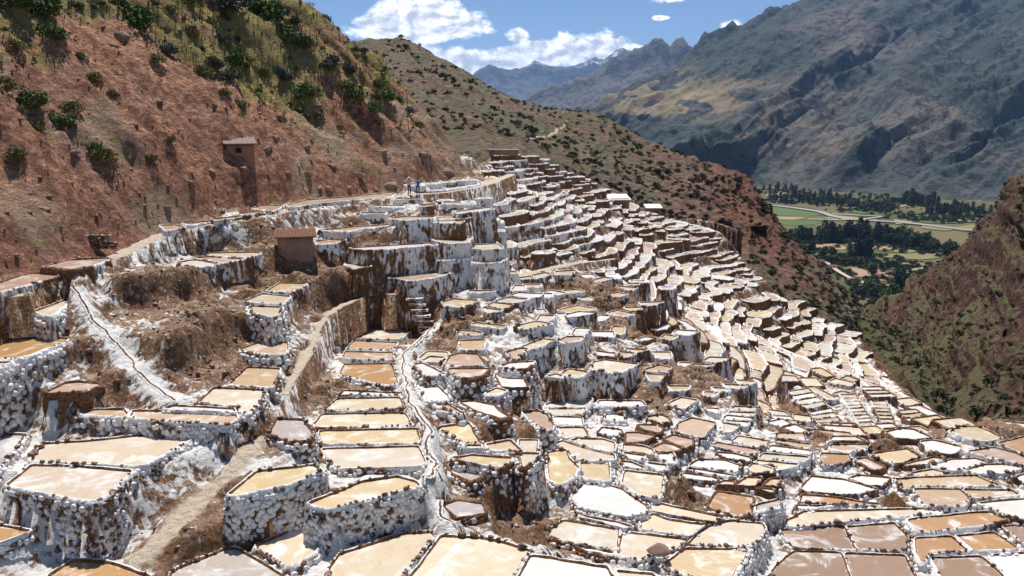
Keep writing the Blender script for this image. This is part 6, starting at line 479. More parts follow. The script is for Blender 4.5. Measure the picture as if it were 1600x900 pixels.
# ------------------------------------------------------------------ materials
def mat(name):
    m = bpy.data.materials.new(name); m.use_nodes = True; t = NT(m.node_tree); t.n.clear()
    p = t.new('ShaderNodeBsdfPrincipled'); o = t.new('ShaderNodeOutputMaterial'); t.l.new(p.outputs[0], o.inputs[0])
    return m, t, p
def simple(name, col, rough=.8, var=.25, scale=4, bump=0, spec=.3):
    m, t, p = mat(name); pos = t.new('ShaderNodeTexCoord').outputs['Object']
    n = t.noise(pos, scale, 4)
    t.put(p.inputs['Base Color'], t.mix(n, tuple(c*(1-var) for c in col), tuple(min(1, c*(1+var)) for c in col)))
    p.inputs['Roughness'].default_value = rough; p.inputs['Specular IOR Level'].default_value = spec
    if bump: t.put(p.inputs['Normal'], t.bump(n, bump, .05))
    return m
def salt_material(name, far=False):
    """salt crust over adobe-brown earth; attribute 'earth' says how much of the earth shows"""
    m, t, p = mat(name); pos = t.new('ShaderNodeNewGeometry').outputs['Position']
    e = t.attr('earth').outputs['Fac']
    streak = t.noise(t.mapv(pos, (2.1, 2.1, .55)), 1.0, 6, .62, .6)
    big = t.noise(t.mapv(pos, (.5, .5, .45), (3, 1, 0)), 1., 4)
    wp = t.new('ShaderNodeVectorMath', {0: pos, 1: t.new('ShaderNodeVectorMath', {0: t.new('ShaderNodeTexNoise', {'Vector': pos, 'Scale': 2.5}).outputs['Color'], 3: .22}, operation='SCALE').outputs[0]}, operation='ADD').outputs[0]
    sv = t.mapv(wp, (1, 1, .58)); v = t.vor(sv, 3.7); ed = t.vor(sv, 3.7, 'DISTANCE_TO_EDGE').outputs['Distance']
    rnd = t.new('ShaderNodeSeparateColor', {0: v.outputs['Color']}).outputs[0]
    pb = t.m('ADD', t.m('MULTIPLY_ADD', e, .66, .15), t.m('MULTIPLY', t.m('SUBTRACT', big, .5), 1.5))
    cob = t.m('MULTIPLY', t.step(t.m('SUBTRACT', pb, rnd), -.06, .06), t.step(ed, .01, .09))
    cob = t.m('MULTIPLY', cob, t.step(v.outputs['Distance'], .46, .30))
    s = t.m('ADD', t.m('ADD', t.m('MULTIPLY', streak, 1.25), t.m('MULTIPLY', big, .85)), t.m('MULTIPLY', e, .95))
    brown = t.step(s, 1.33, 1.50)
    brown = t.m('MAXIMUM', brown, t.m('MULTIPLY', cob, .95))
    k2 = t.mapv(wp, (1, 1, .5)); e2 = t.vor(k2, 5.2, 'DISTANCE_TO_EDGE').outputs['Distance']; d2 = t.vor(k2, 5.2).outputs['Distance']
    crev = t.m('MULTIPLY', t.step(e2, .075, .01), t.m('MULTIPLY_ADD', t.step(t.noise(pos, 1.3, 3), .42, .64), .34, .02))  # gap lines between knobs: crust dirt, deepened in colour to paint their shade
    fine = t.noise(pos, 9, 5, .65)
    fine = t.step(fine, .3, .7)
    earth = t.mix(fine, (.045, .02, .010), (.25, .12, .056))
    earth = t.mix(t.step(t.noise(pos, .8, 3), .5, .7), earth, t.mix(fine, (.09, .042, .02), (.34, .185, .09)))
    salt = t.mix(t.noise(pos, 3, 5), (.70, .67, .63), (.90, .885, .865))
    salt = t.mix(t.step(t.noise(pos, .7, 3), .55, .75), salt, (.70, .60, .50))
    salt = t.mix(crev, salt, (.15, .09, .055))
    t.put(p.inputs['Base Color'], t.mix(brown, salt, earth))
    p.inputs['Roughness'].default_value = .75; p.inputs['Specular IOR Level'].default_value = .25
    h = t.m('ADD', t.m('MULTIPLY', t.noise(pos, 7, 6, .7), .8), t.m('MULTIPLY', d2, -1.3))
    t.put(p.inputs['Normal'], t.bump(h, .75, .09))
    return m
M_SALT = salt_material('salt_crust')
def brine_material():
    m, t, p = mat('brine'); pos = t.new('ShaderNodeNewGeometry').outputs['Position']
    tint = t.attr('tint').outputs['Color']; edge = t.attr('edge').outputs['Fac']
    n = t.noise(t.mapv(pos, (.55, .55, 1)), 1., 5, .6, 1.4); n2 = t.noise(pos, 2.2, 6, .68, .7); n3 = t.noise(pos, 8, 4, .7)
    warm = t.mix(1., tint, (.95, .88, .79), 'MULTIPLY')
    col = t.mix(t.step(n, .40, .62), warm, tint)
    col = t.mix(t.m('MULTIPLY', t.step(n, .52, .66), .9), col, t.mix(.62, tint, (.84, .81, .77)))
    col = t.mix(t.m('MULTIPLY', t.step(n2, .50, .68), .55), col, t.mix(1., tint, (.84, .71, .56), 'MULTIPLY'))
    crust = t.step(t.m('ADD', t.m('MULTIPLY', edge, .36), t.m('MULTIPLY', n2, .8)), .62, .90)
    col = t.mix(t.m('MULTIPLY', crust, .75), col, (.80, .76, .70))
    margin_brown = t.m('MULTIPLY', t.step(t.m('ADD', t.m('MULTIPLY', edge, .75), t.m('MULTIPLY', n3, .6)), .82, 1.08), .7)  # darker brown line along the pan margin
    col = t.mix(margin_brown, col, (.40, .24, .12))
    t.put(p.inputs['Base Color'], col)
    t.put(p.inputs['Roughness'], t.m('MULTIPLY_ADD', crust, .45, t.m('MULTIPLY_ADD', n2, .3, .02))); p.inputs['IOR'].default_value = 1.34; p.inputs['Specular IOR Level'].default_value = .8
    t.put(p.inputs['Normal'], t.bump(t.m('ADD', t.noise(pos, 3.5, 3), t.m('MULTIPLY', t.m('MULTIPLY', crust, n3), 1.5)), .12, .02))
    return m
M_BRINE = brine_material()
def ground_material():
    m, t, p = mat('salt_hillside'); g = t.new('ShaderNodeNewGeometry'); pos = g.outputs['Position']
    nz = t.new('ShaderNodeSeparateXYZ', {0: g.outputs['Normal']}).outputs[2]
    e = t.attr('earth').outputs['Fac']; path = t.attr('path').outputs['Fac']
    streak = t.noise(t.mapv(pos, (1.7, 1.7, .5)), 1., 7, .66, .8); big = t.noise(pos, .5, 4)
    flat = t.step(nz, .80, .97)
    v = t.vor(t.mapv(pos, (1, 1, .7)), 3.0); rnd = t.new('ShaderNodeSeparateColor', {0: v.outputs['Color']}).outputs[0]
    s = t.m('ADD', t.m('ADD', t.m('MULTIPLY', streak, 1.35), t.m('MULTIPLY', big, .7)), t.m('MULTIPLY', e, .8))
    s = t.m('ADD', t.m('SUBTRACT', s, t.m('MULTIPLY', flat, .10)), t.m('MULTIPLY', t.m('SUBTRACT', rnd, .5), .34))
    brown = t.step(s, 1.15, 1.36)
    fine = t.noise(pos, 8, 5, .7)
    fine = t.step(fine, .28, .72)
    drip = t.m('MULTIPLY', t.step(t.noise(t.mapv(pos, (3.2, 3.2, .8)), 1., 6, .7, 1.), .56, .66), t.step(t.m('SUBTRACT', big, t.m('MULTIPLY', e, .12)), .30, .44))
    brown = t.m('MULTIPLY', brown, t.m('SUBTRACT', 1., t.m('MULTIPLY', drip, .85)))
    earth = t.mix(fine, (.05, .023, .011), (.29, .145, .072))
    earth = t.mix(t.step(t.noise(pos, .9, 3), .45, .62), earth, t.mix(fine, (.10, .046, .022), (.42, .26, .155)))
    earth = t.mix(t.m('MULTIPLY', t.step(rnd, .72, .8), t.step(v.outputs['Distance'], .4, .25)), earth, t.mix(fine, (.2, .13, .085), (.5, .38, .28)))
    earth = t.mix(t.m('MULTIPLY', flat, .5), earth, t.mix(fine, (.22, .14, .09), (.46, .32, .21)))
    salt = t.mix(t.noise(pos, 3, 5), (.68, .64, .58), (.90, .885, .865))
    col = t.mix(brown, salt, earth)
    dust = t.mix(fine, (.50, .40, .29), (.66, .55, .42))
    col = t.mix(t.m('MULTIPLY', t.m('MULTIPLY', path, t.step(nz, .82, .95)), t.step(t.noise(pos, 2.2, 4), .12, .4)), col, dust)
    t.put(p.inputs['Base Color'], col); p.inputs['Roughness'].default_value = .85; p.inputs['Specular IOR Level'].default_value = .2
    t.put(p.inputs['Normal'], t.bump(t.m('ADD', t.noise(pos, 4, 7, .72), t.m('MULTIPLY', v.outputs['Distance'], -.5)), 1., .22))
    return m
M_GROUND = ground_material()
def soil_material(name, soil1, soil2, rock, grass1, grass2, s=1., spots=0., bump=.8, bare=(.30, .05), cut=((.10, .045, .034), (.30, .12, .085))):
    m, t, p = mat(name); g = t.new('ShaderNodeNewGeometry'); pos = g.outputs['Position']
    veg = t.attr('veg').outputs['Fac']; red = t.attr('red').outputs['Fac']
    f = t.noise(pos, 1.6*s, 7, .68); big = t.noise(pos, .14*s, 5, .6)
    f = t.step(f, .3, .7)
    col = t.mix(f, soil1, soil2)
    col = t.mix(t.step(big, .5, .66), col, t.mix(f, tuple(c*.75 for c in rock), rock))
    col = t.mix(t.m('MULTIPLY', red, .85), col, t.mix(f, (.10, .045, .034), (.30, .12, .085)))
    gr = t.mix(t.noise(pos, 1.1*s, 5), grass1, grass2)
    nz = t.new('ShaderNodeSeparateXYZ', {0: g.outputs['Normal']}).outputs[2]; steep = t.step(t.m('ADD', nz, t.m('MULTIPLY', t.m('SUBTRACT', f, .5), .12)), bare[0], bare[1])
    col = t.mix(t.m('MULTIPLY', steep, .9), col, t.mix(f, *cut))
    gm = t.step(t.m('ADD', t.m('ADD', t.noise(pos, .7*s, 6, .66), t.m('MULTIPLY', veg, .42)), t.m('MULTIPLY', big, .6)), .86, 1.12)
    col = t.mix(t.m('MULTIPLY', gm, t.m('SUBTRACT', 1., steep)), col, gr)
    if spots:
        v = t.vor(pos, spots); dk = t.m('MULTIPLY', t.step(v.outputs['Distance'], .36, .2), t.step(t.noise(pos, spots*.35, 2), .42, .52))
        col = t.mix(t.m('MULTIPLY', dk, .85), col, (.028, .036, .022))
    t.put(p.inputs['Base Color'], col); p.inputs['Roughness'].default_value = .92; p.inputs['Specular IOR Level'].default_value = .12
    t.put(p.inputs['Normal'], t.bump(t.m('ADD', f, t.m('MULTIPLY', t.noise(pos, 6*s, 4, .7), .45)), bump, .35/s))
    return m
M_HILL = soil_material('red_hill_soil', (.25, .105, .058), (.76, .41, .26), (.70, .50, .35), (.50, .38, .15), (.22, .22, .065), bump=1., bare=(.5, .3), cut=((.12, .05, .032), (.42, .20, .125)))
M_MID = soil_material('scrub_hill_soil', (.15, .10, .07), (.29, .21, .15), (.25, .20, .145), (.21, .18, .105), (.14, .13, .075), s=.35, spots=.7, bare=(.72, .5), cut=((.06, .03, .026), (.20, .10, .075)))
M_RAV = soil_material('ravine_soil', (.075, .048, .036), (.24, .165, .115), (.30, .235, .165), (.24, .20, .10), (.12, .12, .055), s=.5, spots=.9, bump=1., bare=(.62, .40), cut=((.06, .032, .025), (.21, .11, .08)))
def mountain_material(name, a, b, c, snow=None, s=.004):
    m, t, p = mat(name); pos = t.new('ShaderNodeNewGeometry').outputs['Position']
    n = t.noise(pos, s, 9, .66); n2 = t.noise(t.mapv(pos, (1, 1, .5), (50, 9, 0)), s*.35, 6, .6); n3 = t.noise(pos, s*6, 6, .7)
    col = t.mix(n, a, b); col = t.mix(t.step(n2, .48, .64), col, c); col = t.mix(t.m('MULTIPLY', t.step(n3, .48, .58), .65), col, tuple(q*.4 for q in a))
    fld = t.attr('field').outputs['Fac']
    cell = t.vor(t.mapv(pos, (1, 1, 2.2)), .0085)
    col = t.mix(t.m('MULTIPLY', fld, t.step(cell.outputs['Color'], .5, .55)), col, t.mix(cell.outputs['Color'], (.36, .27, .16), (.25, .20, .12)))
    if snow:
        z = t.new('ShaderNodeSeparateXYZ', {0: pos}).outputs[2]
        sn = t.m('MULTIPLY', t.step(t.m('ADD', z, t.m('MULTIPLY', t.m('SUBTRACT', n, .5), snow[1])), snow[0], snow[0]+snow[2]), t.step(n3, .5, .56))
        col = t.mix(sn, col, (.85, .87, .9))
    t.put(p.inputs['Base Color'], col); p.inputs['Roughness'].default_value = .95; p.inputs['Specular IOR Level'].default_value = .1
    t.put(p.inputs['Normal'], t.bump(t.m('ADD', n, t.m('MULTIPLY', n3, .4)), 1., .16/s))
    return m
M_MTN = mountain_material('mountain_scrub', (.034, .05, .05), (.10, .108, .095), (.15, .13, .112), (1150, 500, 250))
M_BLUE = mountain_material('far_ridge_rock', (.09, .09, .085), (.2, .18, .16), (.15, .14, .13), (850, 500, 200), .002)
M_SNOW = mountain_material('snow_peak_rock', (.08, .09, .10), (.16, .16, .16), (.12, .12, .13), (950, 900, 200), .0011)
M_STONE = None
def stone_material():
    m, t, p = mat('river_stone'); inf = t.new('ShaderNodeObjectInfo'); pos = t.new('ShaderNodeNewGeometry').outputs['Position']
    n = t.noise(pos, 11, 4); k = t.noise(t.mapv(pos, (1, 1, .3)), 2.3, 2)
    col = t.mix(t.step(k, .35, .65), (.07, .042, .03), (.30, .13, .05)); col = t.mix(n, t.mix(1., col, (.55, .5, .5), 'MULTIPLY'), col)
    col = t.mix(t.m('MULTIPLY', t.step(t.noise(pos, 4.5, 3), .56, .66), .75), col, (.78, .75, .72))
    t.put(p.inputs['Base Color'], col); p.inputs['Roughness'].default_value = .6
    t.put(p.inputs['Normal'], t.bump(n, .4, .03)); return m
M_STONE = stone_material()
def knob_material():
    m, t, p = mat('salt_crusted_stone'); pos = t.new('ShaderNodeNewGeometry').outputs['Position']
    n = t.noise(pos, 6, 5, .65); col = t.mix(n, (.60, .56, .52), (.90, .885, .87))
    col = t.mix(t.m('MULTIPLY', t.step(t.noise(pos, 2.1, 3), .56, .66), .8), col, (.50, .39, .30))
    col = t.mix(t.step(t.noise(pos, 9, 3), .64, .72), col, (.16, .085, .045))
    t.put(p.inputs['Base Color'], col); p.inputs['Roughness'].default_value = .8; p.inputs['Specular IOR Level'].default_value = .2
    t.put(p.inputs['Normal'], t.bump(t.noise(pos, 14, 4), .5, .03)); return m
M_KNOB = knob_material()
M_ADOBE = simple('adobe', (.27, .14, .08), .9, .3, 3, .5)
M_TILE = simple('roof_tile', (.36, .13, .06), .8, .45, 5, .4)
M_TILE_GREY = simple('weathered_roof_tile', (.36, .33, .31), .8, .5, 6, .4)
M_DARK = simple('dark_opening', (.012, .01, .009), .9, .1)
M_WOOD = simple('dry_wood', (.16, .11, .07), .9, .3, 6)
M_ROCK = simple('rock', (.26, .165, .12), .9, .45, 1.6, .7)
M_ROOFW = simple('pale_sheet_roof', (.74, .75, .78), .5, .08, 3)
M_DUST = simple('trail_dust', (.46, .37, .27), .95, .2, .3)

# ------------------------------------------------------------------ the salt hillside: base surface through the measured heights
STEP = .25
PINFO = []
for (pid, z, c, br, pts) in PANS: 
    q = np.array(pts, float)
    if pid[0] in 'UM': br = max(br, .38)
    if pid in ('U4', 'U5', 'U6', 'U7', 'U8', 'U9', 'U10', 'U11', 'U12', 'U14', 'U15', 'U1'): q = q.mean(0)+(q-q.mean(0))*np.array([1.6 if pid in ('U11', 'U12', 'U14', 'U15', 'U8', 'U9') else 1.28, 1.15])
    PINFO.append(dict(id=pid, z=z, col=c, br=br, pts=q))
cx = [p['pts'].mean(0) for p in PINFO]
samp = [(q[0], q[1], p['z']) for p, q in zip(PINFO, cx)]+[tuple(c) for c in CTRL]
for pl in (PATH_UPPER, PATH_INNER, PATH_LOWER): samp += [tuple(q) for q in pl]
samp = np.array(samp)
def tps(r2): return r2*np.log(np.maximum(r2, 1e-9))*.5
def fit(S, reg):
    n = len(S); d = (S[:, None, 0]-S[None, :, 0])**2+(S[:, None, 1]-S[None, :, 1])**2
    A = np.zeros((n+3, n+3)); A[:n, :n] = tps(d)+reg*np.eye(n); A[:n, n] = 1; A[:n, n+1:] = S[:, :2]; A[n:, :n] = A[:n, n:].T
    return np.linalg.solve(A, np.r_[S[:, 2], 0, 0, 0])
COEF = fit(samp, 6.)
def base_z(x, y):
    sh = x.shape; x = x.ravel(); y = y.ravel(); o = COEF[-3]+COEF[-2]*x+COEF[-1]*y
    for k in range(0, len(x), 20000):
        xx, yy = x[k:k+20000], y[k:k+20000]
        o[k:k+20000] += tps((xx[:, None]-samp[None, :, 0])**2+(yy[:, None]-samp[None, :, 1])**2) @ COEF[:len(samp)]
    return o.reshape(sh)
X0, X1, Y0, Y1 = -34., 56., 22., 144.
gx = np.arange(X0, X1+.01, STEP); gy = np.arange(Y0, Y1+.01, STEP)
GX, GY = np.meshgrid(gx, gy, indexing='ij'); GZ = base_z(GX[::4, ::4], GY[::4, ::4])
def upsample(A, nx, ny):
    xi = np.linspace(0, A.shape[0]-1, nx) if False else np.arange(nx)/4.; yi = np.arange(ny)/4.
    i = np.minimum(xi.astype(int), A.shape[0]-2); j = np.minimum(yi.astype(int), A.shape[1]-2); fx = (xi-i)[:, None]; fy = (yi-j)[None]
    return A[i][:, j]*(1-fx)*(1-fy)+A[i+1][:, j]*fx*(1-fy)+A[i][:, j+1]*(1-fx)*fy+A[i+1][:, j+1]*fx*fy
GZ = upsample(GZ, len(gx), len(gy)); BASE = GZ.copy()
def raster(poly, grow=0.):
    """index window and mask of grid nodes inside a polygon grown by some metres"""
    p = np.asarray(poly); c = p.mean(0)
    i0, i1 = int((p[:, 0].min()-grow-X0)/STEP)-1, int((p[:, 0].max()+grow-X0)/STEP)+3; j0, j1 = int((p[:, 1].min()-grow-Y0)/STEP)-1, int((p[:, 1].max()+grow-Y0)/STEP)+3
    i0, j0 = max(i0, 0), max(j0, 0); sl = (slice(i0, max(i1, i0+1)), slice(j0, max(j1, j0+1)))
    x, y = GX[sl], GY[sl]; m = inside(x, y, p)
    if grow and x.size:
        for k in range(len(p)):
            a, b = p[k], p[(k+1) % len(p)]; d = b-a; L = max(d@d, 1e-9)
            t = np.clip(((x-a[0])*d[0]+(y-a[1])*d[1])/L, 0, 1); m |= np.hypot(x-a[0]-t*d[0], y-a[1]-t*d[1]) < grow
    return sl, m
OCC = np.zeros(GX.shape, bool)
for p in PINFO:
    sl, m = raster(p['pts'], .35); OCC[sl] |= m
def near_line(pl, wdt):
    d, zz = line_dist(GX, GY, pl); return np.abs(d), zz
PATHD = {}
for nm, pl in (('u', PATH_UPPER), ('i', PATH_INNER), ('l', PATH_LOWER)): PATHD[nm] = near_line(pl, 1)
for nm, pl in (('a', CHANNEL_A), ('b', CHANNEL_B), ('c', CHANNEL_C)): PATHD[nm] = near_line(pl, 1)
for k, r in (('u', .8), ('i', .7), ('l', .9), ('a', .5), ('b', .4)): OCC |= PATHD[k][0] < r

# ------------------------------------------------------------------ far terraces: bands between contours of the hillside
CEN = np.array([-24., 150.])
def lookup(A, x, y):
    i = np.clip((np.asarray(x)-X0)/STEP, 0, A.shape[0]-1.001); j = np.clip((np.asarray(y)-Y0)/STEP, 0, A.shape[1]-1.001)
    a, b = i.astype(int), j.astype(int); fx, fy = i-a, j-b
    return A[a, b]*(1-fx)*(1-fy)+A[a+1, b]*fx*(1-fy)+A[a, b+1]*(1-fx)*fy+A[a+1, b+1]*fx*fy
FARP = np.array(FAR_REGION)
reg = inside(GX, GY, FARP)
rr = np.arange(4, 125, .2)
TH = np.radians(np.arange(-88, 6, .12))      # direction from the centre, measured from +x
ray_x = CEN[0]+np.cos(TH)[:, None]*rr; ray_y = CEN[1]+np.sin(TH)[:, None]*rr
inb = (ray_x > X0) & (ray_x < X1-.3) & (ray_y > Y0) & (ray_y < Y1-.3)
RZ = lookup(BASE, ray_x, ray_y)+.9*fbm(ray_x*.13, ray_y*.13, oct=2, seed=5)
RZ = np.minimum.accumulate(RZ-np.arange(len(rr))*.004, axis=1)
COLS_FAR = 'TCTPCTYWCTPW'
far_pans = []
sector = 0; ti = 0; n_th = len(TH)
while ti < n_th-4:
    # one sector of terraces: about 9-16 m along the contour at its middle
    tmid = min(n_th-1, ti+20); r_mid = rr[len(rr)//2]
    wsec = RNG.uniform(4.5, 11); dth = int(max(6, np.degrees(wsec/62)/.12)); te = min(n_th-1, ti+dth)
    z = -2.5+RNG.uniform(0, 1)
    while z > -27:
        h = RNG.uniform(.6, 1.2); zt, zb_ = z, z-h; z = zb_
        ts = np.arange(ti, te+1)
        rt = np.array([rr[np.searchsorted(-RZ[k], -zt)] if RZ[k, -1] < zt < RZ[k, 0] else np.nan for k in ts])
        rb = np.array([rr[np.searchsorted(-RZ[k], -zb_)] if RZ[k, -1] < zb_ < RZ[k, 0] else np.nan for k in ts])
        ok = np.isfinite(rt) & np.isfinite(rb)
        if ok.sum() < 4: continue
        ts, rt, rb = ts[ok], rt[ok], rb[ok]
        nsub = max(1, int(np.ceil(np.nanmedian(rb-rt)/2.3)))
        for sb in range(nsub):
            ra = rt+(rb-rt)*sb/nsub+.13; rc = rt+(rb-rt)*(sb+1)/nsub-.08
            zz = zt-h*(sb+.75)/nsub
            k = 0
            while k < len(ts)-2:
                wd = RNG.uniform(1.8, 5.); rm = ra[k]; dk = int(max(3, np.degrees(wd/max(rm, 6))/.12)); ke = min(len(ts)-1, k+dk)
                if len(ts)-1-ke < dk*.4: ke = len(ts)-1
                sel = np.linspace(k, ke, 5).round().astype(int); k = ke
                depth = np.median(rc[sel]-ra[sel])
                if depth < .55: continue
                gap = np.radians(.12)*0.0+.09/np.maximum(rm, 6)
                th = TH[ts[sel]].copy(); th[0] += gap; th[-1] -= gap
                if th[-1]-th[0] < .8/rm: continue
                bow = .35*np.sin(np.linspace(0, math.pi, 5))*RNG.uniform(-.5, 1.3)+RNG.uniform(-.12, .12, 5)
                up = np.c_[CEN[0]+np.cos(th)*(ra[sel]), CEN[1]+np.sin(th)*(ra[sel])]
                dn = np.c_[CEN[0]+np.cos(th)*(rc[sel]+bow), CEN[1]+np.sin(th)*(rc[sel]+bow)]
                poly = np.r_[up, dn[::-1]]
                ctr = poly.mean(0)
                if not inside(ctr[:1], ctr[1:], FARP)[0]: continue
                if RNG.random() < .06: continue
                sl, m = raster(poly, .0)
                if m.sum() < 6: continue
                frac = OCC[sl][m].mean()
                if frac > .08: continue
                sl2, m2 = raster(poly, .12); OCC[sl2] |= m2
                far_pans.append(dict(id='F', z=zz+RNG.uniform(-.08, .08), col=COLS_FAR[RNG.integers(len(COLS_FAR))], br=None, pts=poly))
    ti = te; sector += 1
# small pans that fill the gaps of the middle slope
edge_d, _ = line_dist(GX, GY, [(a, b, 0) for a, b in SALT_EDGE])
hillm, _ = line_dist(GX, GY, HILL_BASE)
GRX, GRY = np.gradient(BASE, STEP)
core = np.zeros(GX.shape)
for (x, y, r, e, dz) in EARTH:
    if e >= .85: core = np.maximum(core, np.exp(-((GX-x)**2+(GY-y)**2)/(r*r*.28)))
for k in range(9000):
    x, y = RNG.uniform(-12, 38), RNG.uniform(33, 88); i, j = int((x-X0)/STEP), int((y-Y0)/STEP)
    if OCC[i, j] or edge_d[i, j] > -.7 or hillm[i, j] > -2.2 or core[i, j] > .45: continue
    g = np.array([GRX[i, j], GRY[i, j]]); g /= max(np.hypot(*g), 1e-6); al_ = np.array([-g[1], g[0]])
    w_, d_ = RNG.uniform(1.1, 3.0)/2, RNG.uniform(.8, 1.9)/2; jt = RNG.uniform(-.12, .12, (4, 2))
    poly = np.array([np.array([x, y])+al_*a*w_+g*b*d_ for a, b in ((-1, -1), (1, -1), (1, 1), (-1, 1))])+jt
    sl, m = raster(poly, .16)
    if m.sum() < 8 or OCC[sl][m].any(): continue
    sl, m = raster(poly, .12); OCC[sl] |= m
    far_pans.append(dict(id='G', z=round((BASE[i, j]-.1)*2.5)/2.5, col='CWTCWPCY'[RNG.integers(8)], br=None, pts=poly))
for p in far_pans:
    c = p['pts'].mean(0); p['br'] = float(np.clip(.17+.0045*(c[1]-60)+.0095*c[0]+RNG.uniform(-.25, .25)+.08*(c[0] > 8), .08, .88))
LEDGE = [p for p in PINFO if p['col'] == 'E']; PINFO = [p for p in PINFO if p['col'] != 'E']
ALL = PINFO+far_pans
print('pans', len(PINFO), len(far_pans))

# terrain relaxed between the pans
fixed = np.zeros(GX.shape, bool); T = BASE.copy()
own = np.full(GX.shape, 99.)
for p in ALL:
    sl, m = raster(p['pts'], .22); v = p['z']-.28
    sub = own[sl]; sub[m] = np.minimum(sub[m], v)
fixed = own < 90; T[fixed] = own[fixed]
for k, r in (('u', .75), ('i', .45), ('l', .5)):
    d, zz = PATHD[k]; m = (d < r) & ~fixed; T[m] = zz[m]-.03; fixed |= m
hillm, _ = line_dist(GX, GY, HILL_BASE)
for it in range(220):
    A = T.copy(); A[1:-1, 1:-1] = .25*(T[2:, 1:-1]+T[:-2, 1:-1]+T[1:-1, 2:]+T[1:-1, :-2])
    A = .94*A+.06*BASE if it < 40 else A
    T = np.where(fixed, T, A)
pathm = np.zeros(GX.shape, bool)
for k, r in (('u', .75), ('i', .45), ('l', .5)): pathm |= PATHD[k][0] < r
# the ground between pans is stepped too: each bit lies level with the pan it belongs to
cost = np.full(GX.shape, 9.); lev = T.copy()
for p in ALL+LEDGE:
    pts = p['pts']; g = 3.0
    sl, m = raster(pts, g)
    x, y = GX[sl], GY[sl]; d = np.full(x.shape, 9.); ins = inside(x, y, pts)
    for k in range(len(pts)):
        a, b = pts[k], pts[(k+1) % len(pts)]; dd = b-a; L = max(dd@dd, 1e-9)
        t = np.clip(((x-a[0])*dd[0]+(y-a[1])*dd[1])/L, 0, 1); d = np.minimum(d, np.hypot(x-a[0]-t*dd[0], y-a[1]-t*dd[1]))
    d[ins] = 0
    c = d+1.5*np.maximum(0, p['z']-BASE[sl]-.25)+.25*np.maximum(0, BASE[sl]-p['z']-.8)
    b = c < cost[sl]; sub = cost[sl]; sub[b] = c[b]; sub = lev[sl]; sub[b] = p['z']-.10-.06*d[b]
wt = np.clip((2.7-cost)/1.2, 0, 1); wt = wt*wt*(3-2*wt)
T = np.where(fixed, T, T*(1-wt)+lev*wt)
for it in range(2):
    Q = T.copy(); Q[1:-1, 1:-1] = .4*T[1:-1, 1:-1]+.15*(T[2:, 1:-1]+T[:-2, 1:-1]+T[1:-1, 2:]+T[1:-1, :-2]); T = np.where(fixed, T, Q)
E = T.copy()
for it in range(4):
    Q = E.copy(); Q[1:] = np.minimum(Q[1:], E[:-1]); Q[:-1] = np.minimum(Q[:-1], E[1:]); Q[:, 1:] = np.minimum(Q[:, 1:], E[:, :-1]); Q[:, :-1] = np.minimum(Q[:, :-1], E[:, 1:]); E = Q
    if it == 1: E2 = E.copy()
ew = np.clip((62-GY)/8, 0, 1)
T = np.where(fixed | pathm, T, T*.12+.88*(E*ew+E2*(1-ew)))
Q = T.copy(); Q[1:-1, 1:-1] = .4*T[1:-1, 1:-1]+.15*(T[2:, 1:-1]+T[:-2, 1:-1]+T[1:-1, 2:]+T[1:-1, :-2]); T = np.where(fixed, T, np.minimum(Q, T+.15))
earth = np.zeros(GX.shape); lift = np.zeros(GX.shape)
for (x, y, r, e, dz) in EARTH:
    q = np.exp(-((GX-x)**2+(GY-y)**2)/(r*r)*1.1); earth = np.maximum(earth, e*q*1.15); lift += dz*np.exp(-((GX-x)**2+(GY-y)**2)/(r*r)*1.6)
earth = np.clip(earth+.25*fbm(GX*.3, GY*.3, oct=3, seed=3)+.34+.003*(GY-60), 0, 1)
earth = np.maximum(earth, np.clip(hillm+1.3, 0, 1))
free = ~fixed
soft = free.astype(float)
for it in range(3): soft[1:-1, 1:-1] = np.minimum(soft[1:-1, 1:-1], .2*(soft[1:-1, 1:-1]+soft[2:, 1:-1]+soft[:-2, 1:-1]+soft[1:-1, 2:]+soft[1:-1, :-2])+.05*soft[1:-1, 1:-1])
rough = .20*fbm(GX*.8, GY*.8, oct=4, seed=11)+.22*ridged(GX*.7, GY*.7, 4, 21)+.16*(.5-worley(GX*1.3, GY*1.3, GY*0, 27))
T = T+np.where(free, lift*np.clip(soft*1.4, 0, 1)+rough*(.35+1.7*earth)*np.clip(soft*1.5, 0, 1), 0)
# white salt ridge that carries the brine channel
for k, wdt, hgt in (('a', .95, .42), ('b', .7, .32), ('c', 1.3, .3)):
    d, zz = PATHD[k]; m = (d < wdt) & ~fixed; s = .5+.5*np.cos(np.clip(d/wdt, 0, 1)*math.pi)
    top = zz+hgt*0+.0
    T = np.where(m, np.maximum(T, T*(1-s)+(top)*s), T); earth = np.where(m, earth*(1-s), earth)
edge_d, _ = line_dist(GX, GY, [(a, b, 0) for a, b in SALT_EDGE])
T = np.where(edge_d > .6, T-.95*(edge_d-.6)-.0, T); earth = np.where(edge_d > .3, np.clip(.6+.4*edge_d, 0, 1), earth)
T = np.where(hillm > .9, np.minimum(T, T-.8*(hillm-.9)), T)
pathw = np.zeros(GX.shape)
for k, r in (('u', .95), ('i', .68), ('l', .78)):
    pathw = np.maximum(pathw, np.clip((r-PATHD[k][0])/.35, 0, 1))
nx, ny = GX.shape
fc = grid_faces(nx, ny)
keep = (hillm < 4.5)
keepf = keep.ravel()[fc].all(1) & ((T.ravel()[fc].max(1)-T.ravel()[fc].min(1)) < 30)
jx = GX+np.where(free, .07*fbm(GX*2.1, GY*2.1, oct=2, seed=31), 0); jy = GY+np.where(free, .07*fbm(GX*2.1, GY*2.1, oct=2, seed=37), 0)
me = mesh('salt_hillside', np.stack([jx.ravel(), jy.ravel(), T.ravel()], 1), fc[keepf], M_GROUND, attrs={'earth': np.clip(earth, 0, 1).ravel(), 'path': pathw.ravel()})
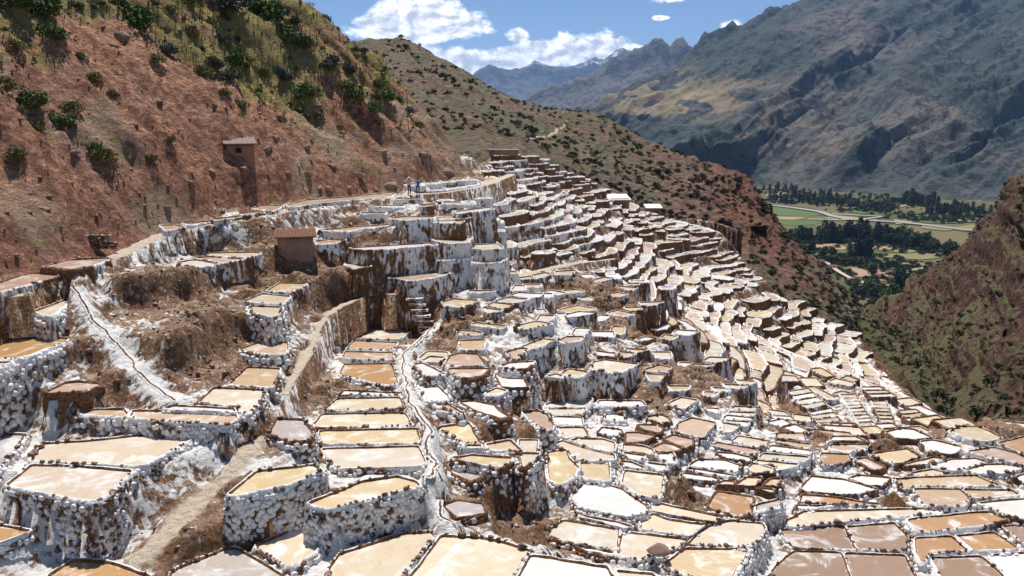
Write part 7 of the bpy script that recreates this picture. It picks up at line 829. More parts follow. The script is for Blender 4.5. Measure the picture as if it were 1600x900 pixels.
ground = props(obj('salt_hillside', me), 'white and brown salt-crusted hillside carrying the terraced pans', kind='structure')

# ------------------------------------------------------------------ pans
TINT = {'E': (.3, .2, .13), 'W': (.74, .72, .705), 'C': (.63, .555, .435), 'Y': (.61, .49, .30), 'T': (.54, .40, .27), 'O': (.46, .28, .14), 'P': (.50, .36, .28), 'B': (.34, .24, .175), 'G': (.44, .40, .375)}
CNAME = {'E': 'earth', 'W': 'white', 'C': 'cream', 'Y': 'yellow', 'T': 'tan', 'O': 'orange', 'P': 'pinkish', 'B': 'brown', 'G': 'grey'}
def area2(p): return np.sum(p[:, 0]*np.roll(p[:, 1], -1)-p[:, 1]*np.roll(p[:, 0], -1))
def chaikin(p, k=.2):
    q = np.roll(p, -1, 0); return np.stack([p*(1-k)+q*k, p*k+q*(1-k)], 1).reshape(-1, 2)
def resample(p, ds):
    q = np.r_[p, p[:1]]; L = np.r_[0, np.cumsum(np.hypot(*np.diff(q, axis=0).T))]; n = max(8, int(round(L[-1]/ds))); s = np.linspace(0, L[-1], n, endpoint=False)
    return np.c_[np.interp(s, L, q[:, 0]), np.interp(s, L, q[:, 1])]
def outward(p):
    t = np.roll(p, -1, 0)-np.roll(p, 1, 0); t /= np.maximum(np.hypot(*t.T), 1e-9)[:, None]
    return np.c_[t[:, 1], -t[:, 0]]
def pan_geometry(p):
    """water outline, and a wall with rim that runs all round and down to the ground"""
    pts = p['pts']
    if area2(pts) < 0: pts = pts[::-1]
    dist = np.hypot(*pts.mean(0)); near = dist < 42; mid = dist < 75
    ds, dv = (.095, .10) if near else ((.17, .18) if mid else (.42, .4))
    p['ds'], p['dv'] = ds, dv
    q = resample(chaikin(pts, .05 if p['id'][0] != 'U' else .02), ds); nrm = outward(q)
    for it in range(2): nrm = nrm+.5*(np.roll(nrm, 1, 0)+np.roll(nrm, -1, 0)); nrm /= np.maximum(np.hypot(*nrm.T), 1e-9)[:, None]
    n = len(q); s = np.arange(n)
    wob = .035*fbm(q[:, 0]*1.3, q[:, 1]*1.3, oct=2, seed=9)
    q = q+nrm*(wob*1.2)[:, None]
    z = p['z']; rw = (.075 if p['id'][0] in 'TQSV' else .11)+.04*fbm(q[:, 0]*.9, q[:, 1]*.9, oct=2, seed=19) if dist < 75 else np.full(n, .17)
    rh = (.10 if p['id'][0] in 'TQSV' else (.105 if dist < 75 else .13))+.04*fbm(q[:, 0]*2.2, q[:, 1]*2.2, oct=3, seed=23)
    o = q+nrm*(rw+.12)[:, None]
    foot = lookup(T, o[:, 0]+nrm[:, 0]*.25, o[:, 1]+nrm[:, 1]*.25)-.3
    foot = np.minimum(foot, z-.1); foot = np.maximum(foot, z-5.)
    for it in range(2): foot = np.minimum(foot, .5*foot+.25*(np.roll(foot, 1)+np.roll(foot, -1)))
    H = z-foot; nv = int(np.clip(np.ceil(np.percentile(H, 95)/dv), 2, 30)); p['dv'] = float(np.percentile(H, 80)/nv)
    rows = [np.c_[q-nrm*.04, np.full(n, z-.06)], np.c_[q+nrm*.005, z+rh*.72], np.c_[q+nrm*(rw*.4)[:, None], z+rh], np.c_[q+nrm*(rw*.85)[:, None], z+rh*.9]]
    edge = q+nrm*rw[:, None]
    for k in range(nv+1):
        f = k/nv; zz = z-.02+(foot-z+.02)*f
        lean = .03+.09*(z-zz)
        xy = edge+nrm*lean[:, None]
        if dist < 75:
            # knobbly salt crust: rounded lumps hanging down the face
            sc = 4.2 if near else 2.8
            u = worley(xy[:, 0]*sc, xy[:, 1]*sc, zz*sc*.45, 41)
            lump = (np.sqrt(np.maximum(.02, .52-u*u))-.45)*(.12 if dist < 50 else .36)*min(1, .2+f*3)
            lump = lump+.07*ridged((xy[:, 0]+xy[:, 1])*1.1, zz*.35, 3, 47)*min(1, f*4)+.12*fbm(xy[:, 0]*.7, xy[:, 1]*.7, zz*.6, oct=3, seed=43)
            xy = xy+nrm*lump[:, None]
        else:
            xy = xy+nrm*(.12*fbm(xy[:, 0]*.9, xy[:, 1]*.9, zz*.6, oct=2, seed=43))[:, None]
        rows.append(np.c_[xy, zz])
    V = np.concatenate(rows); nr = len(rows); a = np.arange(nr*n).reshape(nr, n); b = np.roll(a, -1, 1)
    Fc = np.stack([a[:-1], b[:-1], b[1:], a[1:]], -1).reshape(-1, 4)
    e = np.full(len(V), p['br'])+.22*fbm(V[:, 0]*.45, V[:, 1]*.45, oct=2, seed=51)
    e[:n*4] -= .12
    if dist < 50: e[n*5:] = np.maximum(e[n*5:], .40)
    if dist < 75: e[:n*2] = np.maximum(e[:n*2], .97)  # inner rim faces painted dark brown as the shaded side of each dam
    if dist > 75: e[:n*4] *= .35; e[n*5:] += .16  # far walls painted darker to deepen their shade, rims whiter against them
    wat = np.c_[q+nrm*.03, np.full(n, z)]
    rim = np.c_[q+nrm*(rw*.55)[:, None], z+rh]
    return V, Fc, np.clip(e, 0, 1), wat, rim, near, dist
def brine_sheet(wat):
    """water surface with a margin ring, so that the crusted edge can differ from the middle"""
    c = wat.mean(0); n = len(wat); d = c-wat; L = np.hypot(d[:, 0], d[:, 1])[:, None]; inn = wat+d*np.clip(.38/np.maximum(L, .1), 0, .45)
    V = np.r_[wat, inn]; F_ = [(i, (i+1) % n, n+(i+1) % n, n+i) for i in range(n)]+[tuple(range(n, 2*n))]
    return V, F_, np.r_[np.ones(n), np.zeros(n)]
# stones of three shapes shared by all rims
def stone_mesh(name, seed, mats):
    r = np.random.default_rng(seed); V = [(0, 0, 1)]; nu = 7; rings = 3
    for k in range(rings):
        ph = math.pi*(k+1)/(rings+1)
        for j in range(nu):
            a = 2*math.pi*(j+.5*(k % 2))/nu; V.append((math.sin(ph)*math.cos(a), math.sin(ph)*math.sin(a), math.cos(ph)))
    V.append((0, 0, -1)); V = np.array(V)*(1+r.uniform(-.2, .2, (len(V), 1))); V *= np.array([1.15, .85, .62])
    Fc = [(0, 1+j, 1+(j+1) % nu) for j in range(nu)]
    for k in range(rings-1):
        for j in range(nu): a, b = 1+k*nu+j, 1+k*nu+(j+1) % nu; Fc.append((a, a+nu, b+nu, b))
    l = len(V)-1; Fc += [(l, 1+(rings-1)*nu+(j+1) % nu, 1+(rings-1)*nu+j) for j in range(nu)]
    return V, Fc
STONES = [stone_mesh('stone', k, None) for k in range(4)]
STONE_OCC = {}
KNOB_ME = [mesh('stone', v, f, M_KNOB) for v, f in STONES]
STONE_ME = [mesh('stone', v, f, M_STONE) for v, f in STONES]
def pick_stones(p, rim, near, dist):
    out = []; n = len(rim); d = np.hypot(*np.diff(np.r_[rim, rim[:1]], axis=0)[:, :2].T); L = np.r_[0, np.cumsum(d)]
    s = RNG.uniform(0, .3); run = 1.
    while s < L[-1]:
        i = min(int(np.searchsorted(L, s)), n-1); x, y, z = rim[i % n]
        dens = vnoise(np.array([x*.5]), np.array([y*.5]), None, 61)[0]
        key = (int(x/.34), int(y/.34)); taken = any(STONE_OCC.get((key[0]+a_, key[1]+b_), p['id']+'x') not in (p['id']+'x', id(p)) for a_ in (-1, 0, 1) for b_ in (-1, 0, 1))
        if dens > -.12+.2*(p['br'] < .15)+RNG.uniform(-.25, .25) and not taken:
            STONE_OCC[key] = id(p)
            a = rim[(i+1) % n]-rim[i-1]; r = float(np.clip(RNG.lognormal(-2.65, .45), .035, .19))*(1.15 if dens > .35 else 1)
            out.append((x+RNG.normal(0, .02), y+RNG.normal(0, .02), z+r*RNG.uniform(-.1, .2), r, math.atan2(a[1], a[0])+RNG.normal(0, .4)))
            s += (1 if near else 1.5)*r*RNG.uniform(2.1, 3.6)+(RNG.uniform(0, .1) if dens > .2 else RNG.uniform(.05, .9))
        else: s += RNG.uniform(.3, .6)
    return out
# which pans are things of their own: the 300 that show largest
def screen_size(p):
    x, y = project(p['pts'][:, 0], p['pts'][:, 1], np.full(len(p['pts']), p['z']))
    c = np.c_[x, y]; return abs(area2(c)) if ((x > -20) & (x < 1620) & (y < 905)).any() else 0
for p in ALL: p['size'] = screen_size(p); p['c'] = p['pts'].mean(0); p['px'], p['py'] = [float(v) for v in project(p['c'][0], p['c'][1], p['z'])]
REGION = {'L': 'the big pans flanking the lower dirt path', 'M': 'the steps beside the dirt path', 'P': 'the row under the red hill', 'Q': 'the ladder beside the channel ridge', 'R': 'the steps beyond the channel ridge', 'S': 'the terraces behind the pyramid mound', 'T': 'the flat pans beside the ravine', 'U': 'the tall white-walled terraces', 'F': 'the far terraces below the sheds', 'V': 'the narrow strips by the ravine edge', 'E': 'the brown bank', 'G': 'the small pans filling the slope'}
ORD = lambda n: str(n)+('th' if 10 < n % 100 < 14 else {1: 'st', 2: 'nd', 3: 'rd'}.get(n % 10, 'th'))
order = sorted(ALL, key=lambda p: -p['size']); single = order[:298]; rest = order[298:]
byk = {}
for p in sorted(single, key=lambda p: -p['py']):
    byk.setdefault((p['id'][0], p['col']), []).append(p)
for (rg, c), lst in byk.items():
    for k, p in enumerate(lst):
        if len(lst) == 1: p['label'] = 'the only %s salt pan of %s' % (CNAME[c], REGION[rg])
        else: p['label'] = '%s pan, %s of its colour going up %s' % (CNAME[c], ORD(k+1), REGION[rg])
def wall_stones(p, V, n, ds, dv, dist, c, root):
    """the wall face is built of salt-crusted stones: each set proud of the dark earth behind it"""
    W_ = V[4*n:].reshape(-1, n, 3); q = outward(V[:n, :2])
    sx_, sz_ = (.18, .22) if dist < 40 else (.26, .31)
    cs, rs = max(1, int(round(sx_/ds))), max(1, int(round(sz_/dv)))
    ii = np.arange(rs//2+1, W_.shape[0], rs); sel = [(i, np.arange((k % 2)*(cs//2), n, cs)) for k, i in enumerate(ii)]
    if not sel: return
    P_ = np.concatenate([np.c_[W_[i, j], q[j]] for i, j in sel])
    ok = (-(P_[:, :2]*P_[:, 3:]).sum(1) > -.25*np.hypot(P_[:, 0], P_[:, 1])) & (P_[:, 2] < p['z']-.05)
    ok &= P_[:, 2] > lookup(T, P_[:, 0]+P_[:, 3]*.2, P_[:, 1]+P_[:, 4]*.2)-.12
    P_ = P_[ok]
    if not len(P_): return
    P_[:, :3] += RNG.normal(0, 1, (len(P_), 3))*np.array([.025, .025, .035]); cl = fbm(P_[:, 0]*.5, P_[:, 1]*.5, P_[:, 2]*.55, oct=2, seed=311)
    pbr = np.clip(p['br']*.7-.04+cl*.75, 0, 1)
    if p['id'] == 'L7': pbr = np.maximum(pbr, 1.3*np.exp(-((P_[:, 0]+15.6)**2+(P_[:, 1]-28.2)**2)/.9))
    brown = RNG.random(len(P_)) < pbr; skip = RNG.random(len(P_)) < .05
    dist_ok = dist < 34; VV = {0: [], 1: []}; FF = {0: [], 1: []}; nb = {0: 0, 1: 0}; made = 0
    for k in range(len(P_)):
        if skip[k]: continue
        x, y, z, nx_, ny_ = P_[k]; a = math.atan2(ny_, nx_)+math.pi/2; g = RNG.uniform(.72, 1.28)
        sc = np.array([sx_*.62*g, sx_*.55*g*RNG.uniform(.8, 1.2), sz_*.95*RNG.uniform(.75, 1.3)*(.75 if brown[k] else 1)]); t_ = RNG.integers(4)
        if dist_ok and made < 190:
            o = obj('stone', (STONE_ME if brown[k] else KNOB_ME)[t_], root, (x-c[0], y-c[1], z-c[2])); o.rotation_euler = (RNG.normal(0, .12), RNG.normal(0, .2), a); o.scale = sc; made += 1
        else:
            v, f = STONES[t_]; v = v*sc; ca, sa = math.cos(a), math.sin(a); b_ = int(brown[k])
            VV[b_].append(np.c_[v[:, 0]*ca-v[:, 1]*sa, v[:, 0]*sa+v[:, 1]*ca, v[:, 2]]+np.array([x, y, z])-c); FF[b_] += [tuple(i+nb[b_] for i in qq) for qq in f]; nb[b_] += len(v)
    for b_, nm, m_ in ((0, 'wall_stones', M_KNOB), (1, 'brown_wall_stones', M_STONE)):
        if VV[b_]: props(obj(nm, mesh(nm, np.concatenate(VV[b_]), FF[b_], m_), root), kind='stuff')
n_st = 0
rest_w = []; rest_b = []
for p in ALL:
    V, Fc, e, wat, rim, near, dist = pan_geometry(p)
    tint = np.array(TINT[p['col']])*RNG.uniform(.92, 1.07)*np.array([1, RNG.uniform(.985, 1.02), RNG.uniform(.94, 1.08)]); tint = np.clip(tint, 0, .88)
    if 'label' not in p:
        rest_w.append((V, Fc, e)); rest_b.append((wat, tint)); continue
    c = np.array([p['c'][0], p['c'][1], p['z']])
    root = props(empty('salt_pan', c), p['label'], 'salt pan', 'terraced salt pans')
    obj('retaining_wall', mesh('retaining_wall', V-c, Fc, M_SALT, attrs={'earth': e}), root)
    bv, bf, be = brine_sheet(wat)
    bm_ = mesh('brine', bv-c, bf, M_BRINE, smooth=False, attrs={'tint': np.tile(tint, (len(bv), 1)), 'edge': be})
    obj('brine', bm_, root)
    if dist < 50 and p['id'] not in ('L3',): wall_stones(p, V, len(wat), p['ds'], p['dv'], dist, c, root)
    if dist < 56:
        st = pick_stones(p, rim, near, dist)
        if dist < 37.5:
            for (x, y, z, r, a) in st[:105]:
                o = obj('stone', STONE_ME[RNG.integers(4)], root, (x-c[0], y-c[1], z-c[2])); o.rotation_euler = (RNG.normal(0, .2), RNG.normal(0, .2), a); o.scale = (r*RNG.uniform(.85, 1.25), r*RNG.uniform(.85, 1.15), r*RNG.uniform(.8, 1.2)); n_st += 1
        elif st:
            VV, FF = [], []; nb = 0
            for (x, y, z, r, a) in st:
                v, f = STONES[RNG.integers(4)]; ca, sa = math.cos(a), math.sin(a)
                VV.append(np.c_[v[:, 0]*ca-v[:, 1]*sa, v[:, 0]*sa+v[:, 1]*ca, v[:, 2]]*r+np.array([x, y, z])-c); FF += [tuple(i+nb for i in q) for q in f]; nb += len(v)
            props(obj('rim_stones', mesh('rim_stones', np.concatenate(VV), FF, M_STONE), root), kind='stuff')
def stack(lst, ei=True):
    Vs, Fs, Es = [], [], []; nb = 0
    for V, Fc, e in lst: Vs.append(V); Fs.append(Fc+nb); Es.append(e); nb += len(V)
    return np.concatenate(Vs), np.concatenate(Fs), np.concatenate(Es)
if rest_w:
    V, Fc, e = stack(rest_w)
    root = props(empty('distant_salt_pans', (0, 0, 0)), 'small remaining salt pans merging on the far terraced slope', 'salt pans', kind='stuff')
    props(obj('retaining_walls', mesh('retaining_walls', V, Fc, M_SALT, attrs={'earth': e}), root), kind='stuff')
    VV = []; FF = []; TT = []; nb = 0
    EE = []
    for wat, t in rest_b:
        bv, bf, be = brine_sheet(wat); VV.append(bv); FF += [tuple(i+nb for i in q) for q in bf]; TT.append(np.tile(t, (len(bv), 1))); EE.append(be); nb += len(bv)
    props(obj('brine_sheets', mesh('brine_sheets', np.concatenate(VV), FF, M_BRINE, smooth=False, attrs={'tint': np.concatenate(TT), 'edge': np.concatenate(EE)}), root), kind='stuff')
print('stones', n_st)
# ------------------------------------------------------------------ brine channel: a thin brown groove on the white ridge
def ribbon(line, wdt, up, n=6, seed=3, wob=.05):
    p = np.array(line, float); L = np.r_[0, np.cumsum(np.hypot(*np.diff(p[:, :2], axis=0).T))]; s = np.arange(0, L[-1], .2)
    q = np.c_[[np.interp(s, L, p[:, k]) for k in range(3)]].T
    for it in range(6): q[1:-1] = .5*q[1:-1]+.25*(q[2:]+q[:-2])
    t = np.gradient(q[:, :2], axis=0); t /= np.hypot(*t.T)[:, None]; nn = np.c_[-t[:, 1], t[:, 0]]
    q[:, :2] += nn*(wob*fbm(q[:, 0]*.8, q[:, 1]*.8, oct=3, seed=seed))[:, None]
    return q, nn
for nm, line, lab in (('a', CHANNEL_A, 'narrow brown brine channel winding down the white ridge beside the ladder of pans'), ('b', CHANNEL_B, 'narrow brown brine channel on the white bank behind the lowest pans'), ('c', CHANNEL_C, 'brown brine channel running down the white streak on the cliff below the trail')):
    q, nn = ribbon(line, .1, 0, wob=.28); zt = lookup(T, q[:, 0], q[:, 1])
    prof = [(-.13, -.02), (-.10, .055), (-.055, .05), (-.04, .012), (.04, .012), (.055, .05), (.10, .055), (.13, -.02)]
    V = np.concatenate([np.c_[q[:, :2]+nn*a, np.maximum(zt, lookup(T, q[:, 0]+nn[:, 0]*a, q[:, 1]+nn[:, 1]*a))+b] for a, b in prof])
    n = len(q); a = np.arange(len(prof)*n).reshape(len(prof), n)
    Fc = np.stack([a[:-1, :-1], a[:-1, 1:], a[1:, 1:], a[1:, :-1]], -1).reshape(-1, 4)
    e = np.repeat([.0, 0, .2, 1, 1, .2, 0, 0], n)
    props(obj('brine_channel', mesh('brine_channel', V, Fc, M_SALT, attrs={'earth': e+.75*(e > .5)})), lab, 'channel', 'brine channels')

# ------------------------------------------------------------------ the near red hill
hx = np.arange(-104, 2.01, .33); hy = np.arange(20, 150.01, .33); HX, HY = np.meshgrid(hx, hy, indexing='ij')
HZ = hill_smooth(HX, HY); D1, _ = line_dist(HX, HY, HILL_BASE)
al = HX*.40+HY*.91; dn = D1
up = np.clip(D1/4, 0, 1)
gul = 1.5*ridged(al*.16+.7*fbm(HX*.05, HY*.05, seed=2), dn*.035, 4, 71)*1.1+ridged(al*.5, dn*.09, 3, 77)*.42
HZ = HZ+up*(.7*ridged(al*.28+.5*fbm(HX*.1, HY*.1, seed=12), dn*.05, 3, 73)+1.5*fbm(HX*.06, HY*.06, oct=3, seed=4)+gul*1.35+.45*fbm(HX*.35, HY*.35, oct=4, seed=8))+np.clip(D1/1.2, 0, 1)*(.42*ridged(HX*.5, HY*.5, 4, 83)+.35*(.5-worley(HX*.7, HY*.7, HX*0, 85))*np.clip(.4+fbm(HX*.11, HY*.11, seed=86)*2, 0, 1.4)+.16*fbm(HX*1.5, HY*1.5, oct=2, seed=88))
veg = np.clip((D1-5)/7, 0, 1)*.85+.55*fbm(HX*.10, HY*.10, oct=4, seed=5)
for (x, y) in BARE: veg -= .9*np.exp(-((HX-x)**2+(HY-y)**2)/22.)
rocky = np.clip(fbm(HX*.09+5, HY*.09, oct=4, seed=15)*2.2-.4, 0, 1)*np.clip(D1/20, 0, 1)
redh = np.clip(.75-D1/22+.5*fbm(HX*.1, HY*.1, oct=3, seed=25), 0, 1)*.6
fc = grid_faces(*HX.shape); kf = (HZ.ravel()[fc].max(1) > -16) & (HZ.ravel()[fc].min(1) < 75)
me = mesh('red_hill', np.c_[HX.ravel(), HY.ravel(), HZ.ravel()], fc[kf], M_HILL, attrs={'veg': np.clip(veg, 0, 1).ravel(), 'red': redh.ravel()})
props(obj('hill', me), 'steep red earth hill with scattered bushes above the upper trail', kind='structure')
def hill_at(x, y):
    i = np.clip((x-hx[0])/.33, 0, len(hx)-2); j = np.clip((y-hy[0])/.33, 0, len(hy)-2); a, b = int(i), int(j); u, v = i-a, j-b
    return HZ[a, b]*(1-u)*(1-v)+HZ[a+1, b]*u*(1-v)+HZ[a, b+1]*(1-u)*v+HZ[a+1, b+1]*u*v
# ------------------------------------------------------------------ hills and mountains from control grids
def cubic(A, n, axis):
    A = np.moveaxis(A, axis, 0); m = A.shape[0]; t = np.linspace(0, m-1-1e-6, n); i = t.astype(int); f = (t-i).reshape((-1,)+(1,)*(A.ndim-1))
    g = lambda k: A[np.clip(k, 0, m-1)]
    p0, p1, p2, p3 = g(i-1), g(i), g(i+1), g(i+2)
    o = .5*((2*p1)+(-p0+p2)*f+(2*p0-5*p1+4*p2-p3)*f*f+(-p0+3*p1-3*p2+p3)*f**3)
    return np.moveaxis(o, 0, axis)
def cgrid(cols, nu, nv): return cubic(cubic(np.array(cols, float), nu, 0), nv, 1)
G = cgrid(MID_HILL, 560, 260); x, y, z = G[..., 0], G[..., 1], G[..., 2]
nu, nv = x.shape; U = np.linspace(0, 1, nu)[:, None]*np.ones((1, nv)); V_ = np.ones((nu, 1))*np.linspace(0, 1, nv)[None]
cl = np.exp(-((U-.72)/.16)**2)*np.clip((V_-.2)/.2, 0, 1)*np.clip((.86-V_)/.1, 0, 1)
amp = np.clip(V_/.15, 0, 1)
z = z+amp*(1.2*ridged(x*.12+.5*fbm(x*.05, y*.05, seed=2), y*.05, 3, 106)+2.6*fbm(x*.03, y*.03, oct=4, seed=101)+1.1*ridged(x*.07, y*.05, 4, 103)+.5*fbm(x*.25, y*.25, oct=3, seed=107))
st = ridged(x*.085+.4*fbm(x*.05, y*.05, seed=3), y*.012, 4, 109)
z = z+cl*st*3.2; y2 = y-cl*(7*ridged(x*.1, z*.06, 4, 113)+3.*fbm(x*.3, z*.3, oct=3, seed=115))
MIDP = np.stack([x, y2, z], -1)
redm = np.clip(cl*1.0+.9*np.clip(fbm(x*.035, y*.035, oct=4, seed=121)-.1, 0, 1)*(U < .55), 0, 1); vegm = np.clip(.42+.5*fbm(x*.03, y*.03, oct=3, seed=123)-cl*.7, 0, 1)
props(obj('scrub_hill', mesh('scrub_hill', MIDP.reshape(-1, 3), grid_faces(nu, nv), M_MID, attrs={'veg': vegm.ravel(), 'red': redm.ravel()})), 'brown scrub hill dotted with dark bushes behind the terraces', kind='structure')
G = cgrid(RAVINE_SLOPE, 420, 300); x, y, z = G[..., 0], G[..., 1], G[..., 2]; nu2, nv2 = x.shape
Vv = np.ones((nu2, 1))*np.linspace(0, 1, nv2)[None]; dg = x*.75-y*.25+z*.9
rav = ridged(dg*.085, (x+y)*.012, 4, 131)
z = z+np.clip(Vv/.1, 0, 1)*(1.5*fbm(x*.07, y*.07, oct=4, seed=133)+4.2*rav+1.4*ridged(dg*.3, (x+y)*.05, 3, 134)+.5*fbm(x*.45, y*.45, oct=4, seed=137)); y = y-3.4*ridged(x*.09, z*.11, 4, 139)
RAVP = np.stack([x, y, z], -1)
redr = np.clip(-rav*1.1+.06+.8*fbm(x*.06, y*.06, oct=3, seed=141)+.5*(.5-Vv), 0, 1)*.8; vegr = np.clip(.5+rav*.6-redr*.6, 0, 1)
props(obj('ravine_slope', mesh('ravine_slope', RAVP.reshape(-1, 3), grid_faces(nu2, nv2), M_RAV, attrs={'veg': vegr.ravel(), 'red': redr.ravel()})), 'red and olive eroded slope across the ravine', kind='structure')
def mountain(name, cols, nu, nv, m, amp, fr, lab, seed, fields=False):
    G = cgrid(cols, nu, nv); x, y, z = G[..., 0], G[..., 1], G[..., 2]; v = np.ones((nu, 1))*np.linspace(0, 1, nv)[None]
    a = np.clip(v/.12, 0, 1)
    z = z+a*amp*(.9*fbm(x*fr, y*fr, oct=4, seed=seed)+.8*ridged(x*fr*2.2, y*fr*.9, 5, seed+3, .55)+.25*ridged(x*fr*8, y*fr*5, 3, seed+9))
    if fields:
        sp = z/y-.66*x/y; z = z+a*(70*ridged(sp*9+.25*fbm(x*.0012, y*.0012, seed=5), x/y*1.2, 4, seed+31, .5)+45*ridged(sp*30+.5*fbm(x*.003, y*.003, seed=6), x/y*4, 3, seed+37))
    fld = np.zeros(x.shape)
    if fields:
        pxx, pyy = x/y, z/y
        fld = np.clip(1.6*np.exp(-((pxx-.19)/.13)**2-((pyy-.035)/.035)**2)+np.exp(-((pxx-.36)/.09)**2-((pyy+.02)/.025)**2)+.45*fbm(x*.0016, y*.0016, oct=3, seed=7)-.35, 0, 1)
    return props(obj(name, mesh(name, np.stack([x, y, z], -1).reshape(-1, 3), grid_faces(nu, nv), m, attrs={'field': fld.ravel()})), lab, kind='structure')
mountain('mountain', MOUNTAIN, 560, 320, M_MTN, 42, .0022, 'dark scrub-covered mountain beyond the green valley', 201, True)
mountain('mountain_ridge', BLUE_RIDGE, 320, 90, M_BLUE, 70, .0014, 'jagged blue ridge behind the scrub-covered mountain', 211)
mountain('mountain_peaks', SNOW_PEAKS, 320, 80, M_SNOW, 70, .0009, 'far pale blue peaks with snow patches', 221)

# ------------------------------------------------------------------ foliage builders
def leaf_material(name, a, b, rough=.7):
    m, t, p = mat(name); pos = t.new('ShaderNodeTexCoord').outputs['Object']
    t.put(p.inputs['Base Color'], t.mix(t.noise(pos, 3.5, 3), a, b)); p.inputs['Roughness'].default_value = rough; p.inputs['Specular IOR Level'].default_value = .2
    return m
M_LEAF = [leaf_material('olive_leaf', (.085, .085, .022), (.19, .165, .05)), leaf_material('green_leaf', (.035, .07, .014), (.11, .16, .035)), leaf_material('grey_leaf', (.035, .04, .028), (.10, .10, .075)), leaf_material('dark_leaf', (.02, .032, .014), (.05, .066, .026)), leaf_material('poplar_leaf', (.018, .034, .018), (.042, .062, .028))]
M_BARK = simple('bark', (.12, .085, .06), .9, .3, 8)
def leaves(n, seed, shape, size):
    """n small leaf faces spread over clumps inside a crown; shape(t) gives points"""
    r = np.random.default_rng(seed); C = shape(r, n); N = C*0+r.normal(0, 1, (n, 3)); N /= np.linalg.norm(N, axis=1)[:, None]
    N = N+np.array([0, 0, .5]); N /= np.linalg.norm(N, axis=1)[:, None]
    A = np.cross(N, r.normal(0, 1, (n, 3))); A /= np.linalg.norm(A, axis=1)[:, None]; B = np.cross(N, A); s = size*r.uniform(.6, 1.3, (n, 1))
    V = np.stack([C-A*s, C-B*s*.55, C+A*s, C+B*s*.55], 1).reshape(-1, 3); return V, np.arange(4*n).reshape(n, 4)
def bush_shape(flat=.8, clumps=12):
    def f(r, n):
        cc = r.normal(0, 1, (clumps, 3)); cc /= np.linalg.norm(cc, axis=1)[:, None]; cc *= r.uniform(.45, .75, (clumps, 1)); cc[:, 2] = np.abs(cc[:, 2])*flat
        k = r.integers(0, clumps, n); d = r.normal(0, 1, (n, 3)); d /= np.linalg.norm(d, axis=1)[:, None]
        P = cc[k]+d*r.uniform(.2, .42, (n, 1)); P[:, 2] = np.maximum(P[:, 2], -.25); return P
    return f
BUSH = {}
for k in (0, 1, 2, 3):
    BUSH[k] = [mesh('foliage', *leaves(950, 300+k*7+j, bush_shape(.85, 12+4*j), .095 if k != 0 else .085), M_LEAF[k], smooth=False) for j in range(3)]
def twig_mesh(seed):
    r = np.random.default_rng(seed); P = []
    for k in range(5):
        a = r.uniform(0, 6.28); e = r.uniform(.5, 1.2); tip = np.array([math.cos(a)*math.cos(e), math.sin(a)*math.cos(e), math.sin(e)])*.75; b = np.array([0, 0, -.35])
        pts = []
        for q, rad in ((b, .05), (tip, .015)):
            for m_ in range(4): pts.append(tuple(q+np.array([math.cos(m_*1.57), math.sin(m_*1.57), 0])*rad))
        P.append((pts, [(m_, (m_+1) % 4, 4+(m_+1) % 4, 4+m_) for m_ in range(4)]))
    return mesh('stems', *joined(P), M_BARK, smooth=False)
TWIG = twig_mesh(5)
def bush(name, loc, r, kind, label, group, parts=True, stretch=1.):
    root = props(empty(name, loc, RNG.uniform(0, 6.28)), label, 'bush', group)
    root.scale = (r, r, r*stretch); obj('foliage', BUSH[kind][RNG.integers(3)], root)
    if parts: obj('stems', TWIG, root)
    return root
KN = {0: 'olive straggly', 1: 'leafy green', 2: 'grey-green rounded'}
rank = {}
for (x, y, r, k) in sorted(BUSHES, key=lambda b: -b[2]):
    rank[k] = rank.get(k, 0)+1
    lab = '%s bush, %s largest of its kind on the red hill' % (KN[k], ORD(rank[k])) if rank[k] < 16 else 'small %s bush among others on the red hill' % KN[k]
    bush('hillside_bush', (x, y, hill_at(x, y)+r*.25), r*1.5, k, lab, 'bushes on the red hill' if rank[k] < 16 else 'small %s bushes on the red hill' % KN[k], stretch=.85)
# more small shrubs where the hill is green
cnt = 0
while cnt < 130:
    x, y = RNG.uniform(-75, -5), RNG.uniform(40, 112); i, j = int((x-hx[0])/.33), int((y-hy[0])/.33)
    if D1[i, j] < 6 or veg[i, j] < .45+RNG.uniform(-.25, .25): continue
    z = HZ[i, j]; px, py = project(x, y, z)
    if not (-10 < px < 770 and -15 < py < 300): continue
    r = RNG.uniform(.22, .6); k = int(RNG.choice([0, 0, 1, 2, 2]))
    bush('hillside_bush', (x, y, z+r*.2), r, k, 'small %s bush among others on the red hill' % KN[k], 'small %s bushes on the red hill' % KN[k], parts=False, stretch=.9); cnt += 1
# dry grass tufts on the hill: nobody could count them
n = 26000; x = RNG.uniform(-80, -4, n); y = RNG.uniform(38, 114, n); i = ((x-hx[0])/.33).astype(int); j = ((y-hy[0])/.33).astype(int)
kp = (D1[i, j] > 3) & (veg[i, j]+RNG.normal(0, .22, n) > .45); x, y, z = x[kp], y[kp], HZ[i, j][kp]; n = len(x)
Vs = []; 
for b in range(4):
    a = RNG.uniform(0, 6.28, n); h = RNG.uniform(.18, .5, n); wd = .035+.02*RNG.random(n); lx, ly = np.cos(a)*h*.55, np.sin(a)*h*.55
    Vs.append(np.stack([np.c_[x-np.sin(a)*wd, y+np.cos(a)*wd, z-.05], np.c_[x+np.sin(a)*wd, y-np.cos(a)*wd, z-.05], np.c_[x+lx, y+ly, z+h]], 1))
Vs = np.concatenate(Vs).reshape(-1, 3)
M_GRASS = leaf_material('dry_grass', (.17, .13, .05), (.26, .22, .09))
props(obj('dry_grass', mesh('dry_grass', Vs, np.arange(len(Vs)).reshape(-1, 3), M_GRASS, smooth=False)), 'dry yellow grass tufts over the red hill', 'grass', kind='stuff')
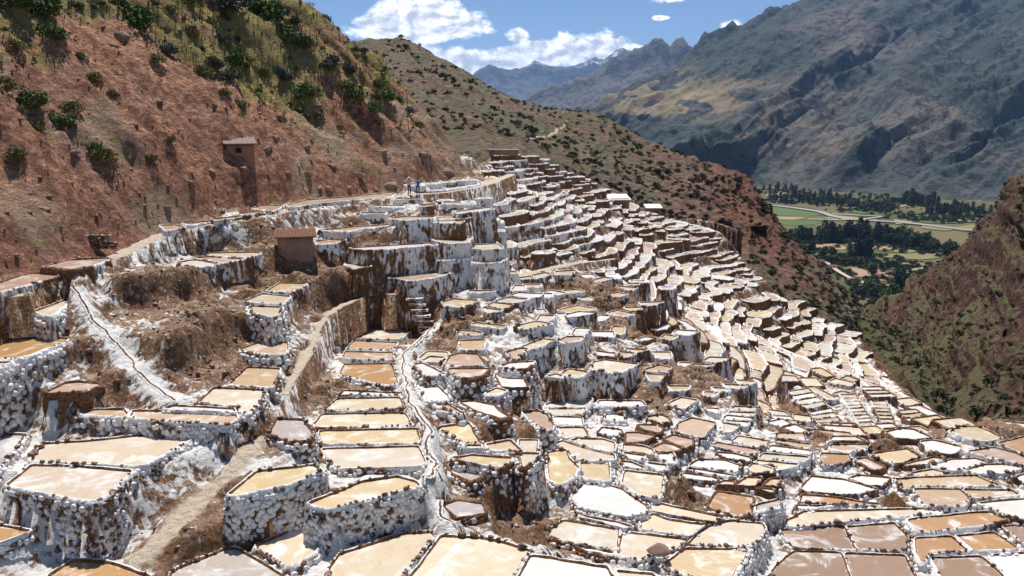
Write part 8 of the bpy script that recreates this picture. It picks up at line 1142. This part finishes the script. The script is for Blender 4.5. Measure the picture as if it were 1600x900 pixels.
# scrub on the hill behind: the largest ones singly, the rest as one mass
def scatter(P, n, vlo, vhi, test):
    out = []
    nu, nv = P.shape[:2]
    while len(out) < n:
        i, j = RNG.integers(0, nu-1), RNG.integers(int(nv*vlo), int(nv*vhi))
        x, y, z = P[i, j]; px, py = project(x, y, z)
        if test(px, py): out.append((x, y, z))
    return out
mid = scatter(MIDP, 1900, .2, .84, lambda px, py: 590 < px < 1370 and py > 40)
mid = sorted([(q[0], q[1], q[2], float(np.clip(RNG.lognormal(-.72, .38), .25, 1.25))) for q in mid], key=lambda q: -q[3]/q[1])
def zone(x, y, z):
    px, py = project(x, y, z)
    if px > 1230: return 'low on the spur above the ravine mouth'
    if px > 1060: return 'on the red cliff spur above the valley'
    if px > 900: return 'on the brown slope above the white sheds'
    if px > 790: return 'beside the pale footpath on the brown hill'
    return 'high on the brown hill under the clouds' if py < 150 else 'on the lower brown hill behind the red one'
for (x, y, z, r) in mid[:150]:
    bush('scrub_bush', (x, y, z+r*.15), r, 3 if RNG.random() < .75 else 2, 'dark round bush '+zone(x, y, z), 'dark bushes '+zone(x, y, z), parts=False, stretch=.85)
def bush_mass(name, lst, kind, lab):
    bm_v = []; bm_f = []; nb = 0
    src = [np.array([v.co[:] for v in m.vertices]).reshape(-1, 4, 3)[::11].reshape(-1, 3) for m in BUSH[kind]]
    for (x, y, z, r) in lst:
        v = src[RNG.integers(3)]*np.array([1.25, 1.25, 1.05]); 
        c = v.reshape(-1, 4, 3).mean(1, keepdims=True); v = (c+(v.reshape(-1, 4, 3)-c)*2.6).reshape(-1, 3)
        bm_v.append(v*r+np.array([x, y, z+r*.15])); bm_f.append(np.arange(len(v)).reshape(-1, 4)+nb); nb += len(v)
    props(obj(name, mesh(name, np.concatenate(bm_v), np.concatenate(bm_f), M_LEAF[kind], smooth=False)), lab, 'scrub', kind='stuff')
bush_mass('scrub_vegetation', mid[150:], 3, 'scattered small dark scrub covering the brown hill')
rv = scatter(RAVP, 800, .12, .84, lambda px, py: 1330 < px < 1610 and 280 < py < 680)
rv = [(q[0], q[1], q[2], float(np.clip(RNG.lognormal(-1.35, .45), .12, .7))) for q in rv]
bush_mass('ravine_vegetation', rv, 3, 'low scrub and grass clumps on the ravine slope')

# ------------------------------------------------------------------ boulders on the hill
def rock_mesh(seed):
    r = np.random.default_rng(seed); bm = bmesh.new(); bmesh.ops.create_icosphere(bm, subdivisions=3, radius=1)
    v = np.array([q.co[:] for q in bm.verts]); o = r.uniform(0, 50)
    v *= (1+.38*fbm(v[:, 0]*1.1+o, v[:, 1]*1.1, v[:, 2]*1.1, oct=3, seed=seed)+.12*worley(v[:, 0]*2+o, v[:, 1]*2, v[:, 2]*2, seed))[:, None]
    for k in range(16):
        nn_ = r.normal(0, 1, 3); nn_ /= np.linalg.norm(nn_); d_ = v @ nn_; lim = r.uniform(.5, .85); v -= np.maximum(d_-lim, 0)[:, None]*nn_*.9
    v *= np.array([1.2, .95, .85]); f = [[q.index for q in p.verts] for p in bm.faces]; bm.free()
    return mesh('boulder', v, f, M_ROCK)
ROCKS = [rock_mesh(400+k) for k in range(4)]
for k, (x, y, r) in enumerate(sorted(BOULDERS, key=lambda b: -b[2])):
    o = obj('boulder', ROCKS[k % 4], None, (x, y, hill_at(x, y)-r*.1)); o.scale = (r*1.35, r*1.1, r*.85); o.rotation_euler = (RNG.normal(0, .3), RNG.normal(0, .3), RNG.uniform(0, 6.28))
    props(o, 'reddish boulder, %s largest lying on the red hill' % ORD(k+1), 'boulder', 'boulders on the red hill')
# loose pebbles over the slope
n = 9000; x = RNG.uniform(-60, -4, n); y = RNG.uniform(38, 112, n); i = ((x-hx[0])/.33).astype(int); j = ((y-hy[0])/.33).astype(int)
kp = (D1[i, j] > .3) & (D1[i, j] < 40); x, y, z = x[kp], y[kp], HZ[i, j][kp]; n = len(x); r = np.clip(RNG.lognormal(-2.5, .5, n), .04, .22)
base = np.array([(1, 0, 0), (0, 1, 0), (-1, 0, 0), (0, -1, 0), (0, 0, .9), (0, 0, -.6)], float); fcs = np.array([(0, 1, 4), (1, 2, 4), (2, 3, 4), (3, 0, 4), (1, 0, 5), (2, 1, 5), (3, 2, 5), (0, 3, 5)])
V = (base[None]*RNG.uniform(.6, 1.3, (n, 6, 1)))*r[:, None, None]+np.c_[x, y, z-r*.3][:, None]; Fq = fcs[None]+(np.arange(n)*6)[:, None, None]
props(obj('slope_rubble', mesh('slope_rubble', V.reshape(-1, 3), Fq.reshape(-1, 3), M_ROCK, smooth=False)), 'loose stones strewn over the red slope', 'rubble', kind='stuff')
n = 15000; x = RNG.uniform(-28, 40, n); y = RNG.uniform(25, 90, n); e_ = lookup(earth, x, y); ok = (e_+RNG.normal(0, .15, n) > .6) & (lookup(fixed.astype(float), x, y) < .05) & (lookup(pathw, x, y) < .2) & (lookup(np.clip(hillm, -5, 5), x, y) < .5) & (lookup(np.clip(edge_d, -5, 5), x, y) < 0)
x, y = x[ok], y[ok]; z = lookup(T, x, y); n = len(x); r = np.clip(RNG.lognormal(-2.55, .5, n), .03, .24)
VV = []; FF = []; nb = 0
for k in range(n):
    v, f = STONES[k % 4]; a = RNG.uniform(0, 6.28); ca, sa = math.cos(a), math.sin(a); VV.append(np.c_[v[:, 0]*ca-v[:, 1]*sa, v[:, 0]*sa+v[:, 1]*ca, v[:, 2]*1.2]*r[k]+np.array([x[k], y[k], z[k]])); FF += [tuple(i+nb for i in q) for q in f]; nb += len(v)
props(obj('bank_rubble', mesh('bank_rubble', np.concatenate(VV), FF, M_STONE)), 'brown stones bedded in the earth banks between the pans', 'rubble', kind='stuff')
# big rounded boulder by the lower pans
bx, by = 6.3, 31.6
o = obj('boulder', ROCKS[1], None, (bx, by, -17.75)); o.scale = (.52, .4, .36); props(o, 'smooth brown boulder on the dam between cream pans', 'boulder')

# ------------------------------------------------------------------ buildings
def tiles(name, parent, w_, l_, m, tilt, nx_, z0, y0, curve=.06):
    """rows of barrel tiles running down a mono-pitch roof"""
    P = []
    for i in range(nx_):
        xc = -w_/2+(i+.5)*w_/nx_; rows = 5
        for rr_ in range(rows):
            ya, yb = -l_/2+l_*rr_/rows, -l_/2+l_*(rr_+1.12)/rows; v = []
            for yy, dz in ((ya, .0), (yb, .03)):
                for k in range(5):
                    a = math.pi*k/4; v.append((xc-math.cos(a)*w_/nx_*.5, yy, z0+math.sin(a)*curve+dz+math.tan(tilt)*yy+random.uniform(-.006, .006)))
            P.append((v, [(k, k+1, k+6, k+5) for k in range(4)]))
    o = obj(name, mesh(name, *joined(P), m), parent, (0, y0, 0)); return props(o, kind='stuff')
def hut(name, loc, rz, size, roof, tilt, label, win=True, wall=M_ADOBE, oh=.22, deep=.8, rough=.05):
    w_, d_, h_ = size; r = props(empty(name, loc, rz), label, 'hut')
    bm = bmesh.new(); bmesh.ops.create_cube(bm, size=1); bmesh.ops.subdivide_edges(bm, edges=bm.edges[:], cuts=7, use_grid_fill=True)
    v = np.array([q.co[:] for q in bm.verts])*np.array([w_, d_, h_+deep])+np.array([0, 0, h_/2-deep/2]); v[:, 2] += np.where(v[:, 2] > h_*.5, math.tan(tilt)*v[:, 1], 0)
    v += rough*np.stack([fbm(v[:, 0]*2+k, v[:, 1]*2, v[:, 2]*2, oct=3, seed=500+k) for k in range(3)], 1); f = [[q.index for q in p.verts] for p in bm.faces]; bm.free()
    obj('wall', mesh('wall', v, f, wall), r)
    v, f = box((0, 0, 0), (w_+oh*2, d_+oh*2, .07)); v = [(a, b, c+h_+.06+math.tan(tilt)*b) for a, b, c in v]
    rf = obj('roof', mesh('roof', v, f, M_WOOD, smooth=False), r)
    t = tiles('roof_tiles', rf, w_+oh*2+.06, d_+oh*2+.05, roof, tilt, int(w_*5), h_+.10, 0)
    if win:
        v, f = box((-w_*.08, -d_/2-.02, h_*.52), (.46, .10, .40)); wn = obj('window', mesh('window', v, f, M_DARK, smooth=False), r)
        fr = [box((-w_*.08+sx_*.27, -d_/2-.05, h_*.52), (.07, .09, .54)) for sx_ in (-1, 1)]+[box((-w_*.08, -d_/2-.05, h_*.52+sz*.235), (.47, .09, .07)) for sz in (-1, 1)]
        obj('frame', mesh('frame', *joined(fr), M_WOOD, smooth=False), wn)
    return r
M_TILE_OLD = simple('old_brown_tile', (.25, .19, .16), .85, .5, 6, .4)
M_TILE_RED = simple('old_red_tile', (.19, .085, .05), .9, .5, 5, .5)
hz = hill_at(*HUT_XY)
hut('adobe_hut', (HUT_XY[0], HUT_XY[1], hz-.72), math.radians(24), (2.2, 1.5, 1.35), M_TILE_OLD, math.radians(13), 'small adobe hut with tiled roof and one dark window on the red slope')
obj_h = hut('earthen_hut', (-15.9, 58.6, -9.9), math.radians(16), (2.5, 1.0, 2.2), M_TILE_RED, math.radians(14), 'dark earthen hut with orange tiled roof above the ladder of pans', win=False, rough=.3, wall=M_ROCK)
def shed(loc, rz, size, label):
    w_, d_, h_ = size; r = props(empty('storage_shed', loc, rz), label, 'shed', 'white-roofed sheds')
    v, f = box((0, 0, h_/2-.6), (w_, d_, h_+1.2)); obj('wall', mesh('wall', v, f, M_ADOBE, smooth=False), r)
    v, f = box((0, 0, 0), (w_+.5, d_+.6, .12)); v = [(a, b, c+h_+.12+.2*b) for a, b, c in v]; obj('roof', mesh('roof', v, f, M_ROOFW, smooth=False), r)
    v, f = box((w_*.2, -d_/2-.02, h_*.4), (.8, .08, h_*.8)); obj('door', mesh('door', v, f, M_WOOD, smooth=False), r)
shed((SHED_A[0], SHED_A[1], SHED_A[2]-.6), .12, (3.1, 2.6, 1.3), 'larger white-roofed shed at the top edge of the far terraces')
shed((SHED_B[0], SHED_B[1], SHED_B[2]-.4), .05, (2.3, 1.6, .9), 'smaller white-roofed shed downslope of the larger one')
# masonry terrace at the head of the pans
r = props(empty('terrace_wall', TERRACE), 'reddish masonry terrace wall at the head of the pans', 'wall')
P = []
for k in range(3):
    for i in range(8):
        P.append((-2.1+i*.53+.26*(k % 2)+random.uniform(-.03, .03), k*.26-.25))
v, f = box((0, .3, -.1), (4.4, .5, .9)); obj('core', mesh('core', v, f, M_ADOBE, smooth=False), r)
SB = [mesh('block', *box((0, 0, 0), (.49, .3, .22)), M_ROCK, smooth=False)]
for (x, z) in P: o = obj('block', SB[0], r, (x+.1, -.02+random.uniform(-.04, .02), z-.05)); o.rotation_euler = (0, random.uniform(-.04, .04), random.uniform(-.06, .06))
v, f = box((0, .3, .42), (4.6, .9, .1)); obj('cap', mesh('cap', v, f, M_SALT, smooth=False, attrs={'earth': np.zeros(8)}), r)
# dry stone wall by the red pans
r = props(empty('stone_wall', (STONE_WALL_XY[0]+.3, STONE_WALL_XY[1]-.4, hill_at(*STONE_WALL_XY)-.2)), 'short dry stone wall at the foot of the red hill', 'wall')
for k in range(4):
    for i in range(6-k//2):
        o = obj('stone', STONE_ME[(i+k) % 4], r, (-1.0+i*.36+.15*(k % 2), random.uniform(-.06, .06), k*.24)); o.scale = (.21, .18, .2); o.rotation_euler = (0, 0, random.uniform(-.4, .4)); o.active_material
# stairs cut in the bank under the inner path
r = props(empty('stone_stairs', (-7.1, 57.6, -12.3)), 'rough stone stairs climbing the dark bank beside the ladder', 'stairs')
for k in range(7):
    v, f = box((0, 0, 0), (1.25, .42, .16)); v = [(a+random.uniform(-.04, .04), b+random.uniform(-.04, .04), c+random.uniform(-.02, .02)) for a, b, c in v]
    obj('step', mesh('step', v, f, M_SALT, smooth=False, attrs={'earth': np.full(8, .45)}), r, (k*.2, -k*.36, -k*.34))

# agave and lone post on the hill
zz = hill_at(*AGAVE_XY); r = props(empty('agave', (AGAVE_XY[0], AGAVE_XY[1], zz+.1)), 'dark spiky agave rosette on the red hill', 'plant')
M_AG = leaf_material('agave_leaf', (.03, .045, .04), (.10, .13, .12), .45)
V, Fq = [(0, -.1, 0), (.09, 0, .02), (.1, .6, .16), (.0, 1.25, .28), (-.1, .6, .16), (-.09, 0, .02), (0, .55, .08)], [(0, 1, 2, 6), (6, 2, 3), (6, 3, 4), (0, 6, 4, 5)]
AGL = mesh('leaf', V, Fq, M_AG, smooth=False)
for k in range(30):
    o = obj('leaf', AGL, r); o.rotation_euler = (math.radians(random.uniform(5, 75)), 0, k*2.4); s = random.uniform(.75, 1.1); o.scale = (s, s, s)
def tube(pts, rads, n=6):
    V, Fq = [], []; pts = [Vector(p) for p in pts]
    for i, (p, rd) in enumerate(zip(pts, rads)):
        t = (pts[min(i+1, len(pts)-1)]-pts[max(i-1, 0)]).normalized(); a = t.orthogonal().normalized(); b = t.cross(a)
        for k in range(n): V.append(tuple(p+(a*math.cos(6.2832*k/n)+b*math.sin(6.2832*k/n))*rd))
    for i in range(len(pts)-1):
        for k in range(n): Fq.append((i*n+k, i*n+(k+1) % n, i*n+n+(k+1) % n, i*n+n+k))
    Fq += [tuple(range(n))[::-1], tuple(range(len(V)-n, len(V)))]
    return V, Fq
zz = hill_at(*POLE_XY); r = props(empty('wooden_tripod', (POLE_XY[0], POLE_XY[1], zz)), 'thin wooden pole propped by two sticks on the red hill', 'pole')
for a, b in (((-1.0, 0, -.4), (.0, 0, 2.1)), ((.9, .1, -.6), (0, 0, 1.6)), ((0, .6, 0), (.06, 0, 3.4))): obj('pole', mesh('pole', *tube([a, b], [.05, .035]), M_WOOD), r)

# ------------------------------------------------------------------ people: one skinned body each, clothes by face
def cloth(name, c): return simple(name, c, .85, .15, 8)
M_SKIN = simple('skin', (.32, .18, .11), .6, .1); M_HAIR = simple('hair', (.02, .015, .012), .6, .2)
def person(loc, rz, h, top, trousers, label, hat=None, bag=None, arms=0):
    s = h/1.7; J = {'pel': (0, 0, .92), 'sp': (0, .01, 1.12), 'ch': (0, .01, 1.34), 'nk': (0, 0, 1.47), 'hd': (0, -.02, 1.58), 'tp': (0, -.01, 1.68),
        'hl': (.1, 0, .88), 'kl': (.115, -.02, .48), 'al': (.12, .03, .08), 'tl': (.13, -.14, .035), 'hr': (-.1, 0, .88), 'kr': (-.115, .01, .48), 'ar': (-.125, .04, .08), 'tr': (-.135, -.13, .035),
        'sl': (.19, .01, 1.39), 'el': (.25, .03, 1.12), 'wl': (.23, -.06-.1*arms, .90), 'fl': (.22, -.10-.12*arms, .80), 'sr': (-.19, .01, 1.39), 'er': (-.25, .03, 1.12), 'wr': (-.22, -.10, .92), 'fr': (-.20, -.14, .83)}
    R = {'pel': .15, 'sp': .135, 'ch': .15, 'nk': .055, 'hd': .095, 'tp': .07, 'hl': .095, 'kl': .06, 'al': .045, 'tl': .035, 'hr': .095, 'kr': .06, 'ar': .045, 'tr': .035, 'sl': .065, 'el': .047, 'wl': .035, 'fl': .03, 'sr': .065, 'er': .047, 'wr': .035, 'fr': .03}
    E = [('pel', 'sp'), ('sp', 'ch'), ('ch', 'nk'), ('nk', 'hd'), ('hd', 'tp'), ('pel', 'hl'), ('hl', 'kl'), ('kl', 'al'), ('al', 'tl'), ('pel', 'hr'), ('hr', 'kr'), ('kr', 'ar'), ('ar', 'tr'), ('ch', 'sl'), ('sl', 'el'), ('el', 'wl'), ('wl', 'fl'), ('ch', 'sr'), ('sr', 'er'), ('er', 'wr'), ('wr', 'fr')]
    ks = list(J); me = bpy.data.meshes.new('body'); me.from_pydata([tuple(c*s for c in J[k]) for k in ks], [(ks.index(a), ks.index(b)) for a, b in E], [])
    tmp = bpy.data.objects.new('tmp', me); link(tmp); sk = tmp.modifiers.new('s', 'SKIN'); sk.use_smooth_shade = True; tmp.modifiers.new('d', 'SUBSURF').levels = 1
    for k, d in zip(ks, me.skin_vertices[0].data): d.radius = (R[k]*s, R[k]*s*.85); d.use_root = (k == 'pel')
    dg = bpy.context.evaluated_depsgraph_get(); ev = bpy.data.meshes.new_from_object(tmp.evaluated_get(dg)); bpy.data.objects.remove(tmp)
    ev.name = 'body'; ev.materials.clear()
    for m in (M_SKIN, top, trousers, M_HAIR): ev.materials.append(m)
    for p in ev.polygons:
        c = p.center/s; p.use_smooth = True
        p.material_index = 2 if c.z < .95 and abs(c.x) < .2 and c.z > .1 else (3 if c.z <= .1 else (0 if c.z > 1.46 or (c.z < .9) else 1))
        if c.z > 1.56 and (c.y > .01 or c.z > 1.65): p.material_index = 3
    r = props(empty('person', loc, rz), label, 'person'); obj('body', ev, r)
    if hat:
        v, f = tube([(0, 0, 1.645*s), (0, 0, 1.66*s), (0, 0, 1.662*s), (0, 0, 1.73*s), (0, 0, 1.76*s)], [.17*s, .16*s, .1*s, .09*s, .03*s], 12); obj('hat', mesh('hat', v, f, hat), r)
    if bag:
        bm = bmesh.new(); bmesh.ops.create_cube(bm, size=1); bmesh.ops.bevel(bm, geom=bm.edges[:], offset=.2, segments=2, affect='EDGES'); v = np.array([q.co[:] for q in bm.verts])*np.array([.3, .17, .42])*s+np.array([0, .22*s, 1.2*s]); f = [[q.index for q in p.verts] for p in bm.faces]; bm.free(); obj('backpack', mesh('backpack', v, f, bag), r)
    return r
M_NAVY = cloth('navy_cloth', (.015, .02, .05)); M_BLK = cloth('dark_trousers', (.014, .014, .02)); M_PINK = cloth('pale_pink_shirt', (.55, .35, .32)); M_BLUE_S = cloth('pale_blue_jacket', (.35, .42, .6)); M_STRAW = cloth('pale_hat', (.6, .53, .45)); M_BAGB = cloth('blue_bag', (.05, .1, .35))
zt = lambda x, y: float(lookup(T, np.array([x]), np.array([y]))[0])
pa = PATH_UPPER[14]
person((pa[0], pa[1]-.1, zt(pa[0], pa[1]-.1)), math.radians(165), 1.68, M_PINK, M_BLK, 'walker in pale pink top and dark trousers on the upper trail', hat=M_STRAW)
person((pa[0]+.78, pa[1]+.2, zt(pa[0]+.78, pa[1]+.2)), math.radians(195), 1.62, M_BLUE_S, M_BLK, 'walker in pale blue top beside the one in pink on the upper trail', bag=M_BAGB)
pb = PATH_INNER[3]
person((pb[0], pb[1], zt(pb[0], pb[1])), math.radians(200), 1.36, M_NAVY, M_NAVY, 'person dressed in dark blue on the inner path', arms=1)

# ------------------------------------------------------------------ valley floor
VZ = -155.
def flat_material(name, a, b, s=.03): return simple(name, tuple((p+q)/2 for p, q in zip(a, b)), .95, .3, s)
m, t, p = mat('valley_floor'); pos = t.new('ShaderNodeNewGeometry').outputs['Position']
c1 = t.mix(t.noise(pos, .02, 6), (.05, .065, .022), (.15, .13, .06)); v = t.vor(t.mapv(pos, (1, .6, 1)), .011)
t.put(p.inputs['Base Color'], t.mix(.55, c1, t.mix(v.outputs['Color'], (.05, .07, .02), (.21, .16, .085)))); p.inputs['Roughness'].default_value = .95; p.inputs['Specular IOR Level'].default_value = .1
xs = np.array([-30000, -3000, 0, 600, 1200, 2500, 6000, 30000]); ys = np.array([150, 500, 900, 1500, 2300, 4000, 12000, 40000]); A, B = np.meshgrid(xs, ys, indexing='ij')
props(obj('ground', mesh('ground', np.c_[A.ravel(), B.ravel(), np.full(A.size, VZ)], grid_faces(8, 8), m, smooth=False)), 'green and tan valley floor between the mountains', kind='structure')
FM = {'g': flat_material('green_field', (.07, .11, .03), (.11, .14, .04)), 't': flat_material('stubble_field', (.25, .20, .11), (.32, .25, .15)), 'p': flat_material('ploughed_field', (.30, .18, .12), (.38, .24, .17)), 'y': flat_material('dry_field', (.17, .155, .06), (.23, .20, .09))}
FN = {'g': 'green crop field', 't': 'pale stubble field', 'p': 'reddish ploughed field', 'y': 'yellowish dry field'}
for k, (c, poly) in enumerate(FIELDS):
    P = np.array(poly, float); P = chaikin(chaikin(P if area2(P) > 0 else P[::-1], .12), .2); z = VZ+.4+.05*k
    n = len(P); V = np.r_[np.c_[P, np.full(n, z)], np.c_[P, np.full(n, VZ-.5)]]
    props(obj('field', mesh('field', V, [tuple(range(n))]+[((i+1) % n, i, i+n, (i+1) % n+n) for i in range(n)], FM[c], smooth=False)), '%s on the valley floor' % FN[c], kind='structure')
def strip(name, line, wdt, z, m, lab):
    p = np.array(line, float); L = np.r_[0, np.cumsum(np.hypot(*np.diff(p, axis=0).T))]; s = np.linspace(0, L[-1], 60); q = np.c_[np.interp(s, L, p[:, 0]), np.interp(s, L, p[:, 1])]
    for it in range(4): q[1:-1] = .5*q[1:-1]+.25*(q[2:]+q[:-2])
    t = np.gradient(q, axis=0); t /= np.hypot(*t.T)[:, None]; nn = np.c_[-t[:, 1], t[:, 0]]*(wdt/2*(1+.35*fbm(q[:, 0]*.02, q[:, 1]*.02, seed=9)))[:, None]
    V = np.r_[np.c_[q+nn, np.full(60, z)], np.c_[q-nn, np.full(60, z)]]; a = np.arange(60)
    props(obj(name, mesh(name, V, np.stack([a[:-1], a[1:], a[1:]+60, a[:-1]+60], 1), m, smooth=False)), lab, kind='structure')
M_RIV = simple('pale_river', (.40, .38, .35), .35, .15, .02)
strip('river', RIVER, 15, VZ+2.2, M_RIV, 'pale gravelly river crossing the valley'); strip('river', RIVER_ARM, 9, VZ+2.4, M_RIV, 'side arm of the pale valley river'); strip('road', VALLEY_ROAD, 5, VZ+2.6, M_DUST, 'pale dirt road through the valley fields')
# trees
def poplar_shape(r, n):
    z = r.beta(1.1, 1.05, n); rad = .15*np.sin(np.clip(z*.93+.07, 0, 1)*math.pi)**.4*r.uniform(.5, 1.1, n); a = r.uniform(0, 6.28, n)+np.floor(z*9)*1.7; k = .7+.5*(np.sin(a*3+z*23) > 0)
    return np.c_[np.cos(a)*rad*k, np.sin(a)*rad*k, .06+z*.92]
def round_shape(r, n):
    cc = r.normal(0, 1, (9, 3)); cc /= np.linalg.norm(cc, axis=1)[:, None]; cc = cc*np.array([.24, .24, .2])+np.array([0, 0, .6]); k = r.integers(0, 9, n); d = r.normal(0, 1, (n, 3)); d /= np.linalg.norm(d, axis=1)[:, None]
    return cc[k]+d*r.uniform(.1, .2, (n, 1))
POP = [mesh('crown', *leaves(420, 600+k, poplar_shape, .05), M_LEAF[4], smooth=False) for k in range(3)]; RND = [mesh('crown', *leaves(420, 620+k, round_shape, .065), M_LEAF[3 if k else 1], smooth=False) for k in range(3)]
TRK = mesh('trunk', *joined([tube([(0, 0, 0), (.01, 0, .35), (0, .01, .7)], [.03, .022, .008], 5), tube([(0, 0, .3), (.13, .03, .55)], [.014, .004], 4), tube([(0, 0, .36), (-.1, -.07, .62)], [.013, .004], 4)]), M_BARK)
for (x, y, h, k, ph) in VALLEY_TREES:
    nm = 'poplar_tree' if k == 0 else 'broadleaf_tree'; lab = ('dark upright poplar ' if k == 0 else 'rounded dark tree ')+ph; g = ('poplars ' if k == 0 else 'rounded trees ')+ph
    r = props(empty(nm, (x+RNG.normal(0, 2), y+RNG.normal(0, 3), VZ+.3), RNG.uniform(0, 6.28)), lab, 'tree', g); s = h*(1.05 if k == 0 else 1.15); r.scale = (s*(1.25 if k == 0 else 1.1), s*(1.25 if k == 0 else 1.1), s)
    obj('crown', (POP if k == 0 else RND)[RNG.integers(3)], r); obj('trunk', TRK, r)
# hedgerows and thickets: one mass
n = 1700; i = RNG.integers(0, len(VALLEY_TREES), n); hb = np.array([(VALLEY_TREES[k][0]+RNG.normal(0, 22), VALLEY_TREES[k][1]+RNG.normal(0, 16), VZ+.5, RNG.uniform(1.6, 5.0)) for k in i])
bush_mass('hedgerow_vegetation', [tuple(q) for q in hb], 3, 'dark hedges and thickets between the valley fields')
for k, (x, y, w_) in enumerate(VALLEY_HOUSES):
    r = props(empty('farm_house', (x, y, VZ), RNG.uniform(-.4, .4)), 'small pale farmhouse, %s nearest in the valley' % ORD(k+1), 'house', 'valley farmhouses'); r['label'] = ['pale farmhouse beside the dirt road bend in the valley', 'farmhouse on the field edge below the hedges', 'farmhouse where the valley road meets the thicket', 'farmhouse at the foot of the mountain by the cliff', 'larger farmhouse under the poplars at the mountain foot', 'farmhouse amid the orchard beyond the river', 'farmhouse next to the orchard house beyond the river', 'farmhouse near the far valley edge beyond the river', 'small farmhouse on the reddish ploughed field', 'small farmhouse by the lone conical trees', 'farmhouse at the upper end of the valley road', 'tiny farmhouse just above the valley thicket'][k]; r['group'] = 'valley farmhouses'
    v, f = box((0, 0, 1.6), (w_, w_*.6, 4.2)); obj('wall', mesh('wall', v, f, simple('house_wall', (.42, .36, .3), .9), smooth=False), r)
    a, b = w_/2+.5, w_*.3+.5; obj('roof', mesh('roof', [(-a, -b, 3.7), (a, -b, 3.7), (a, b, 3.7), (-a, b, 3.7), (-a, 0, 5.8), (a, 0, 5.8)], [(0, 1, 5, 4), (2, 3, 4, 5), (0, 4, 3), (1, 2, 5), (3, 2, 1, 0)], M_TILE_RED, smooth=False), r)
    v, f = box((w_*.1, -w_*.3-.03, 1.3), (1.2, .1, 2.4)); obj('door', mesh('door', v, f, M_DARK, smooth=False), r)
# trail on the hill behind
q, nn = ribbon(TRAIL, 1, 0, wob=.5)
P = MIDP.reshape(-1, 3)[::3]
zq = np.array([np.mean(P[np.argsort((P[:, 0]-a)**2+(P[:, 1]-b)**2)[:4], 2]) for a, b in q[:, :2][::6]]); zq = np.interp(np.arange(len(q)), np.arange(len(q))[::6], zq)-.05
V = np.concatenate([np.c_[q[:, :2]+nn*a, zq+b] for a, b in ((-.75, -1.), (-.6, .0), (.6, .0), (.75, -1.))]); n = len(q); a = np.arange(4*n).reshape(4, n)
props(obj('path', mesh('path', V, np.stack([a[:-1, :-1], a[:-1, 1:], a[1:, 1:], a[1:, :-1]], -1).reshape(-1, 4), M_DUST)), 'pale footpath climbing over the brown hill', kind='structure')

# ------------------------------------------------------------------ haze in the valley air
m = bpy.data.materials.new('haze'); m.use_nodes = True; t = NT(m.node_tree); t.n.clear()
pv = t.new('ShaderNodeVolumePrincipled', {'Color': (.33, .56, 1., 1), 'Density': HAZE, 'Anisotropy': .2}); o = t.new('ShaderNodeOutputMaterial'); t.l.new(pv.outputs[0], o.inputs['Volume'])
top = max(float(max(v.co.z for v in ob.data.vertices)) for ob in COL.objects if ob.name.startswith('mountain') and ob.type == 'MESH')+30
v, f = box((0, 19000, (top-157)/2), (62000, 43000, top+157)); hz_ = props(obj('haze', mesh('haze', v, f, m, smooth=False)), 'thin blue haze in the mountain air', 'haze', kind='stuff')
